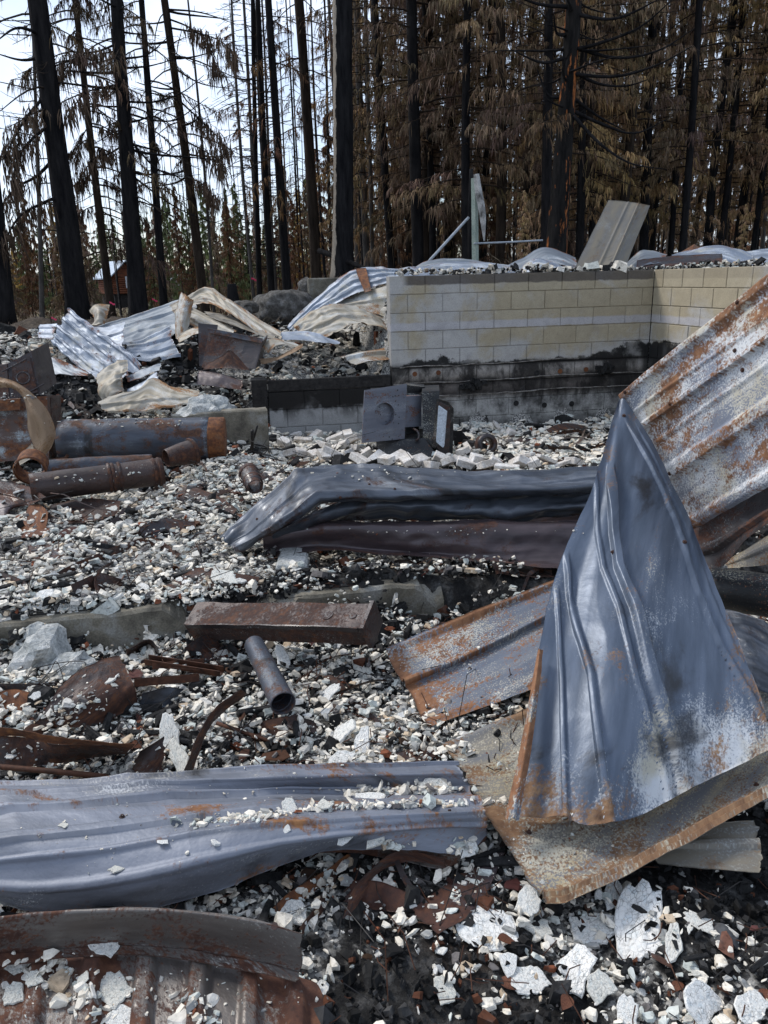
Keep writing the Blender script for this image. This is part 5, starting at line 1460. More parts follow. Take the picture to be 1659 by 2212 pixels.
# ---------------------------------------------------------------- rusty box duct on the footing
A, B = at(420, 1340, 3.42), at(800, 1348, 3.02)
d = B - A; L = np.linalg.norm(d)
O = (A + B) / 2 - np.array([0, 0, .1])
root = empty('box_duct', tuple(O)); tag(root, 'rusty brown rectangular box duct lying on the footing', 'duct')
def local_box(x0, x1, y0, y1, z0, z1, n=18):
    xs = np.linspace(x0, x1, n); prof = [(y0, z0), (y1, z0), (y1, z1), (y0, z1)]
    V = np.array([[x, y, z] for x in xs for y, z in prof]); m = 4
    i = np.arange(n - 1)[:, None] * m; j = np.arange(m)[None]; k = (j + 1) % m
    return V, [np.stack([i + j, i + j + m, i + k + m, i + k], -1).reshape(-1, 4), np.array([np.arange(m)]), np.array([(n - 1) * m + np.arange(m)[::-1]])]
e1 = d / L; e2 = np.cross([0, 0, 1], e1); e2 /= np.linalg.norm(e2); e3 = np.cross(e1, e2)
ca, sa = math.cos(R(24)), math.sin(R(24))
f2 = e2 * ca + e3 * sa; f3 = -e2 * sa + e3 * ca       # rolled towards the camera
def lb(name, args, mat, noise=.016, seed=0, n=18):
    V, gg = local_box(*args, n=n)
    W = A + np.outer(V[:, 0], e1) + np.outer(V[:, 1], f2) + np.outer(V[:, 2], f3)
    return solid(name, (W, gg), mat, root, O, noise=noise, seed=seed)
lb('duct_body', (0, L, -.065, .075, -.06, .05), 'rust')
lb('end_flange', (L - .006, L + .012, -.075, .085, -.072, .06), 'rust_dark', n=3)
lb('seam', (.02, L - .02, -.071, -.064, .03, .054), 'rust_dark', n=10)
vv, gv = tubegeo([A + e1 * L * .80 + f3 * .049, A + e1 * L * .80 + f3 * .055], .026, 18)
solid('knockout', (vv, gv), 'rust_dark', root, O)
vv, gv = tubegeo([A + e1 * L * .93 + f3 * .049, A + e1 * L * .93 + f3 * .053], .018, 18)
solid('knockout', (vv, gv), 'rust_dark', root, O)

# ---------------------------------------------------------------- burnt appliances at the picture edge
O = at(50, 905, 6.9)
r1 = empty('metal_cabinet', tuple(O)); tag(r1, 'burnt appliance door with embossed ring, leaning on top of the rusty cabinet', 'appliance')
ex = np.array([-.05, .5, .04])
grid_prism('casing', [(17, 785, 6.95), (68, 758, 7.05), (88, 852, 6.9), (22, 872, 6.8)], ex, 'rust_dark', r1, O, 12, .006, 3)
q = quad([(26, 790, 6.935), (64, 770, 7.01), (82, 848, 6.88), (30, 862, 6.80)])
nn = np.cross(q[1] - q[0], q[3] - q[0]); nn /= np.linalg.norm(nn); nn = -nn if nn[1] > 0 else nn
solid('door_panel', prism(q, nn * .012), 'rust', r1, O)
cc = q.mean(0) + nn * .014
uu = q[1] - q[0]; uu /= np.linalg.norm(uu); ww = np.cross(nn, uu)
V, gg = tubegeo([cc + (uu * math.cos(t) + ww * math.sin(t)) * .055 for t in np.linspace(0, 2 * math.pi, 25)], .008, 6, cap=False)
solid('embossed_ring', (V, gg), 'rust_dark', r1, O, smooth=True)
for k in (-.33, .33):
    a0 = cc + ww * k * .42 - uu * .12; b0 = cc + ww * k * .42 + uu * .12
    V, gg = tubegeo([a0, b0], .007, 6); solid('embossed_bar', (V, gg), 'rust_dark', r1, O)
grid_prism('side_panel', [(-30, 795, 6.95), (15, 786, 6.93), (20, 870, 6.8), (-30, 880, 6.8)], (0, .3, 0), 'rust', r1, O, 8, .006, 5)
O = at(50, 990, 6.3)
r2 = empty('metal_cabinet', tuple(O)); tag(r2, 'rusty cabinet with flaking pale enamel and orange top rail at the picture edge', 'appliance')
ex = at(131, 853, 6.85) - at(102, 855, 6.42)
grid_prism('casing', [(-40, 866, 6.35), (102, 855, 6.42), (106, 990, 6.25), (-40, 1000, 6.15)], ex, 'cabinet', r2, O, 14, .012, 9)
solid('top_rail', prism(quad([(-40, 866, 6.32), (46, 860, 6.36), (46, 884, 6.33), (-40, 890, 6.28)]), (0, -.03, 0)), 'rust_orange', r2, O)
solid('side_strip', prism(quad([(108, 858, 6.5), (128, 856, 6.8), (136, 985, 6.62), (112, 988, 6.38)]), (.008, 0, 0)), 'rust', r2, O)
sheet('metal_strip', 'brown curled sheet strip drooping in front of the rusty cabinet',
      [[(-15, 812, 6.15), (40, 828, 6.1), (95, 875, 6.05), (118, 925, 6.0), (112, 960, 5.95), (92, 990, 5.9)], [(-15, 826, 6.1), (38, 836, 6.05), (72, 885, 5.95), (92, 930, 5.92), (96, 962, 5.9), (84, 992, 5.88)],
       [(-15, 834, 6.12), (35, 842, 6.08), (60, 885, 6.02), (62, 930, 5.98), (72, 965, 5.92), (78, 990, 5.9)]], 'strip_tan', [], 60, 24, .01, 5, .006, seed=301, cat='metal strip', ridge=.008)
sheet('metal_strip', 'dull bent sheet leaning at the foot of the rusty cabinet',
      [[(30, 1000, 5.85), (70, 955, 5.95)], [(40, 1006, 5.8), (80, 985, 5.85)]], 'panel_dull', [], 20, 10, .008, 5, .006, seed=303, cat='metal strip')

# ---------------------------------------------------------------- charred open bin
O = at(495, 800, 8.8)
r3 = empty('charred_bin', tuple(O)); tag(r3, 'charred open metal bin tilted among sheets, left of the white rubble slope', 'bin')
ex = np.array([.10, .42, .02])
grid_prism('front_panel', [(452, 712, 8.95), (566, 736, 8.8), (549, 797, 8.62), (436, 794, 8.72)], (0, .02, 0), 'rust_dark', r3, O, 14, .03, 4)
solid('side_panel', prism(quad([(566, 736, 8.8), (576, 724, 9.2), (562, 785, 9.0), (549, 797, 8.62)]), (.015, 0, 0)), 'rust_dark', r3, O)
solid('rim', prism(quad([(448, 708, 8.93), (568, 731, 8.78), (566, 741, 8.76), (450, 718, 8.92)]), (0, -.02, 0)), 'tank', r3, O)
solid('back_panel', prism(quad([(428, 698, 9.3), (470, 702, 9.35), (460, 790, 9.1), (430, 790, 9.1)]), (0, .02, 0)), 'rust_dark', r3, O)
sheet('torn_flap', None, [[(446, 790, 8.66), (480, 770, 8.6), (498, 758, 8.62), (530, 788, 8.55)], [(440, 800, 8.6), (480, 796, 8.5), (540, 800, 8.5)]], 'rust', [], 24, 12, .012, 6, .008, seed=305, part=True)
b_ = bpy.data.objects['torn_flap']; b_.parent = r3; b_.location = Vector(b_.location) - Vector(O)
sheet('skirt', None, [[(428, 800, 8.6), (470, 806, 8.5), (525, 822, 8.4)], [(426, 830, 8.4), (470, 836, 8.35), (522, 842, 8.3)]], 'wet_brown', [], 30, 14, .01, 6, .008, seed=307, part=True)
b_ = bpy.data.objects['skirt']; b_.parent = r3; b_.location = Vector(b_.location) - Vector(O)

# ---------------------------------------------------------------- posts and rails beyond the wall
def post(name, label, pts, rads, mat, cat, square=False):
    P = resample([at(*p) for p in pts], 12)
    V, gg = tubegeo(P, np.interp(np.linspace(0, 1, 12), np.linspace(0, 1, len(rads)), rads), 4 if square else 10)
    o = link(name, mesh_np(name, V - P[0], gg, smooth=not square), M[mat]); o.location = tuple(P[0])
    return tag(o, label, cat)
post('gate_post', 'pale green metal post standing beyond the block wall', [(1027, 590, 13.0), (1026, 480, 13.0), (1025, 385, 13.0)], [.055, .055, .055], 'green_pole', 'post', True)
post('charred_post', 'black charred post behind the pale green one with bent tip', [(1018, 590, 13.3), (1017, 470, 13.3), (1018, 365, 13.3)], [.06, .055, .03], 'char', 'post')
post('burnt_post', 'half burnt white board leaning on the pale green post', [(1046, 520, 12.9), (1042, 460, 12.9), (1034, 415, 12.9), (1029, 376, 12.9)], [.012, .05, .06, .045], 'white_wood', 'post', True)
post('rail', 'grey horizontal rail running from the pale green post', [(1024, 526, 12.95), (1100, 523, 13.2), (1172, 519, 13.5)], [.016, .016, .016], 'grey_pole', 'rail')
post('brace_pole', 'grey diagonal pole leaning up to the pale green post', [(925, 566, 12.6), (965, 522, 12.8), (1012, 470, 13.1)], [.022, .022, .022], 'grey_pole', 'pole')
O = at(1470, 565, 10.9)
sheet('metal_channel', 'dark rusty channel lying along the wall top at the right', [[(1376, 562, 10.6), (1450, 553, 10.8), (1560, 548, 10.9)], [(1374, 582, 10.4), (1450, 574, 10.5), (1562, 568, 10.6)]], 'rust_dark', [], 40, 12, .008, 5, .004, seed=309, cat='metal channel')
V, F = prism(quad([(1470, 545, 11.8), (1500, 527, 11.9), (1520, 540, 11.8), (1490, 548, 11.6)]), (0, .05, -.12))
o = link('rusty_box', mesh_np('rusty_box', V - O, F), M['rust_orange']); o.location = tuple(O); uvbox(o); tag(o, 'orange rusty box corner showing above the wall top at the right', 'metal scrap')

# ---------------------------------------------------------------- boulders, stump, fallen logs, stubs
def rock(name, label, c, size, mat, seed, flat=1.0, cat='boulder', sub=4, rough=.45, smooth=True):
    import bmesh
    bm = bmesh.new(); bmesh.ops.create_icosphere(bm, subdivisions=sub, radius=1)
    V = np.array([v.co[:] for v in bm.verts]); F = np.array([[v.index for v in f.verts] for f in bm.faces]); bm.free()
    k = 1 + rough * ((fbm(V * 1.3 + seed * 7, seed, 3) - .5) * 2) + .16 * (fbm(V * 5 + seed, seed + 9, 4) - .5)
    k = k - .10 * np.abs(fbm(V * 2.2 + seed * 3, seed + 4, 3) - .5) * 4 * rough
    V = V * k[:, None] * np.array(size)
    o = link(name, mesh_np(name, V, [F], smooth=smooth), M[mat]); o.location = tuple(c)
    o.rotation_euler = (0, 0, seed * .7)
    return tag(o, label, cat) if label else o
rock('boulder', 'broad dark boulder lying behind the blue panel', at(612, 665, 13.2), (.46, .5, .33), 'rock', 3)
rock('boulder', 'small pale boulder beside the concrete pier', at(660, 626, 13.8), (.16, .18, .17), 'rock', 5)
rock('boulder', 'low grey stone half hidden behind the arched panel', at(525, 668, 12.2), (.22, .2, .13), 'rock', 9)
rock('stone', 'smooth dark grey stone on bare soil in the near corner', at(1558, 2030, 'g.02'), (.042, .045, .03), 'stone', 4, cat='stone', rough=.2)
rock('ash_lump', 'big white ash lump sitting in front of the footing at the picture edge', at(76, 1410, 'g.06'), (.125, .11, .10), 'rock_white', 12, cat='plaster lump', rough=1.1, sub=3, smooth=False)
rock('ash_lump', 'grey-green ash lump right of the big white one', at(150, 1446, 'g.03'), (.078, .08, .06), 'rock_white', 15, cat='plaster lump', rough=1.1, sub=3, smooth=False)
rock('ash_lump', 'large pale melted lump right of the long tan panel', at(460, 902, 7.6), (.22, .25, .17), 'rock_white', 17, cat='plaster lump', rough=1.0, sub=4, smooth=False)
post('burnt_stump', 'short broken black stump left of the boulder', [(506, 662, 15.5), (503, 640, 15.5), (500, 613, 15.5)], [.13, .11, .085], 'char', 'stump')
post('fallen_log', 'charred log lying behind the boulder beneath the tall birch', [(545, 662, 17), (600, 648, 17.5), (660, 632, 18)], [.12, .11, .09], 'char', 'log')
post('fallen_log', 'thin black log slanting down behind the blue panel', [(690, 542, 20), (740, 560, 19), (800, 586, 18)], [.07, .06, .05], 'char', 'log')
post('wood_stub', 'short orange-brown wooden stub by the dull galvanised panel', [(411, 784, 'g.0'), (411, 756, 9.4)], [.03, .028], 'log_wall', 'stub', True)
post('wood_stub', 'short orange-brown wooden stub near the wall end', [(813, 744, 'g.0'), (812, 716, 9.7)], [.03, .028], 'log_wall', 'stub', True)
post('wood_stub', 'small black stub below the shaded tan sheet by the wall end', [(770, 745, 'g.0'), (770, 722, 9.8)], [.05, .04], 'char', 'stub', True)
post('wood_stub', 'charred black block on the rubble slope left of the wall', [(660, 790, 'g.0'), (668, 775, 'g.06')], [.06, .05], 'charcoal', 'stub', True)

# ---------------------------------------------------------------- cabin and shed seen through the trees
def cabin(name, label, px, py, Y, w, h, dpt, roofm, wallm, rz):
    c = at(px, py, Y)
    root = empty(name, tuple(c), rz); tag(root, label, 'cabin')
    V, F = boxgeo((0, 0, -h * .28), (w * .96, dpt * .94, h * 1.04)); link('crawl_base', mesh_np('crawl_base', V, F), M['burnt_wood'], root)
    nlog = 9
    for k in range(nlog):
        V, gg = tubegeo([(-w / 2, -dpt / 2, h * .3 + k * h * .08), (w / 2, -dpt / 2, h * .3 + k * h * .08)], h * .044, 8); link('log', mesh_np('log', V, gg, smooth=True), M[wallm], root)
        V, gg = tubegeo([(-w / 2, -dpt / 2, h * .3 + k * h * .08), (-w / 2, dpt / 2, h * .3 + k * h * .08)], h * .044, 8); link('log', mesh_np('log', V, gg, smooth=True), M[wallm], root)
    V, F = boxgeo((0, 0, h * .62), (w * .97, dpt * .97, h * .72)); link('wall', mesh_np('wall', V, F), M[wallm], root)
    gab = np.array([[-w / 2, -dpt * .5, h * .98], [w / 2, -dpt * .5, h * .98], [0, -dpt * .5, h * 1.5]])
    V, F = prism(gab, (0, dpt, 0)); link('gable', mesh_np('gable', V, F), M[wallm], root)
    rf = empty('roof'); rf.parent = root
    for s in (-1, 1):
        q = np.array([[0, -dpt * .62, h * 1.55], [0, dpt * .62, h * 1.55], [s * w * .68, dpt * .62, h * .86], [s * w * .68, -dpt * .62, h * .86]])
        V, F = prism(q, (0, 0, .1)); link('roof_slope', mesh_np('roof_slope', V, F), M[roofm], rf)
    V, F = boxgeo((w * .12, -dpt / 2 - .12, h * .72), (w * .34, .06, h * .48)); wi = link('window', mesh_np('window', V, F), M['white_paint'], root)
    return root
cabin('cabin', 'small log cabin with pale blue metal roof far off between trunks', 262, 648, 68, 2.3, 2.0, 3.4, 'blue_roof', 'log_wall', R(38))
cabin('shed', 'distant low yellow-brown shed right of the log cabin', 398, 622, 95, 2.3, 1.1, 2.5, 'white_paint', 'galv_shed' if 'galv_shed' in M else 'firebrick', R(20))
for k, (px, py, Y) in enumerate([(235, 652, 15.5), (327, 645, 19), (542, 600, 30), (112, 705, 13.5)]):
    c = at(px, py, Y)
    root = empty('survey_stake', (c[0], c[1], H1(c[0], c[1])))
    hgt = max(.25, c[2] - H1(c[0], c[1]))
    V, gg = tubegeo([(0, 0, -.1), (0, 0, hgt)], .012, 5); link('stake', mesh_np('stake', V, gg), M['bark_brown'], root)
    s = Y / 1642 * 12
    tt = np.linspace(0, 1, 6)
    P = np.stack([tt * s, np.zeros(6), hgt - .25 * s * tt + .1 * s * np.sin(tt * 6)], -1)
    V = np.concatenate([P, P + [0, .002, -s * .3]]); i = np.arange(5)
    link('ribbon', mesh_np('ribbon', V, [np.stack([i, i + 1, i + 7, i + 6], -1)]), M['pink'], root)
    tag(root, ['pink ribbon on a thin stake just left of the leaning thin trunk', 'pink ribbon on a stake behind the second big black trunk', 'pink ribbon on a far stake left of the tall birch', 'pink ribbon on a stake low at the picture edge'][k], 'stake', 'pink survey ribbons')

# ---------------------------------------------------------------- firebricks round the stove
BR = [mesh_np('firebrick', *boxgeo((0, 0, 0), s, bev=.004)) for s in ((.20, .10, .062), (.13, .10, .062), (.10, .10, .06), (.20, .055, .03))]
for m_ in BR: m_.materials.append(M['firebrick'])
rb = random.Random(5)
spots = [(640, 945), (655, 958), (662, 935), (684, 946), (700, 965), (724, 950), (735, 968), (752, 985), (760, 960), (772, 972), (700, 990), (680, 985), (720, 985), (752, 948), (790, 985), (812, 1000), (835, 1000), (860, 996),
         (880, 1008), (905, 1000), (930, 1010), (952, 1002), (968, 1012), (990, 1004), (1012, 1012), (1030, 1004), (1050, 1012), (1070, 1008), (1095, 1014), (1120, 1006), (1150, 1012), (1000, 985), (1010, 975), (1135, 990), (615, 965), (625, 985), (650, 985),
         (1180, 1004), (1210, 1010), (1240, 1004), (780, 1003), (1105, 940), (1075, 925), (870, 1070), (930, 1090), (1010, 1085), (1100, 1080), (1150, 1084)]
for i, (px, py) in enumerate(spots):
    c = at(px, py, 'g.05')
    o = link('firebrick', BR[rb.choice([0, 0, 1, 1, 2, 3])])
    o.location = (c[0], c[1], H1(c[0], c[1]) + rb.uniform(.06, .10)); o.rotation_euler = (rb.uniform(-.5, .5), rb.uniform(-.5, .5), rb.uniform(0, 3.1))
    tag(o, 'pale firebrick among those strewn on rubble before the tipped stove', 'brick', 'pale firebricks strewn before the tipped stove')
# ---------------------------------------------------------------- plaster chips, ash and charcoal
PAL = np.array([(.84, .80, .72), (.80, .775, .71), (.74, .69, .60), (.62, .66, .64), (.52, .57, .56), (.68, .67, .64), (.58, .47, .35), (.36, .37, .37), (.16, .15, .15), (.24, .085, .045)])
PAL = PAL * np.array([1.02, .985, .93])
PW_ = np.array([.22, .19, .12, .11, .08, .10, .05, .07, .05, .01])
def chips(name, pos, rad, thick, col, tilt, seed, mat, label, k=5):
    rr = np.random.default_rng(seed)
    n = len(pos)
    a = np.linspace(0, 2 * math.pi, k, endpoint=False)[None] + rr.uniform(-.4, .4, (n, k))
    el = rr.uniform(.2, 1.0, (n, 1))
    r0 = rr.uniform(.72, 1.2, (n, k)); r1 = r0 * rr.uniform(.62, 1.0, (n, k))
    bot = np.stack([np.cos(a) * r0, np.sin(a) * r0 * el, -np.ones((n, k)) * 1], -1)
    top = np.stack([np.cos(a) * r1, np.sin(a) * r1 * el, np.ones((n, k)) + rr.uniform(-.5, .5, (n, k))], -1)
    V = np.concatenate([bot, top], 1)
    V[..., 0] *= rad[:, None]; V[..., 1] *= rad[:, None]; V[..., 2] *= (thick / 2)[:, None]
    yaw = rr.uniform(0, 2 * math.pi, n); ti = np.clip(rr.normal(0, 1, n) * tilt, -1.5, 1.5); ta = rr.uniform(0, 2 * math.pi, n)
    c, s = np.cos(yaw), np.sin(yaw)
    x = V[..., 0] * c[:, None] - V[..., 1] * s[:, None]; y = V[..., 0] * s[:, None] + V[..., 1] * c[:, None]; z = V[..., 2]
    ca, sa = np.cos(ta)[:, None], np.sin(ta)[:, None]        # tilt about the horizontal axis at angle ta
    u = x * ca + y * sa; v = -x * sa + y * ca
    ct, st_ = np.cos(ti)[:, None], np.sin(ti)[:, None]
    v2 = v * ct - z * st_; z2 = v * st_ + z * ct
    x = u * ca - v2 * sa; y = u * sa + v2 * ca
    W = np.stack([x, y, z2], -1) + pos[:, None, :]
    base = (np.arange(n) * 2 * k)[:, None]
    j = np.arange(k)[None]; j2 = (j + 1) % k
    side = np.stack([base + j, base + j2, base + j2 + k, base + j + k], -1).reshape(-1, 4)
    cap = base + k + j
    C = np.repeat(col, 2 * k, axis=0)
    o = link(name, mesh_np(name, W.reshape(-1, 3), [side, cap], col=C), M[mat])
    return tag(o, label, 'rubble', kind='stuff')

def scatter(n, ymin, ymax, seed, spread=.57):
    rr = np.random.default_rng(seed)
    y = ymin + (ymax - ymin) * rr.uniform(0, 1, n) ** .8
    x = rr.uniform(-1, 1, n) * (spread * y + .38)
    return x, y, rr
def in_wall(x, y):
    p, q = to_pq(x, y)
    return ((q > WALL_Q - .01) & (q < WALL_Q + .2) & (p > P_A - .03)) | ((q > WALL_Q - .0) & (q < WALL_Q + .1) & (p > P_L - .2) & (p < P_A)) | ((p > P_B - .02) & (p < P_B + .2))
for (nm, n, y0, y1, sd, lbl) in [('plaster_rubble', 33000, 1.15, 3.7, 1, 'small white plaster chips strewn through the near debris'),
                                 ('plaster_rubble', 60000, 3.4, 8.9, 2, 'white plaster flakes blanketing the debris in the middle distance'),
                                 ('plaster_rubble', 19000, 8.7, 12.6, 3, 'grey-white plaster flakes on the far debris slope')]:
    x, y, rr = scatter(n, y0, y1, sd)
    keep = (rr.uniform(0, 1, n) < white_w(x, y)) & ~in_wall(x, y)
    x, y = x[keep], y[keep]; n = len(x)
    rad = (.0046 + .0021 * y) * np.minimum(rr.lognormal(0, .70, n), 2.7)
    th_ = rad * rr.uniform(.14, .65, n)
    z = H(x, y) + rr.uniform(.0, .022, n) + rad * .35 + np.where(y < 2.2, 0, .026 * rr.uniform(0, 1, n) ** 2)
    cidx = rr.choice(len(PAL), n, p=PW_)
    col = PAL[cidx] * rr.uniform(.85, 1.08, (n, 1))
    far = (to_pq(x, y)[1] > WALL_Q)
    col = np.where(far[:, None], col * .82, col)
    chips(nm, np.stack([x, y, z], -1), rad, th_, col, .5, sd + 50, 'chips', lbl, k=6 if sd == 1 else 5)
for (nm, n, y0, y1, sd, lbl) in [('charcoal_rubble', 18000, 1.15, 3.7, 4, 'black charcoal lumps and cinders in the near debris'),
                                 ('charcoal_rubble', 26000, 3.4, 12.8, 5, 'black cinders between the white flakes')]:
    x, y, rr = scatter(n, y0, y1, sd)
    keep = (rr.uniform(0, 1, n) > white_w(x, y) - .12) & ~in_wall(x, y)
    x, y = x[keep], y[keep]; n = len(x)
    rad = (.0055 + .0019 * y) * rr.lognormal(0, .55, n)
    z = H(x, y) + rr.uniform(.0, .012, n) + rad * .4
    col = np.clip(rr.lognormal(-4.0, .6, (n, 1)) * np.array([[1, .97, .95]]), .004, .09)
    br = rr.uniform(0, 1, n) < .06
    col = np.where(br[:, None], np.array([[.10, .038, .02]]), col)
    chips(nm, np.stack([x, y, z], -1), rad, rad * rr.uniform(.7, 1.4, n), col, .7, sd + 60, 'chips', lbl, k=4)
# rubble banked against both sides of the footing
rr = np.random.default_rng(41)
n = 4200
p = rr.uniform(-3.2, 1.4, n); dq = np.abs(rr.normal(0, .16, n)) * np.where(rr.uniform(0, 1, n) < .62, -1, 1)
q = LEDGE_Q - .03 + dq + np.where(dq > 0, .06, 0)
heap = np.clip(fbm2(p, p * 0, 2.3, 17, 3) - .36, 0, 1) * .85
x, y = from_pq(p, q)
rad = .0125 * rr.lognormal(0, .55, n)
z = np.where(dq < 0, H(x, y) + rr.uniform(0, 1, n) * heap * np.exp(dq / .12), np.maximum(H(x, y), .17) + rr.uniform(0, .03, n)) + .01
col = PAL[rr.choice(len(PAL), n, p=PW_)] * rr.uniform(.7, 1.05, (n, 1))
col = np.where((rr.uniform(0, 1, n) < .42)[:, None], .018, col)
chips('plaster_rubble', np.stack([x, y, z], -1), rad, rad * rr.uniform(.2, .8, n), col, .6, 95, 'chips', 'mixed white and black crumbs banked against the low footing')
# flakes of rusted sheet between the plaster
x, y, rr = scatter(900, 1.5, 7.5, 12)
keep = ~in_wall(x, y) & (fbm2(x, y, 1.3, 19, 3) > .44)
x, y = x[keep], y[keep]; n = len(x)
rad = (.010 + .0055 * y) * rr.lognormal(0, .5, n)
col = np.array([[.05, .022, .014]]) * rr.lognormal(0, .6, (n, 1)) * rr.uniform(.8, 1.2, (n, 3))
chips('rust_flake_litter', np.stack([x, y, H(x, y) + .022 + .2 * rad], -1), rad, np.full(n, .003), col, .35, 93, 'chips', 'dark rusted sheet flakes lying between the plaster', k=7)
# crumbs on top of the wall (outside fill level)
rr = np.random.default_rng(77)
n = 3600
p = rr.uniform(1.7, 7.5, n); q = WALL_Q + .03 + np.abs(rr.normal(0, .5, n))
x, y = from_pq(p, q)
rad = .018 * rr.lognormal(0, .6, n)
z = np.maximum(H(x, y), np.where(q < WALL_Q + .2, ZTOP, 0)) + .01 + rad * .3 + .05 * rr.uniform(0, 1, n) * (fbm2(x, y, 1.2, 8) > .48)
col = PAL[rr.choice(len(PAL), n, p=PW_)] * rr.uniform(.5, 1.0, (n, 1))
dk = rr.uniform(0, 1, n) < .42
col = np.where(dk[:, None], .02, col)
chips('plaster_rubble', np.stack([x, y, z], -1), rad, rad * .8, col, .6, 91, 'chips', 'white and black crumbs lining the top of the block wall')

# ---------------------------------------------------------------- individual plaster pieces
def slab_geo(seed, n=21, el=.8, th=.16):
    rr = np.random.default_rng(seed)
    m = rr.integers(5, 8)
    ca = np.sort(rr.uniform(0, 2 * math.pi, m)); ca = np.linspace(0, 2 * math.pi, m, endpoint=False) + rr.uniform(-.35, .35, m)
    cr = rr.uniform(.62, 1.18, m)
    C = np.stack([np.cos(ca) * cr, np.sin(ca) * cr * el], -1)
    t = np.linspace(0, m, n, endpoint=False); i = t.astype(int) % m; f = (t - t.astype(int))[:, None]
    O_ = C[i] * (1 - f) + C[(i + 1) % m] * f
    O_ = O_ * (1 + rr.uniform(-.13, .11, (n, 1)))
    h = th * .5
    r0 = np.concatenate([O_ * rr.uniform(.86, 1.02, (n, 1)), -h + rr.uniform(-.03, .03, (n, 1))], 1)
    r1 = np.concatenate([O_, np.zeros((n, 1)) + rr.uniform(-.03, .05, (n, 1))], 1)
    r2 = np.concatenate([O_ * rr.uniform(.90, .97, (n, 1)), h + rr.uniform(-.02, .02, (n, 1))], 1)
    r3 = np.concatenate([O_ * .5, h * 1.0 + rr.uniform(-.03, .03, (n, 1))], 1)
    V = np.concatenate([r0, r1, r2, r3, [[0, 0, h]]])
    a = np.arange(n); b = (a + 1) % n
    qd = np.concatenate([np.stack([a + k * n, b + k * n, b + (k + 1) * n, a + (k + 1) * n], -1) for k in range(3)])
    tr = np.stack([a + 3 * n, b + 3 * n, np.full(n, 4 * n)], -1)
    return V, [qd, tr, a[::-1][None]]
CH_ = []
for s_ in range(10):
    V, gg = slab_geo(s_ + 3, 21 if s_ < 6 else 9, [.8, .65, .95, .5, .75, .6, .8, .55, .9, .7][s_], [.16, .22, .14, .3, .2, .26, .34, .4, .45, .3][s_])
    m_ = mesh_np('plaster_chunk', V, gg); m_.materials.append(M['chunk']); CH_.append(m_)
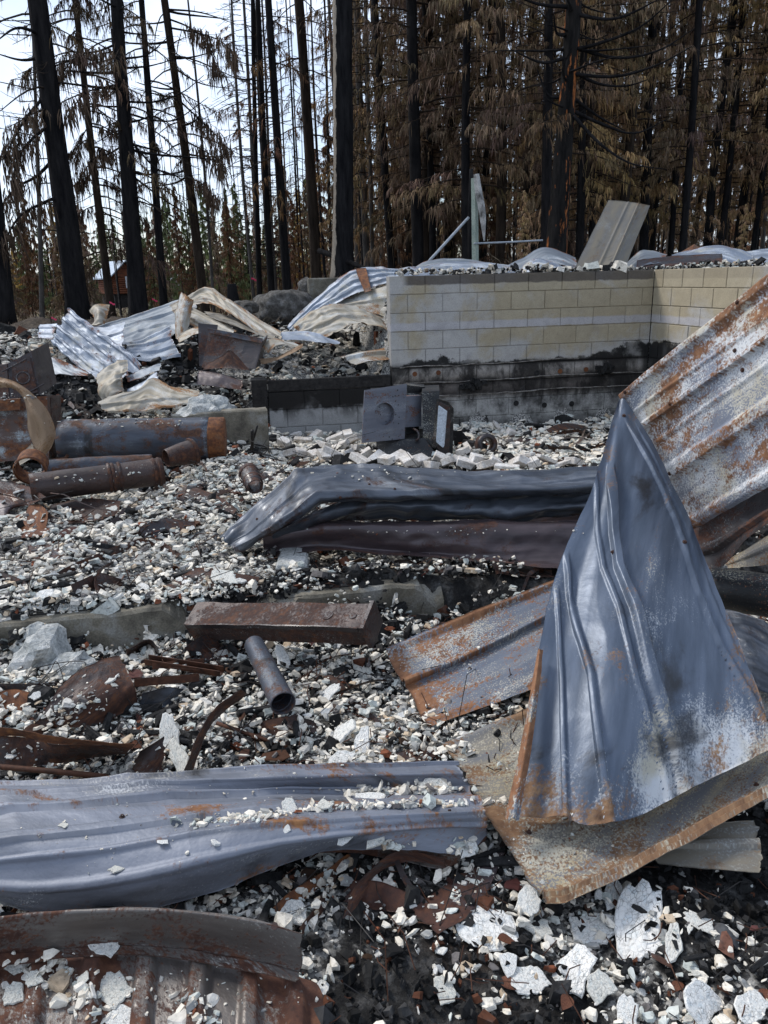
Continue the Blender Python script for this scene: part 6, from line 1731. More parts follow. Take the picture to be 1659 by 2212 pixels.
NAMED = [  # px, py, width px, height px, shape, label
    (1045, 2017, 118, 118, 0, 'big notched white plaster slab in the near debris, left of the largest one'),
    (1374, 2006, 132, 168, 2, 'largest white cracked plaster slab, below the rust-tan panel corner'),
    (1274, 2021, 80, 90, 4, 'tan-edged plaster piece between the two big white slabs'),
    (1236, 2106, 84, 84, 1, 'triangular white plaster piece below the tan-edged one'),
    (1511, 2002, 56, 56, 2, 'square white plaster piece by the dark grey stone'),
    (1448, 2046, 42, 76, 3, 'narrow upright plaster shard right of the largest slab'),
    (1143, 1962, 54, 54, 4, 'small white plaster piece just under the rust-tan panel tip'),
    (1329, 1940, 50, 64, 5, 'white plaster piece tucked under the rust-tan panel hem'),
    (1139, 2131, 72, 72, 0, 'crusty plaster piece below the big notched slab'),
    (1300, 2139, 70, 50, 5, 'flat oval plaster piece low in the near debris'),
    (1352, 2194, 64, 52, 2, 'plaster piece cut by the bottom edge of the picture'),
    (1160, 2012, 52, 50, 1, 'plaster flake right of the big notched slab'),
    (1520, 2172, 120, 70, 5, 'wide plaster heap piece in the near right corner'),
    (1620, 2190, 90, 60, 0, 'plaster piece at the very bottom right corner'),
    (965, 2152, 46, 54, 4, 'plaster piece beside the rusty corrugated panel edge'),
    (1101, 2093, 40, 40, 6, 'small plaster cube below the notched slab'),
    (245, 2142, 80, 74, 2, 'square white slab lying on the rusty corrugated panel'),
    (635, 1984, 90, 52, 5, 'flat white slab beside the upturned flashing end'),
    (25, 2147, 62, 36, 3, 'oval plaster piece on the corrugated panel at the picture edge'),
    (258, 2200, 66, 40, 1, 'plaster piece at the bottom edge on the corrugated panel'),
    (42, 2087, 46, 46, 4, 'tan-grey plaster piece on the flashing at the picture edge'),
    (220, 2045, 66, 44, 0, 'broken plaster pair on the upturned flashing'),
    (68, 2115, 50, 26, 3, 'thin plaster shard on the corrugated panel'),
    (178, 2118, 36, 24, 1, 'small plaster flake left of the square slab'),
    (382, 1640, 40, 60, 3, 'white plaster piece stuck beside the brown plate above the grey panel'),
    (368, 1597, 44, 60, 4, 'tall plaster piece above the grey panel in the middle'),
    (740, 1640, 70, 26, 5, 'long flat plaster slab at the foot of the flake pile'),
    (776, 1607, 40, 50, 3, 'upright cream plaster flake in the flake pile'),
    (690, 1617, 64, 36, 0, 'layered plaster piece on the flake pile'),
    (743, 1580, 52, 32, 1, 'cream plaster flake topping the flake pile'),
    (710, 1497, 38, 34, 2, 'rounded white plaster piece right of the round duct mouth'),
    (780, 1447, 44, 48, 2, 'bright square plaster piece left of the orange rusted tip'),
    (613, 1424, 32, 34, 4, 'plaster piece right of the round duct top'),
    (803, 1722, 62, 30, 0, 'ragged plaster piece on the grey panel step'),
    (862, 1714, 40, 38, 1, 'blocky plaster piece on the grey panel beside the ragged one'),
    (946, 1707, 82, 32, 5, 'wide plaster piece on the grey panel end'),
    (1010, 1827, 50, 46, 4, 'crumbled plaster piece at the tip of the grey panel'),
    (620, 1742, 44, 22, 3, 'plaster sliver in the groove of the grey panel'),
    (700, 1738, 40, 22, 5, 'plaster sliver right along the grey panel groove'),
    (745, 1812, 30, 30, 6, 'plaster cube on the curled brown hem'),
    (808, 1818, 44, 26, 7, 'plaster crumb cluster on the curled brown hem'),
    (480, 1250, 44, 40, 0, 'white plaster piece on the flat rusty sheet'),
    (275, 1225, 46, 34, 4, 'white plaster piece beside the S-curved rusty band'),
    (90, 1300, 60, 36, 5, 'long white plaster piece near the footing at the picture edge'),
    (150, 1310, 50, 34, 1, 'rounded white plaster piece on the footing edge'),
]
dg_obstacles = None
depsgraph = bpy.context.evaluated_depsgraph_get()
bpy.context.view_layer.update()
depsgraph = bpy.context.evaluated_depsgraph_get()
def surface(px, py):
    """first thing standing under a pixel, or the ground"""
    v = ray(px, py); v = v / np.linalg.norm(v)
    ok, loc, nor, _, ob, _ = S.ray_cast(depsgraph, Vector(EYE), Vector(v))
    return (np.array(loc), np.array(nor), ob.name) if ok else (at(px, py, 'g0'), np.array([0, 0, 1.0]), '')
rc = random.Random(3)
for i, (px, py, w, h, s_, lbl) in enumerate(NAMED):
    c, nr, on = surface(px, py)
    dist = (c - EYE) @ FWD
    W = w / PF * dist / 2
    D = h / PF * dist / 2 / max(.45, math.sin(math.atan2(EYE[2] - c[2], c[1])))
    o = link('plaster_chunk', CH_[s_])
    if nr[2] < .25: nr = np.array([0, -.5, .8])
    nr = nr / np.linalg.norm(nr) * .6 + np.array([0, -.10, .5])
    q = Vector(nr).to_track_quat('Z', 'Y').to_matrix().to_4x4()
    el = [.8, .65, .95, .5, .75, .6, .8, .55, .9, .7][s_]
    zs = min(W, D) * rc.uniform(.6, 1.0)
    Mx = Matrix.Translation(Vector(c) + Vector((0, 0, zs * .10 + (.011 if c[1] < 2.3 and not on.startswith('roof') else .0)))) @ q @ Matrix.Rotation(rc.uniform(-.5, .5), 4, 'Z') @ Matrix.Diagonal((W * 1.12, D / el * 1.0, zs, 1))
    o.matrix_world = Mx
    tag(o, lbl, 'plaster piece')
n_more = 215
k_ = 0
while k_ < n_more:
    px, py = rc.uniform(0, 1659), rc.uniform(1050, 2212)
    c, nr, on = surface(px, py)
    if nr[2] < .3 or c[2] > .55 or not (on.startswith(('ground', 'plaster_rubble', 'charcoal_rubble', 'roof_panel', 'metal_scrap'))): continue
    if on.startswith(('roof_panel',)) and (rc.random() > .03 or c[2] > .3): continue
    if rc.random() > float(white_w(np.array([c[0]]), np.array([c[1]]))[0]) + .15: continue
    s = (.009 + .0042 * c[1]) * rc.lognormvariate(0, .35)
    o = link('plaster_chunk', CH_[rc.randrange(10)])
    o.location = (c[0], c[1], c[2] + s * .06); o.scale = (s, s * rc.uniform(.7, 1.1), s * rc.uniform(.4, .9))
    o.rotation_euler = (rc.gauss(-.1, .35), rc.gauss(0, .35), rc.uniform(0, 6.28))
    tag(o, 'palm-sized broken white plaster piece loose among the smaller flakes', 'plaster piece', 'broken plaster pieces scattered over the debris')
    k_ += 1
# crumbs that came to rest on sheets, pipes and plates
CR_SPOTS = [  # centre px, half size px, count, size m, slope of the streak
    (560, 1762, 150, 10, 170, .0075, -.13), (860, 1737, 190, 9, 200, .008, -.03), (800, 1708, 60, 14, 60, .010, 0), (930, 1702, 80, 14, 90, .010, 0), (810, 1822, 70, 8, 70, .008, .05), (1005, 1830, 35, 18, 40, .009, 0),
    (640, 1690, 300, 40, 70, .0028, 0), (250, 1800, 240, 90, 60, .0026, 0), (90, 2095, 90, 40, 60, .007, -.1), (300, 2150, 320, 60, 90, .005, 0), (180, 2150, 60, 60, 50, .009, .6), (430, 2180, 60, 30, 40, .010, 0),
    (140, 1530, 75, 28, 120, .008, -.2), (200, 1500, 80, 40, 40, .005, 0), (450, 1262, 90, 20, 110, .009, 0), (430, 1085, 70, 24, 90, .008, .3), (60, 1300, 60, 40, 30, .008, 0),
    (600, 1310, 170, 12, 60, .006, -.03), (440, 1305, 20, 10, 14, .010, 0), (300, 912, 170, 10, 40, .009, 0), (220, 1030, 150, 14, 40, .007, -.1), (40, 858, 70, 8, 50, .010, -.05), (20, 770, 40, 10, 40, .012, -.3),
    (700, 1920, 60, 50, 120, .007, -.7), (650, 1960, 40, 30, 60, .008, -.6), (980, 1940, 70, 60, 60, .005, -.5), (900, 1150, 300, 10, 60, .004, 0), (840, 1030, 250, 20, 40, .005, 0), (1000, 1440, 90, 40, 40, .004, -.4), (1180, 1850, 150, 70, 60, .0035, -.4),
    (120, 1620, 130, 30, 60, .005, 0), (390, 1640, 30, 20, 30, .008, 0), (625, 1235, 28, 26, 70, .009, 0), (330, 1170, 60, 14, 26, .008, .1)]
rr = np.random.default_rng(9)
cp, crd = [], []
for (cx_, cy_, hx, hy, n, sz, sl) in CR_SPOTS:
    for _ in range(n):
        u_, v_ = np.clip(rr.normal(0, .5, 2), -1.2, 1.2)
        px, py = cx_ + u_ * hx, cy_ + v_ * hy + u_ * hx * sl
        c, nr, on = surface(px, py)
        if nr[2] < .12 or on.startswith(('plaster_chunk', 'ground')): continue
        s = sz * rr.lognormal(0, .5)
        cp.append(c + nr * s * .2); crd.append(s)
cp = np.array(cp); crd = np.array(crd); n = len(cp)
col = PAL[rr.choice(len(PAL), n, p=PW_)] * rr.uniform(.75, 1.05, (n, 1))
chips('plaster_crumbs', cp, crd, crd * rr.uniform(.25, .7, n), col, .5, 97, 'chips', 'plaster crumbs and ash settled on the fallen sheets and pipes', k=6)
# dead leaves on the near debris
def leaf_mesh(seed):
    rr = np.random.default_rng(seed)
    n = 9
    t = np.linspace(0, 1, n); wd = np.sin(np.pi * t ** .8) * .32 + .01
    x = t - .5; zc = .12 * np.sin(t * 3.1 + rr.uniform(0, 2)) 
    V = np.concatenate([np.stack([x, wd, zc + .10 * wd], -1), np.stack([x, 0 * wd, zc - .06], -1), np.stack([x, -wd, zc + .14 * wd], -1)])
    i = np.arange(n - 1)
    return V, [np.concatenate([np.stack([i, i + 1, i + 1 + n, i + n], -1), np.stack([i + n, i + n + 1, i + 1 + 2 * n, i + 2 * n], -1)])]
for i, (px, py, sz, lbl) in enumerate([(1094, 2038, .05, 'brown curled leaf against the big notched slab'), (1100, 2135, .055, 'dark leaf below the notched slab'), (1222, 2175, .05, 'grey-brown leaf near the bottom edge'),
                                       (1462, 2142, .045, 'rust-red bark flake beside the wide plaster heap'), (1570, 2150, .06, 'dark red leaf in the near right corner'), (1650, 2160, .05, 'brown leaf at the right edge of the picture')]):
    c, nr, on = surface(px, py)
    me = mesh_np('dead_leaf', *leaf_mesh(i), smooth=True); me.materials.append(M['leaf'])
    o = link('dead_leaf', me); o.location = (c[0], c[1], c[2] + .012); o.scale = (sz,) * 3; o.rotation_euler = (rc.uniform(-.4, .4), rc.uniform(-.4, .4), rc.uniform(0, 6))
    tag(o, lbl, 'leaf')
# ---------------------------------------------------------------- trees
def trunk_geo(P, rad, sides=12, seed=0):
    V, gg = tubegeo(P, rad, sides)
    ctr = np.repeat(np.asarray(P), sides, axis=0)
    k = 1 + .16 * (fbm(V * np.array([5, 5, 1.3]) + seed * 3.1, seed, 3) - .5) * 2
    V = ctr + (V - ctr) * k[:, None]
    return V, gg

def ribbons(P, W, side):
    """P (n,k,3) centre lines, W (n,k) widths, side (n,3)"""
    n, k, _ = P.shape
    L = P - side[:, None] * W[..., None] / 2; Rr = P + side[:, None] * W[..., None] / 2
    V = np.stack([L, Rr], 2).reshape(n, k * 2, 3)
    b = (np.arange(n) * k * 2)[:, None]; j = np.arange(k - 1)[None] * 2
    q = np.stack([b + j, b + j + 1, b + j + 3, b + j + 2], -1).reshape(-1, 4)
    return V.reshape(-1, 3), q

def crown_mesh(name, seed, z0, z1, nbr, lmax, lets, leafn, droop=.5, up=.15, bare=0.0, mats=('bark_brown', 'needle_brown'), leaf_w=.017, leaf_l=.155, ltop=.55, base_col=(.085, .060, .040), rad=.02, sector=None):
    """branches (slot 0) and hanging dead foliage (slot 1) of one conifer"""
    rr = np.random.default_rng(seed)
    bt, LP, LW, LS, LC, KP, KW, KS, KC = [], [], [], [], [], [], [], [], []
    for b in range(nbr):
        f = (b + rr.uniform(0, 1)) / nbr
        zb = z0 + (z1 - z0) * f
        az = rr.uniform(0, 2 * math.pi) if sector is None else rr.uniform(*sector)
        L = lmax * (1 - f * (1 - ltop)) * rr.uniform(.35, 1.15)
        dirh = np.array([math.cos(az), math.sin(az), 0]); per = np.array([-dirh[1], dirh[0], 0])
        t = np.linspace(0, 1, 7)
        wob = rr.normal(0, .06) * L
        P = np.array([0, 0, zb]) + np.outer(t * L, dirh) + np.outer(np.sin(t * 3) * wob, per)
        P[:, 2] += L * (up * t - droop * t ** 1.6 + (.30 * droop) * t ** 3)
        bt.append(tubegeo(P, np.linspace(rad * (.6 + .5 * L / lmax), .005, 7), 4, cap=False))
        if rr.uniform() < bare:
            # bare twigs only
            for s in range(6):
                tt = rr.uniform(.3, 1); i = min(int(tt * 6), 5); o = P[i] + (P[i + 1] - P[i]) * (tt * 6 - i)
                dv = dirh * rr.uniform(.2, 1) + per * rr.choice([-1, 1]) * rr.uniform(.4, 1) + np.array([0, 0, rr.uniform(-.3, .4)])
                l = L * rr.uniform(.12, .3)
                bt.append(tubegeo([o, o + dv * l * .5, o + dv * l + np.array([0, 0, .1 * l])], [.006, .005, .003], 3, cap=False))
            continue
        m = lets
        tt = np.sort(rr.uniform(.18, 1.0, m))
        i = np.minimum((tt * 6).astype(int), 5)
        o = P[i] + (P[i + 1] - P[i]) * (tt * 6 - i)[:, None]
        sg = rr.choice([-1, 1], m)
        ll = L * rr.uniform(.16, .34, m) * (1.15 - .5 * tt)
        dv = dirh[None] * rr.uniform(.1, .9, m)[:, None] + per[None] * (sg * rr.uniform(.2, 1, m))[:, None] + np.array([0, 0, 1.0])[None] * rr.normal(0, .25, m)[:, None]
        dv /= np.linalg.norm(dv, axis=1)[:, None]
        # branchlet curve
        s = np.linspace(0, 1, 4)[None, :, None]
        B = o[:, None] + dv[:, None] * ll[:, None, None] * s * (1 - .25 * s)
        B[..., 2] += (ll[:, None] * (.12 * s[..., 0] - 1.0 * droop * s[..., 0] ** 1.8))
        sd = np.cross(dv, [0, 0, 1]); sd /= np.linalg.norm(sd, axis=1)[:, None] + 1e-9
        LP.append(np.repeat(B, 1, 0)[:, :4]); LW.append(np.tile(np.array([.012, .02, .016, .004]), (m, 1))); LS.append(sd)
        cb = np.array(base_col) * rr.uniform(.6, 1.25) * np.array([1, rr.uniform(.9, 1.06), rr.uniform(.8, 1.1)])
        LC.append(np.repeat(cb[None] * rr.uniform(.6, 1.0, (m, 1)), 1, 0))
        # leaflets hang off the branchlet
        q = leafn
        ts = rr.uniform(.1, 1.0, (m, q)); ii = np.minimum((ts * 3).astype(int), 2); fr = ts * 3 - ii
        mi = np.arange(m)[:, None]
        o2 = (B[mi, ii] * (1 - fr[..., None]) + B[mi, ii + 1] * fr[..., None]).reshape(-1, 3)
        nq = len(o2)
        d2 = np.repeat(dv, q, 0) * rr.uniform(-.1, .7, (nq, 1)) + np.repeat(sd, q, 0) * rr.choice([-1, 1], (nq, 1)) * rr.uniform(.1, .6, (nq, 1))
        lg = leaf_l * rr.lognormal(-.1, .45, nq)
        s3 = np.array([0, .45, 1.0])[None, :, None]
        C = o2[:, None] + d2[:, None] * lg[:, None, None] * s3 * (1 - .4 * s3) * .8
        C[..., 2] -= lg[:, None] * (.15 * s3[..., 0] + rr.uniform(.3, 1.0, nq)[:, None] * s3[..., 0] ** 1.5)
        a = rr.uniform(0, math.pi, nq); sv = np.stack([np.cos(a), np.sin(a), rr.uniform(-.3, .3, nq)], -1)
        # pad to 4 points
        KP.append(C); KW.append(np.tile(np.array([.5, 1.0, .15]) * leaf_w, (nq, 1)) * rr.uniform(.5, 1.3, (nq, 1))); KS.append(sv)
        KC.append(cb[None] * rr.uniform(.5, 1.55, (nq, 1)) * rr.uniform(.93, 1.07, (nq, 3)))
    bV, bg = merge(bt)
    if LP:
        P = np.concatenate(LP); W = np.concatenate(LW); Sd = np.concatenate(LS); C = np.concatenate(LC)
        lV, lq = ribbons(P, W, Sd)
        kV, kq = ribbons(np.concatenate(KP), np.concatenate(KW), np.concatenate(KS))
        V = np.concatenate([bV, lV, kV]); col = np.concatenate([np.full((len(bV), 3), .03), np.repeat(C, 8, axis=0), np.repeat(np.concatenate(KC), 6, axis=0)])
        gs = [bg[0], np.concatenate([lq + len(bV), kq + len(bV) + len(lV)])]; mi = np.concatenate([np.zeros(len(bg[0])), np.ones(len(lq) + len(kq))])
    else:
        V, gs, col, mi = bV, [bg[0]], np.full((len(bV), 3), .03), np.zeros(len(bg[0]))
    me = mesh_np(name, V, gs, col=col, mat_idx=mi)
    for m_ in mats: me.materials.append(M[m_])
    return me

def place_crown(tree, me, rz, sc=1.0, leafmat=None, zoff=0.0):
    o = link('crown', me, None, tree)
    o.rotation_euler = (0, 0, rz); o.scale = (sc, sc, sc); o.location = (0, 0, zoff)
    if leafmat and len(me.materials) > 1:
        o.material_slots[1].link = 'OBJECT'; o.material_slots[1].material = M[leafmat]
    return o

def tree_at(name, label, base_px, top_px, Y, wb, wt, mat, seed, group=None, hidden_base=False):
    """trunk traced between two pixels at one distance, carried on above the frame; widths in metres"""
    b = at(base_px[0], base_px[1], Y); t = at(top_px[0], top_px[1], Y)
    d = (t - b); zb = H1(b[0], b[1]) - .15
    b0 = b + d * ((zb - b[2]) / d[2])
    tall = 17.0
    n = 26
    ts = np.linspace(0, 1, n) ** 1.15
    P = np.array([b0 + d / d[2] * tall * s for s in ts])
    rr = np.random.default_rng(seed)
    P[:, :2] += (np.stack([np.sin(ts * 5 + seed), np.cos(ts * 4 + seed)], -1)) * .04
    hv = (t - b0)[2] / tall
    r = np.interp(ts, [0, .02, .05, max(hv, .1), 1], [wb * .72, wb * .56, wb * .5, wt * .5, wt * .12])
    root = empty(name, tuple(b0)); tag(root, label, 'tree', group)
    V, gg = trunk_geo(P, r, 14, seed)
    side = ((V[:, 0] - np.repeat(P[:, 0], 14)) / np.repeat(r, 14))
    o = link('trunk', mesh_np('trunk', V - b0, gg, smooth=True, edge=side), M[mat], root)
    ax = d / d[2]
    return root, ax

def lean_crown(root, ax, me, rz, sc=1.0, leafmat=None):
    o = place_crown(root, me, 0, sc, leafmat)
    sh = Matrix(((1, 0, ax[0], 0), (0, 1, ax[1], 0), (0, 0, 1, 0), (0, 0, 0, 1)))
    # a leaning tree: turn the crown to the trunk's axis
    q = Vector((0, 0, 1)).rotation_difference(Vector(ax))
    o.rotation_mode = 'QUATERNION'
    o.rotation_quaternion = q @ Matrix.Rotation(rz, 3, 'Z').to_quaternion()
    return o

CR = {}
CR['dense1'] = crown_mesh('crown', 1, 1.6, 15, 84, 2.3, 20, 13, .62, .25, bare=.12)
CR['dense2'] = crown_mesh('crown', 2, 2.6, 15, 74, 2.6, 20, 13, .45, .22, bare=.18)
CR['dense3'] = crown_mesh('crown', 3, 1.2, 14, 88, 2.0, 18, 13, .75, .2, bare=.1)
CR['dense4'] = crown_mesh('crown', 4, 3.4, 15, 66, 2.9, 22, 13, .5, .3, bare=.2, leaf_l=.12)
CR['thin1'] = crown_mesh('crown', 5, 2.5, 15, 46, 1.7, 14, 9, .75, .15, bare=.35)
CR['thin2'] = crown_mesh('crown', 6, 4.0, 15, 40, 2.0, 14, 9, .8, .15, bare=.5)
CR['bare1'] = crown_mesh('crown', 7, 2.2, 15, 52, 1.3, 0, 0, .1, .12, bare=1.0, mats=('char', 'needle_brown'), rad=.016)
CR['bare2'] = crown_mesh('crown', 8, 3.2, 15, 40, 2.0, 0, 0, -.35, -.25, bare=1.0, mats=('char', 'needle_brown'), rad=.03)
CR['droop'] = crown_mesh('crown', 9, 1.4, 15, 60, 2.1, 18, 12, .95, .3, bare=.2, leaf_l=.24)
CR['far1'] = crown_mesh('crown', 10, .8, 12, 84, 2.2, 13, 7, .45, .1, leaf_w=.05, leaf_l=.34, ltop=.08)
CR['far2'] = crown_mesh('crown', 11, .6, 12, 80, 1.9, 13, 7, .5, .1, leaf_w=.05, leaf_l=.34, ltop=.08)

MAIN = [  # base px, top px, Y, base width, top width, bark, label, crowns [(key, rot, leaf material)]
    ((170, 690), (85, -2), 17.0, .46, .36, 'char', 'thickest black leaning trunk at the left, beyond the bright galvanised panel', [('thin2', 2.2, 'needle_silhouette')]),
    ((303, 680), (254, -2), 18.0, .40, .24, 'char', 'second thick black trunk right of the distant cabin', [('bare2', .3, None), ('thin1', 1.2, 'needle_silhouette')]),
    ((246, 690), (160, -2), 19.5, .20, .12, 'bark_brown', 'thin leaning brown trunk crossing in front of the cabin', [('droop', .5, 'needle_silhouette'), ('thin1', 2.5, 'needle_silhouette')]),
    ((356, 660), (301, -2), 20.0, .20, .13, 'char', 'slim dark trunk just right of the second thick black one', [('thin1', 2.9, 'needle_silhouette')]),
    ((438, 640), (352, -2), 21.0, .25, .17, 'bark_brown', 'leaning slim trunk with long drooping bare branches over the sky', [('bare2', 2.0, None), ('thin2', .2, 'needle_silhouette')]),
    ((88, 715), (70, -2), 19.0, .12, .05, 'bark_grey', 'pale thin sapling trunk beside the thickest black one', [('bare1', 1.0, None)]),
    ((18, 735), (-20, 300), 16.0, .28, .2, 'char', 'black trunk cut off by the left picture edge', []),
    ((562, 640), (548, -2), 23, .16, .10, 'char', 'leftmost slim black trunk of the close group before the tall birch', [('bare1', .4, None)]),
    ((590, 645), (556, -2), 22, .20, .13, 'char', 'slim black trunk, second of the close group before the tall birch', [('bare1', 2.4, None)]),
    ((624, 640), (576, -2), 21.5, .24, .17, 'char', 'straight black trunk, third of the close group before the tall birch', [('thin1', .2, 'needle_rust')]),
    ((686, 630), (643, -2), 24, .33, .26, 'bark_brown', 'brown scorched trunk right before the tall birch', [('thin2', 4.0, 'needle_rust')]),
    ((738, 612), (737, -2), 19.0, .50, .42, 'char_pale', 'tall thick black trunk with pale peeled stripe down one side', []),
    ((803, 590), (792, -2), 27, .15, .12, 'bark_grey', 'pale grey slim trunk right of the striped thick one', [('bare1', 1.4, None)]),
    ((846, 590), (812, -2), 25, .24, .20, 'char', 'dark trunk leaning slightly, right of the pale grey slim one', [('dense4', 2.2, 'needle_brown')]),
    ((884, 585), (890, -2), 26, .2, .16, 'bark_brown', 'dark brown trunk behind the diagonal grey pole', [('dense1', .7, 'needle_brown')]),
    ((921, 580), (926, -2), 24, .26, .22, 'bark_brown', 'brown trunk clothed in drooping grey foliage left of the green post', [('dense2', 3.3, 'needle_brown'), ('droop', 1.1, 'needle_brown')]),
    ((1181, 560), (1182, -2), 18.5, .24, .18, 'char', 'straight black trunk standing close behind the orange-flaked one', [('dense2', 5.0, 'needle_brown')]),
    ((1198, 560), (1236, -2), 16.5, .42, .27, 'char_orange', 'black trunk with orange flaked bark patches left of the tilted panel', [('bare2', 1.0, None), ('bare2', 4.2, None)]),
    ((1248, 560), (1262, -2), 20, .2, .16, 'char', 'dark trunk just right of the orange-flaked one', [('dense3', 2.2, 'needle_olive')]),
    ((1276, 560), (1292, -2), 22, .2, .16, 'char', 'black trunk behind the tilted plank-like panel', [('dense1', 4.1, 'needle_olive')]),
]
def branch_part(root, pts, Y, mat, leafy, seed):
    n = len(pts)
    yy = random.uniform(-1.6, .4)
    P = resample([at(x, y, Y + yy * k / (n - 1)) for k, (x, y) in enumerate(pts)], 16)
    b = np.array(root.location)
    r = np.linspace(.032, .007, 16) * (1.25 if Y < 17.5 else .8)
    parts = [tubegeo(P - b, r, 6)]
    rr = np.random.default_rng(int(pts[0][1] * 7 + pts[-1][0]))
    L = np.linalg.norm(P[-1] - P[0])
    for k in range(7):
        t = rr.uniform(.35, .98); o = P[int(t * 15)] - b
        dv = rr.normal(0, 1, 3) * np.array([.6, .6, .25]) + np.array([np.sign(P[-1][0] - P[0][0]) * .5, 0, .15]); l = L * rr.uniform(.06, .18)
        parts.append(tubegeo([o, o + dv * l * .6, o + dv * l + np.array([0, 0, .12 * l])], [.007, .005, .003], 4))
    V, gg = merge(parts)
    o = link('branch', mesh_np('branch', V, gg, smooth=True, edge=np.zeros(len(V))), M['char'], root)
    if leafy:
        m = 240
        t = 1 - rr.uniform(0, 1, m) ** 1.5 * .75
        i0 = np.minimum((t * 15).astype(int), 14)
        o2 = P[i0] - b + rr.normal(0, .07, (m, 3))
        lg = rr.lognormal(-1.45, .4, m)
        C = o2[:, None] + rr.normal(0, .22, (m, 1, 3)) * lg[:, None, None] * np.array([0, .6, 1.0])[None, :, None]
        C[..., 2] -= lg[:, None] * np.array([0, .42, 1.0])[None]
        a = rr.uniform(0, math.pi, m)
        V, q = ribbons(C, np.tile([.014, .03, .004], (m, 1)), np.stack([np.cos(a), np.sin(a), 0 * a], -1))
        c = np.repeat(np.array([[.085, .060, .042]]) * rr.uniform(.5, 1.3, (m, 1)), 6, axis=0)
        link('foliage', mesh_np('foliage', V, [q], col=c), M['needle_silhouette'], o)
BRANCH = {
    1: [([(267, 127), (320, 117), (370, 73)], 0), ([(270, 147), (320, 143), (370, 130)], 0), ([(277, 220), (333, 220), (393, 200), (440, 163)], 0), ([(283, 247), (333, 260), (383, 257), (450, 210)], 0),
        ([(287, 310), (333, 360), (377, 380), (433, 377)], 0), ([(290, 383), (367, 440), (430, 470), (493, 488)], 0), ([(262, 90), (215, 110), (170, 120), (125, 165)], 1), ([(270, 180), (220, 190), (180, 205), (140, 260)], 1), ([(285, 300), (240, 330), (200, 345), (165, 400)], 1)],
    4: [([(357, 20), (433, 27), (513, 53)], 0), ([(367, 60), (433, 73), (483, 93), (513, 135)], 1), ([(370, 143), (433, 180), (507, 193)], 0), ([(383, 213), (433, 260), (467, 293), (493, 333)], 1), ([(362, 40), (410, 60), (450, 95), (468, 165)], 1),
        ([(390, 300), (430, 320), (470, 345), (480, 370)], 1), ([(400, 380), (440, 400), (470, 440)], 1)],
    0: [([(112, 190), (60, 250), (30, 300), (10, 340)], 1), ([(120, 260), (70, 300), (40, 340), (28, 400)], 1), ([(128, 330), (80, 380), (30, 410), (-20, 480)], 1), ([(100, 80), (40, 60), (-10, 90)], 0), ([(105, 120), (50, 130), (-10, 115)], 0), ([(140, 420), (90, 440), (40, 470), (0, 540)], 1)],
    17: [([(1236, 30), (1330, 40), (1440, -10)], 0), ([(1236, 108), (1290, 95), (1380, 60), (1450, 2)], 0), ([(1234, 100), (1330, 125), (1420, 110), (1500, 62)], 0), ([(1230, 160), (1330, 165), (1420, 140), (1495, 100)], 0),
         ([(1230, 150), (1290, 180), (1350, 186), (1400, 172)], 0), ([(1228, 235), (1300, 268), (1370, 288), (1440, 258)], 0), ([(1226, 235), (1290, 305), (1360, 352), (1440, 366)], 0), ([(1224, 200), (1290, 250), (1350, 282)], 0),
         ([(1222, 125), (1170, 135), (1106, 108)], 0), ([(1214, 210), (1184, 205), (1160, 150)], 0), ([(1228, 15), (1160, 8), (1090, -20)], 0), ([(1220, 76), (1202, 70), (1196, 30)], 0)],
}
for i, (bp, tp, Y, wb, wt, mat, lbl, cr) in enumerate(MAIN):
    root, ax = tree_at('conifer_tree', lbl, bp, tp, Y, wb, wt, mat, 40 + i)
    for (key, rz, lm) in cr:
        lean_crown(root, ax, CR[key], rz, 1.0, lm)
    for (pts, leafy) in BRANCH.get(i, []):
        branch_part(root, pts, Y, mat, leafy, i)

# the stand behind: copies of a few trunks and crowns
TR = []
for s_ in range(5):
    z = np.linspace(0, 1, 18) ** 1.1 * 18
    P = np.stack([.10 * np.sin(z * .3 + s_) , .10 * np.cos(z * .27 + s_ * 2), z - .3], -1); P[:, :2] -= P[0, :2]
    V, gg = trunk_geo(P, np.interp(z, [0, .5, 9, 18], [.13, .10, .075, .03]), 8, s_ + 70)
    TR.append(mesh_np('trunk', V, gg, smooth=True)); TR[-1].materials.append(M['char'])
def stand_tree(x, y, key, rz, sc, trm, leaf, label, group, name='conifer_tree', tw=1.0, z=None, cat='tree'):
    root = empty(name, (x, y, H1(x, y) - .05 if z is None else z), rz)
    t = link('trunk', TR[int(abs(x * 7 + y * 3)) % 5], None, root); t.scale = (tw * sc, tw * sc, sc)
    if trm != 'char': t.material_slots[0].link = 'OBJECT'; t.material_slots[0].material = M[trm]
    if key: place_crown(root, CR[key], rz * 3.1, sc, leaf)
    tag(root, label, cat, group)
    return root
rt = random.Random(21)
def px_x(px, Y): return at(px, 600, Y)[0]
dense_keys = ['dense1', 'dense2', 'dense3', 'dense4', 'droop']
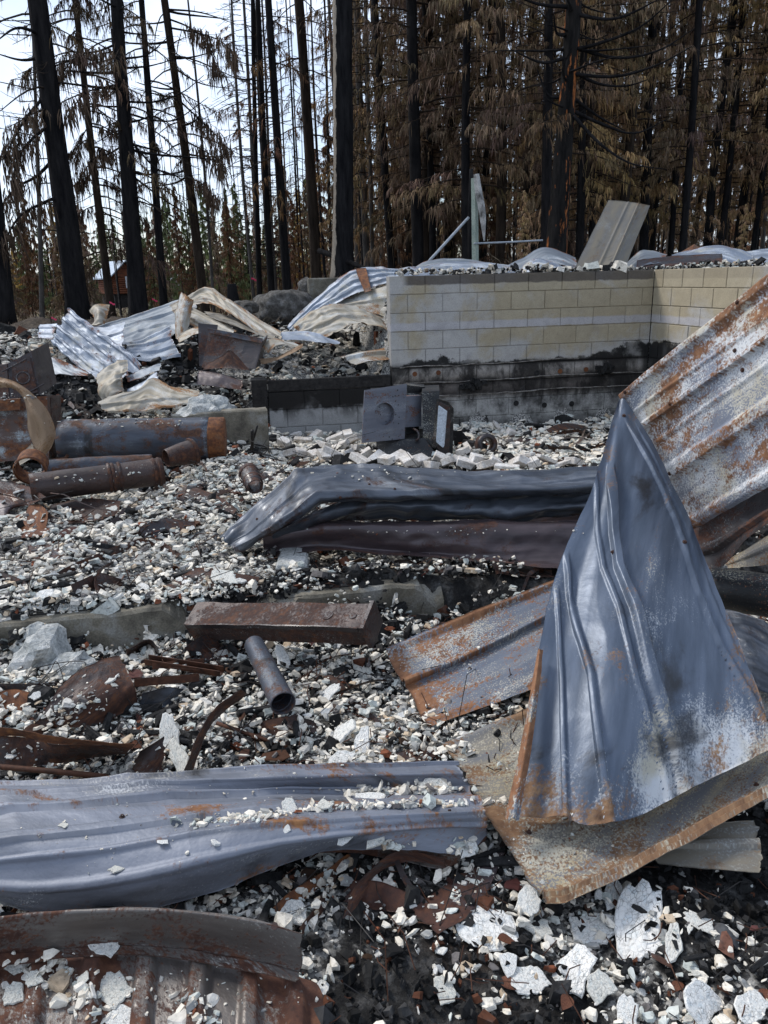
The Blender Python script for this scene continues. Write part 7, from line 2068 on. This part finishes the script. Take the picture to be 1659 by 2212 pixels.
# front rank of clothed trees on the right
ORD = ['first', 'second', 'third', 'fourth', 'fifth', 'sixth', 'seventh', 'eighth', 'ninth', 'tenth', 'eleventh', 'twelfth', 'thirteenth', 'fourteenth', 'fifteenth', 'sixteenth', 'seventeenth', 'eighteenth', 'nineteenth', 'twentieth', 'twenty-first', 'twenty-second', 'twenty-third']
for i in range(23):
    Y = rt.uniform(20, 27); px = 880 + (1760 - 880) * (i + rt.uniform(.1, .9)) / 23
    olive = rt.random() < (px - 1000) / 600
    stand_tree(px_x(px, Y), Y, rt.choice(dense_keys), rt.uniform(0, 6.28), rt.uniform(.85, 1.15), rt.choice(['char', 'char', 'bark_brown']), 'needle_olive' if olive else 'needle_brown',
               'brown drooping conifer, %s from the left in the front rank behind the wall' % ORD[i], 'front rank of scorched conifers', tw=rt.uniform(.9, 1.5))
for i in range(40):
    Y = rt.uniform(28, 48); px = 760 + (1780 - 760) * (i + rt.uniform(0, 1)) / 40
    stand_tree(px_x(px, Y), Y, rt.choice(dense_keys + ['thin1', 'thin2']), rt.uniform(0, 6.28), rt.uniform(1.0, 1.35), rt.choice(['char', 'bark_brown', 'bark_grey']), rt.choice(['needle_brown', 'needle_brown', 'needle_olive']),
               'scorched conifer deep in the stand behind the wall', 'scorched conifers deep in the stand', tw=rt.uniform(.7, 1.3))
for i in range(70):
    Y = rt.uniform(22, 60); px = rt.uniform(780, 1780)
    stand_tree(px_x(px, Y), Y, rt.choice([None, 'bare1']), rt.uniform(0, 6.28), rt.uniform(.9, 1.3), rt.choice(['char', 'char', 'bark_grey']), None,
               'thin bare charred trunk between the clothed conifers of the stand', 'thin charred trunks in the stand', tw=rt.uniform(.4, .8))
for i in range(16):
    Y = rt.uniform(26, 48); px = rt.uniform(520, 760)
    stand_tree(px_x(px, Y), Y, rt.choice([None, 'bare1', 'thin1', 'thin2']), rt.uniform(0, 6.28), rt.uniform(.8, 1.1), rt.choice(['char', 'bark_brown', 'bark_grey']), 'needle_rust',
               'slim scorched tree in the open stand around the striped thick trunk', 'slim trees around the striped trunk', tw=rt.uniform(.5, .9))
for i in range(12):
    Y = rt.uniform(20, 40); px = rt.uniform(-40, 520)
    stand_tree(px_x(px, Y), Y, rt.choice([None, None, 'bare1']), rt.uniform(0, 6.28), rt.uniform(.35, .6), rt.choice(['char', 'bark_brown', 'bark_grey']), None,
               'thin dead sapling among the left trunks', 'thin saplings among the left trunks', name='dead_sapling', tw=rt.uniform(.5, .8))
# far trees across the clearing: scorched, green and golden
for i in range(96):
    Y = rt.uniform(45, 130); px = -60 + 760 * (i + rt.uniform(0, 1)) / 96
    if 190 < px < 305 and Y < 78: Y += 40
    lf = rt.choice(['needle_brown', 'needle_rust', 'needle_green', 'needle_green', 'needle_green', 'needle_gold', 'needle_brown'])
    nm = {'needle_green': 'living green conifer across the clearing behind the cabin', 'needle_gold': 'golden conifer across the clearing', }.get(lf, 'brown scorched conifer across the clearing behind the cabin')
    stand_tree(px_x(px, Y), Y, rt.choice(['far1', 'far2']), rt.uniform(0, 6.28), rt.uniform(.5, 1.0) * (Y / 85) ** .6, 'bark_brown', lf, nm, {'needle_green': 'green conifers across the clearing', 'needle_gold': 'golden conifers across the clearing'}.get(lf, 'brown conifers across the clearing'), tw=.8)
for i in range(46):
    Y = rt.uniform(52, 95); px = 690 + 1110 * (i + rt.uniform(0, 1)) / 46
    stand_tree(px_x(px, Y), Y, rt.choice(['far1', 'far2']), rt.uniform(0, 6.28), rt.uniform(.9, 1.4), 'char', rt.choice(['needle_brown', 'needle_rust']),
               'brown scorched conifer at the very back of the stand', 'scorched conifers at the back of the stand', tw=1.0)
# nearer brown young conifers under the left trunks
for i, (px, Y, sc) in enumerate([(60, 24, .30), (130, 27, .34), (330, 28, .32), (470, 36, .42), (500, 42, .5), (20, 21, .26), (420, 31, .3), (560, 40, .45), (640, 33, .36), (730, 30, .36), (860, 26, .3), (980, 25, .34), (1060, 24, .3)]):
    stand_tree(px_x(px, Y), Y, ['far1', 'far2'][i % 2], i * 1.3, sc, 'bark_brown', ['needle_rust', 'needle_brown'][i % 2], 'low rusty young conifer under the taller trunks, %s from the left' % ORD[sorted([60, 130, 330, 470, 500, 20, 420, 560, 640, 730, 860, 980, 1060]).index(px)], 'young rusty conifers under the trunks', tw=.6)
for (px, py, Y, sc, lbl) in [(1605, 520, 15.0, .10, 'tiny brown fir seedling on the slope at the right'), (1130, 570, 14, .12, 'tiny tan fir seedling beside the end of the grey rail')]:
    c = at(px, py, Y)
    stand_tree(c[0], c[1], 'far1', 1.0, sc, 'bark_brown', 'needle_olive', lbl, None, name='fir_seedling', tw=.4)

# ---------------------------------------------------------------- dry undergrowth and forest litter
def undergrowth(name, n, xr, yr, hgt, col, seed, label, w=.02):
    rr = np.random.default_rng(seed)
    y = yr[0] + (yr[1] - yr[0]) * rr.uniform(0, 1, n) ** 1.4
    x = np.array([px_x(xr[0], 1.0)]) * y + (px_x(xr[1], 1.0) - px_x(xr[0], 1.0)) * y * rr.uniform(0, 1, n)
    cl = fbm2(x, y, .45, seed, 3)
    k = cl > .46
    x, y, cl = x[k], y[k], cl[k]; n = len(x)
    z = H(x, y)
    h = hgt * rr.uniform(.3, 1.2, n) * np.clip((cl - .40) * 6, .4, 1.6)
    a = rr.uniform(0, 2 * math.pi, n); e = rr.uniform(.2, 1.0, n)
    d = np.stack([np.cos(a) * e, np.sin(a) * e, np.ones(n)], -1)
    s = np.array([0, .5, 1.0])[None, :, None]
    P = np.stack([x, y, z], -1)[:, None] + d[:, None] * h[:, None, None] * s
    P[..., 2] -= (h[:, None] * .45 * s[..., 0] ** 2)
    sv = np.stack([np.cos(a + 1.57), np.sin(a + 1.57), rr.uniform(-.5, .5, n)], -1)
    V, q = ribbons(P, np.tile(np.array([.8, 1.0, .2]) * w, (n, 1)) * (y / 18)[:, None], sv)
    C = np.repeat(np.array(col)[None] * rr.uniform(.4, 1.4, (n, 1)) * rr.uniform(.9, 1.1, (n, 3)), 6, axis=0)
    return tag(link(name, mesh_np(name, V, [q], col=C), M['grass']), label, 'undergrowth', kind='stuff')
undergrowth('dry_undergrowth', 40000, (-80, 640), (21, 75), .5, (.36, .29, .19), 3, 'dry tan grass and shrubs across the clearing', .022)
undergrowth('scorched_undergrowth', 16000, (560, 1760), (15.5, 50), .4, (.09, .065, .045), 4, 'scorched brush on the floor of the stand', .022)
undergrowth('forest_litter', 15000, (-80, 1760), (11.8, 26), .16, (.10, .075, .052), 6, 'brown needle litter and twigs under the trees', .014)
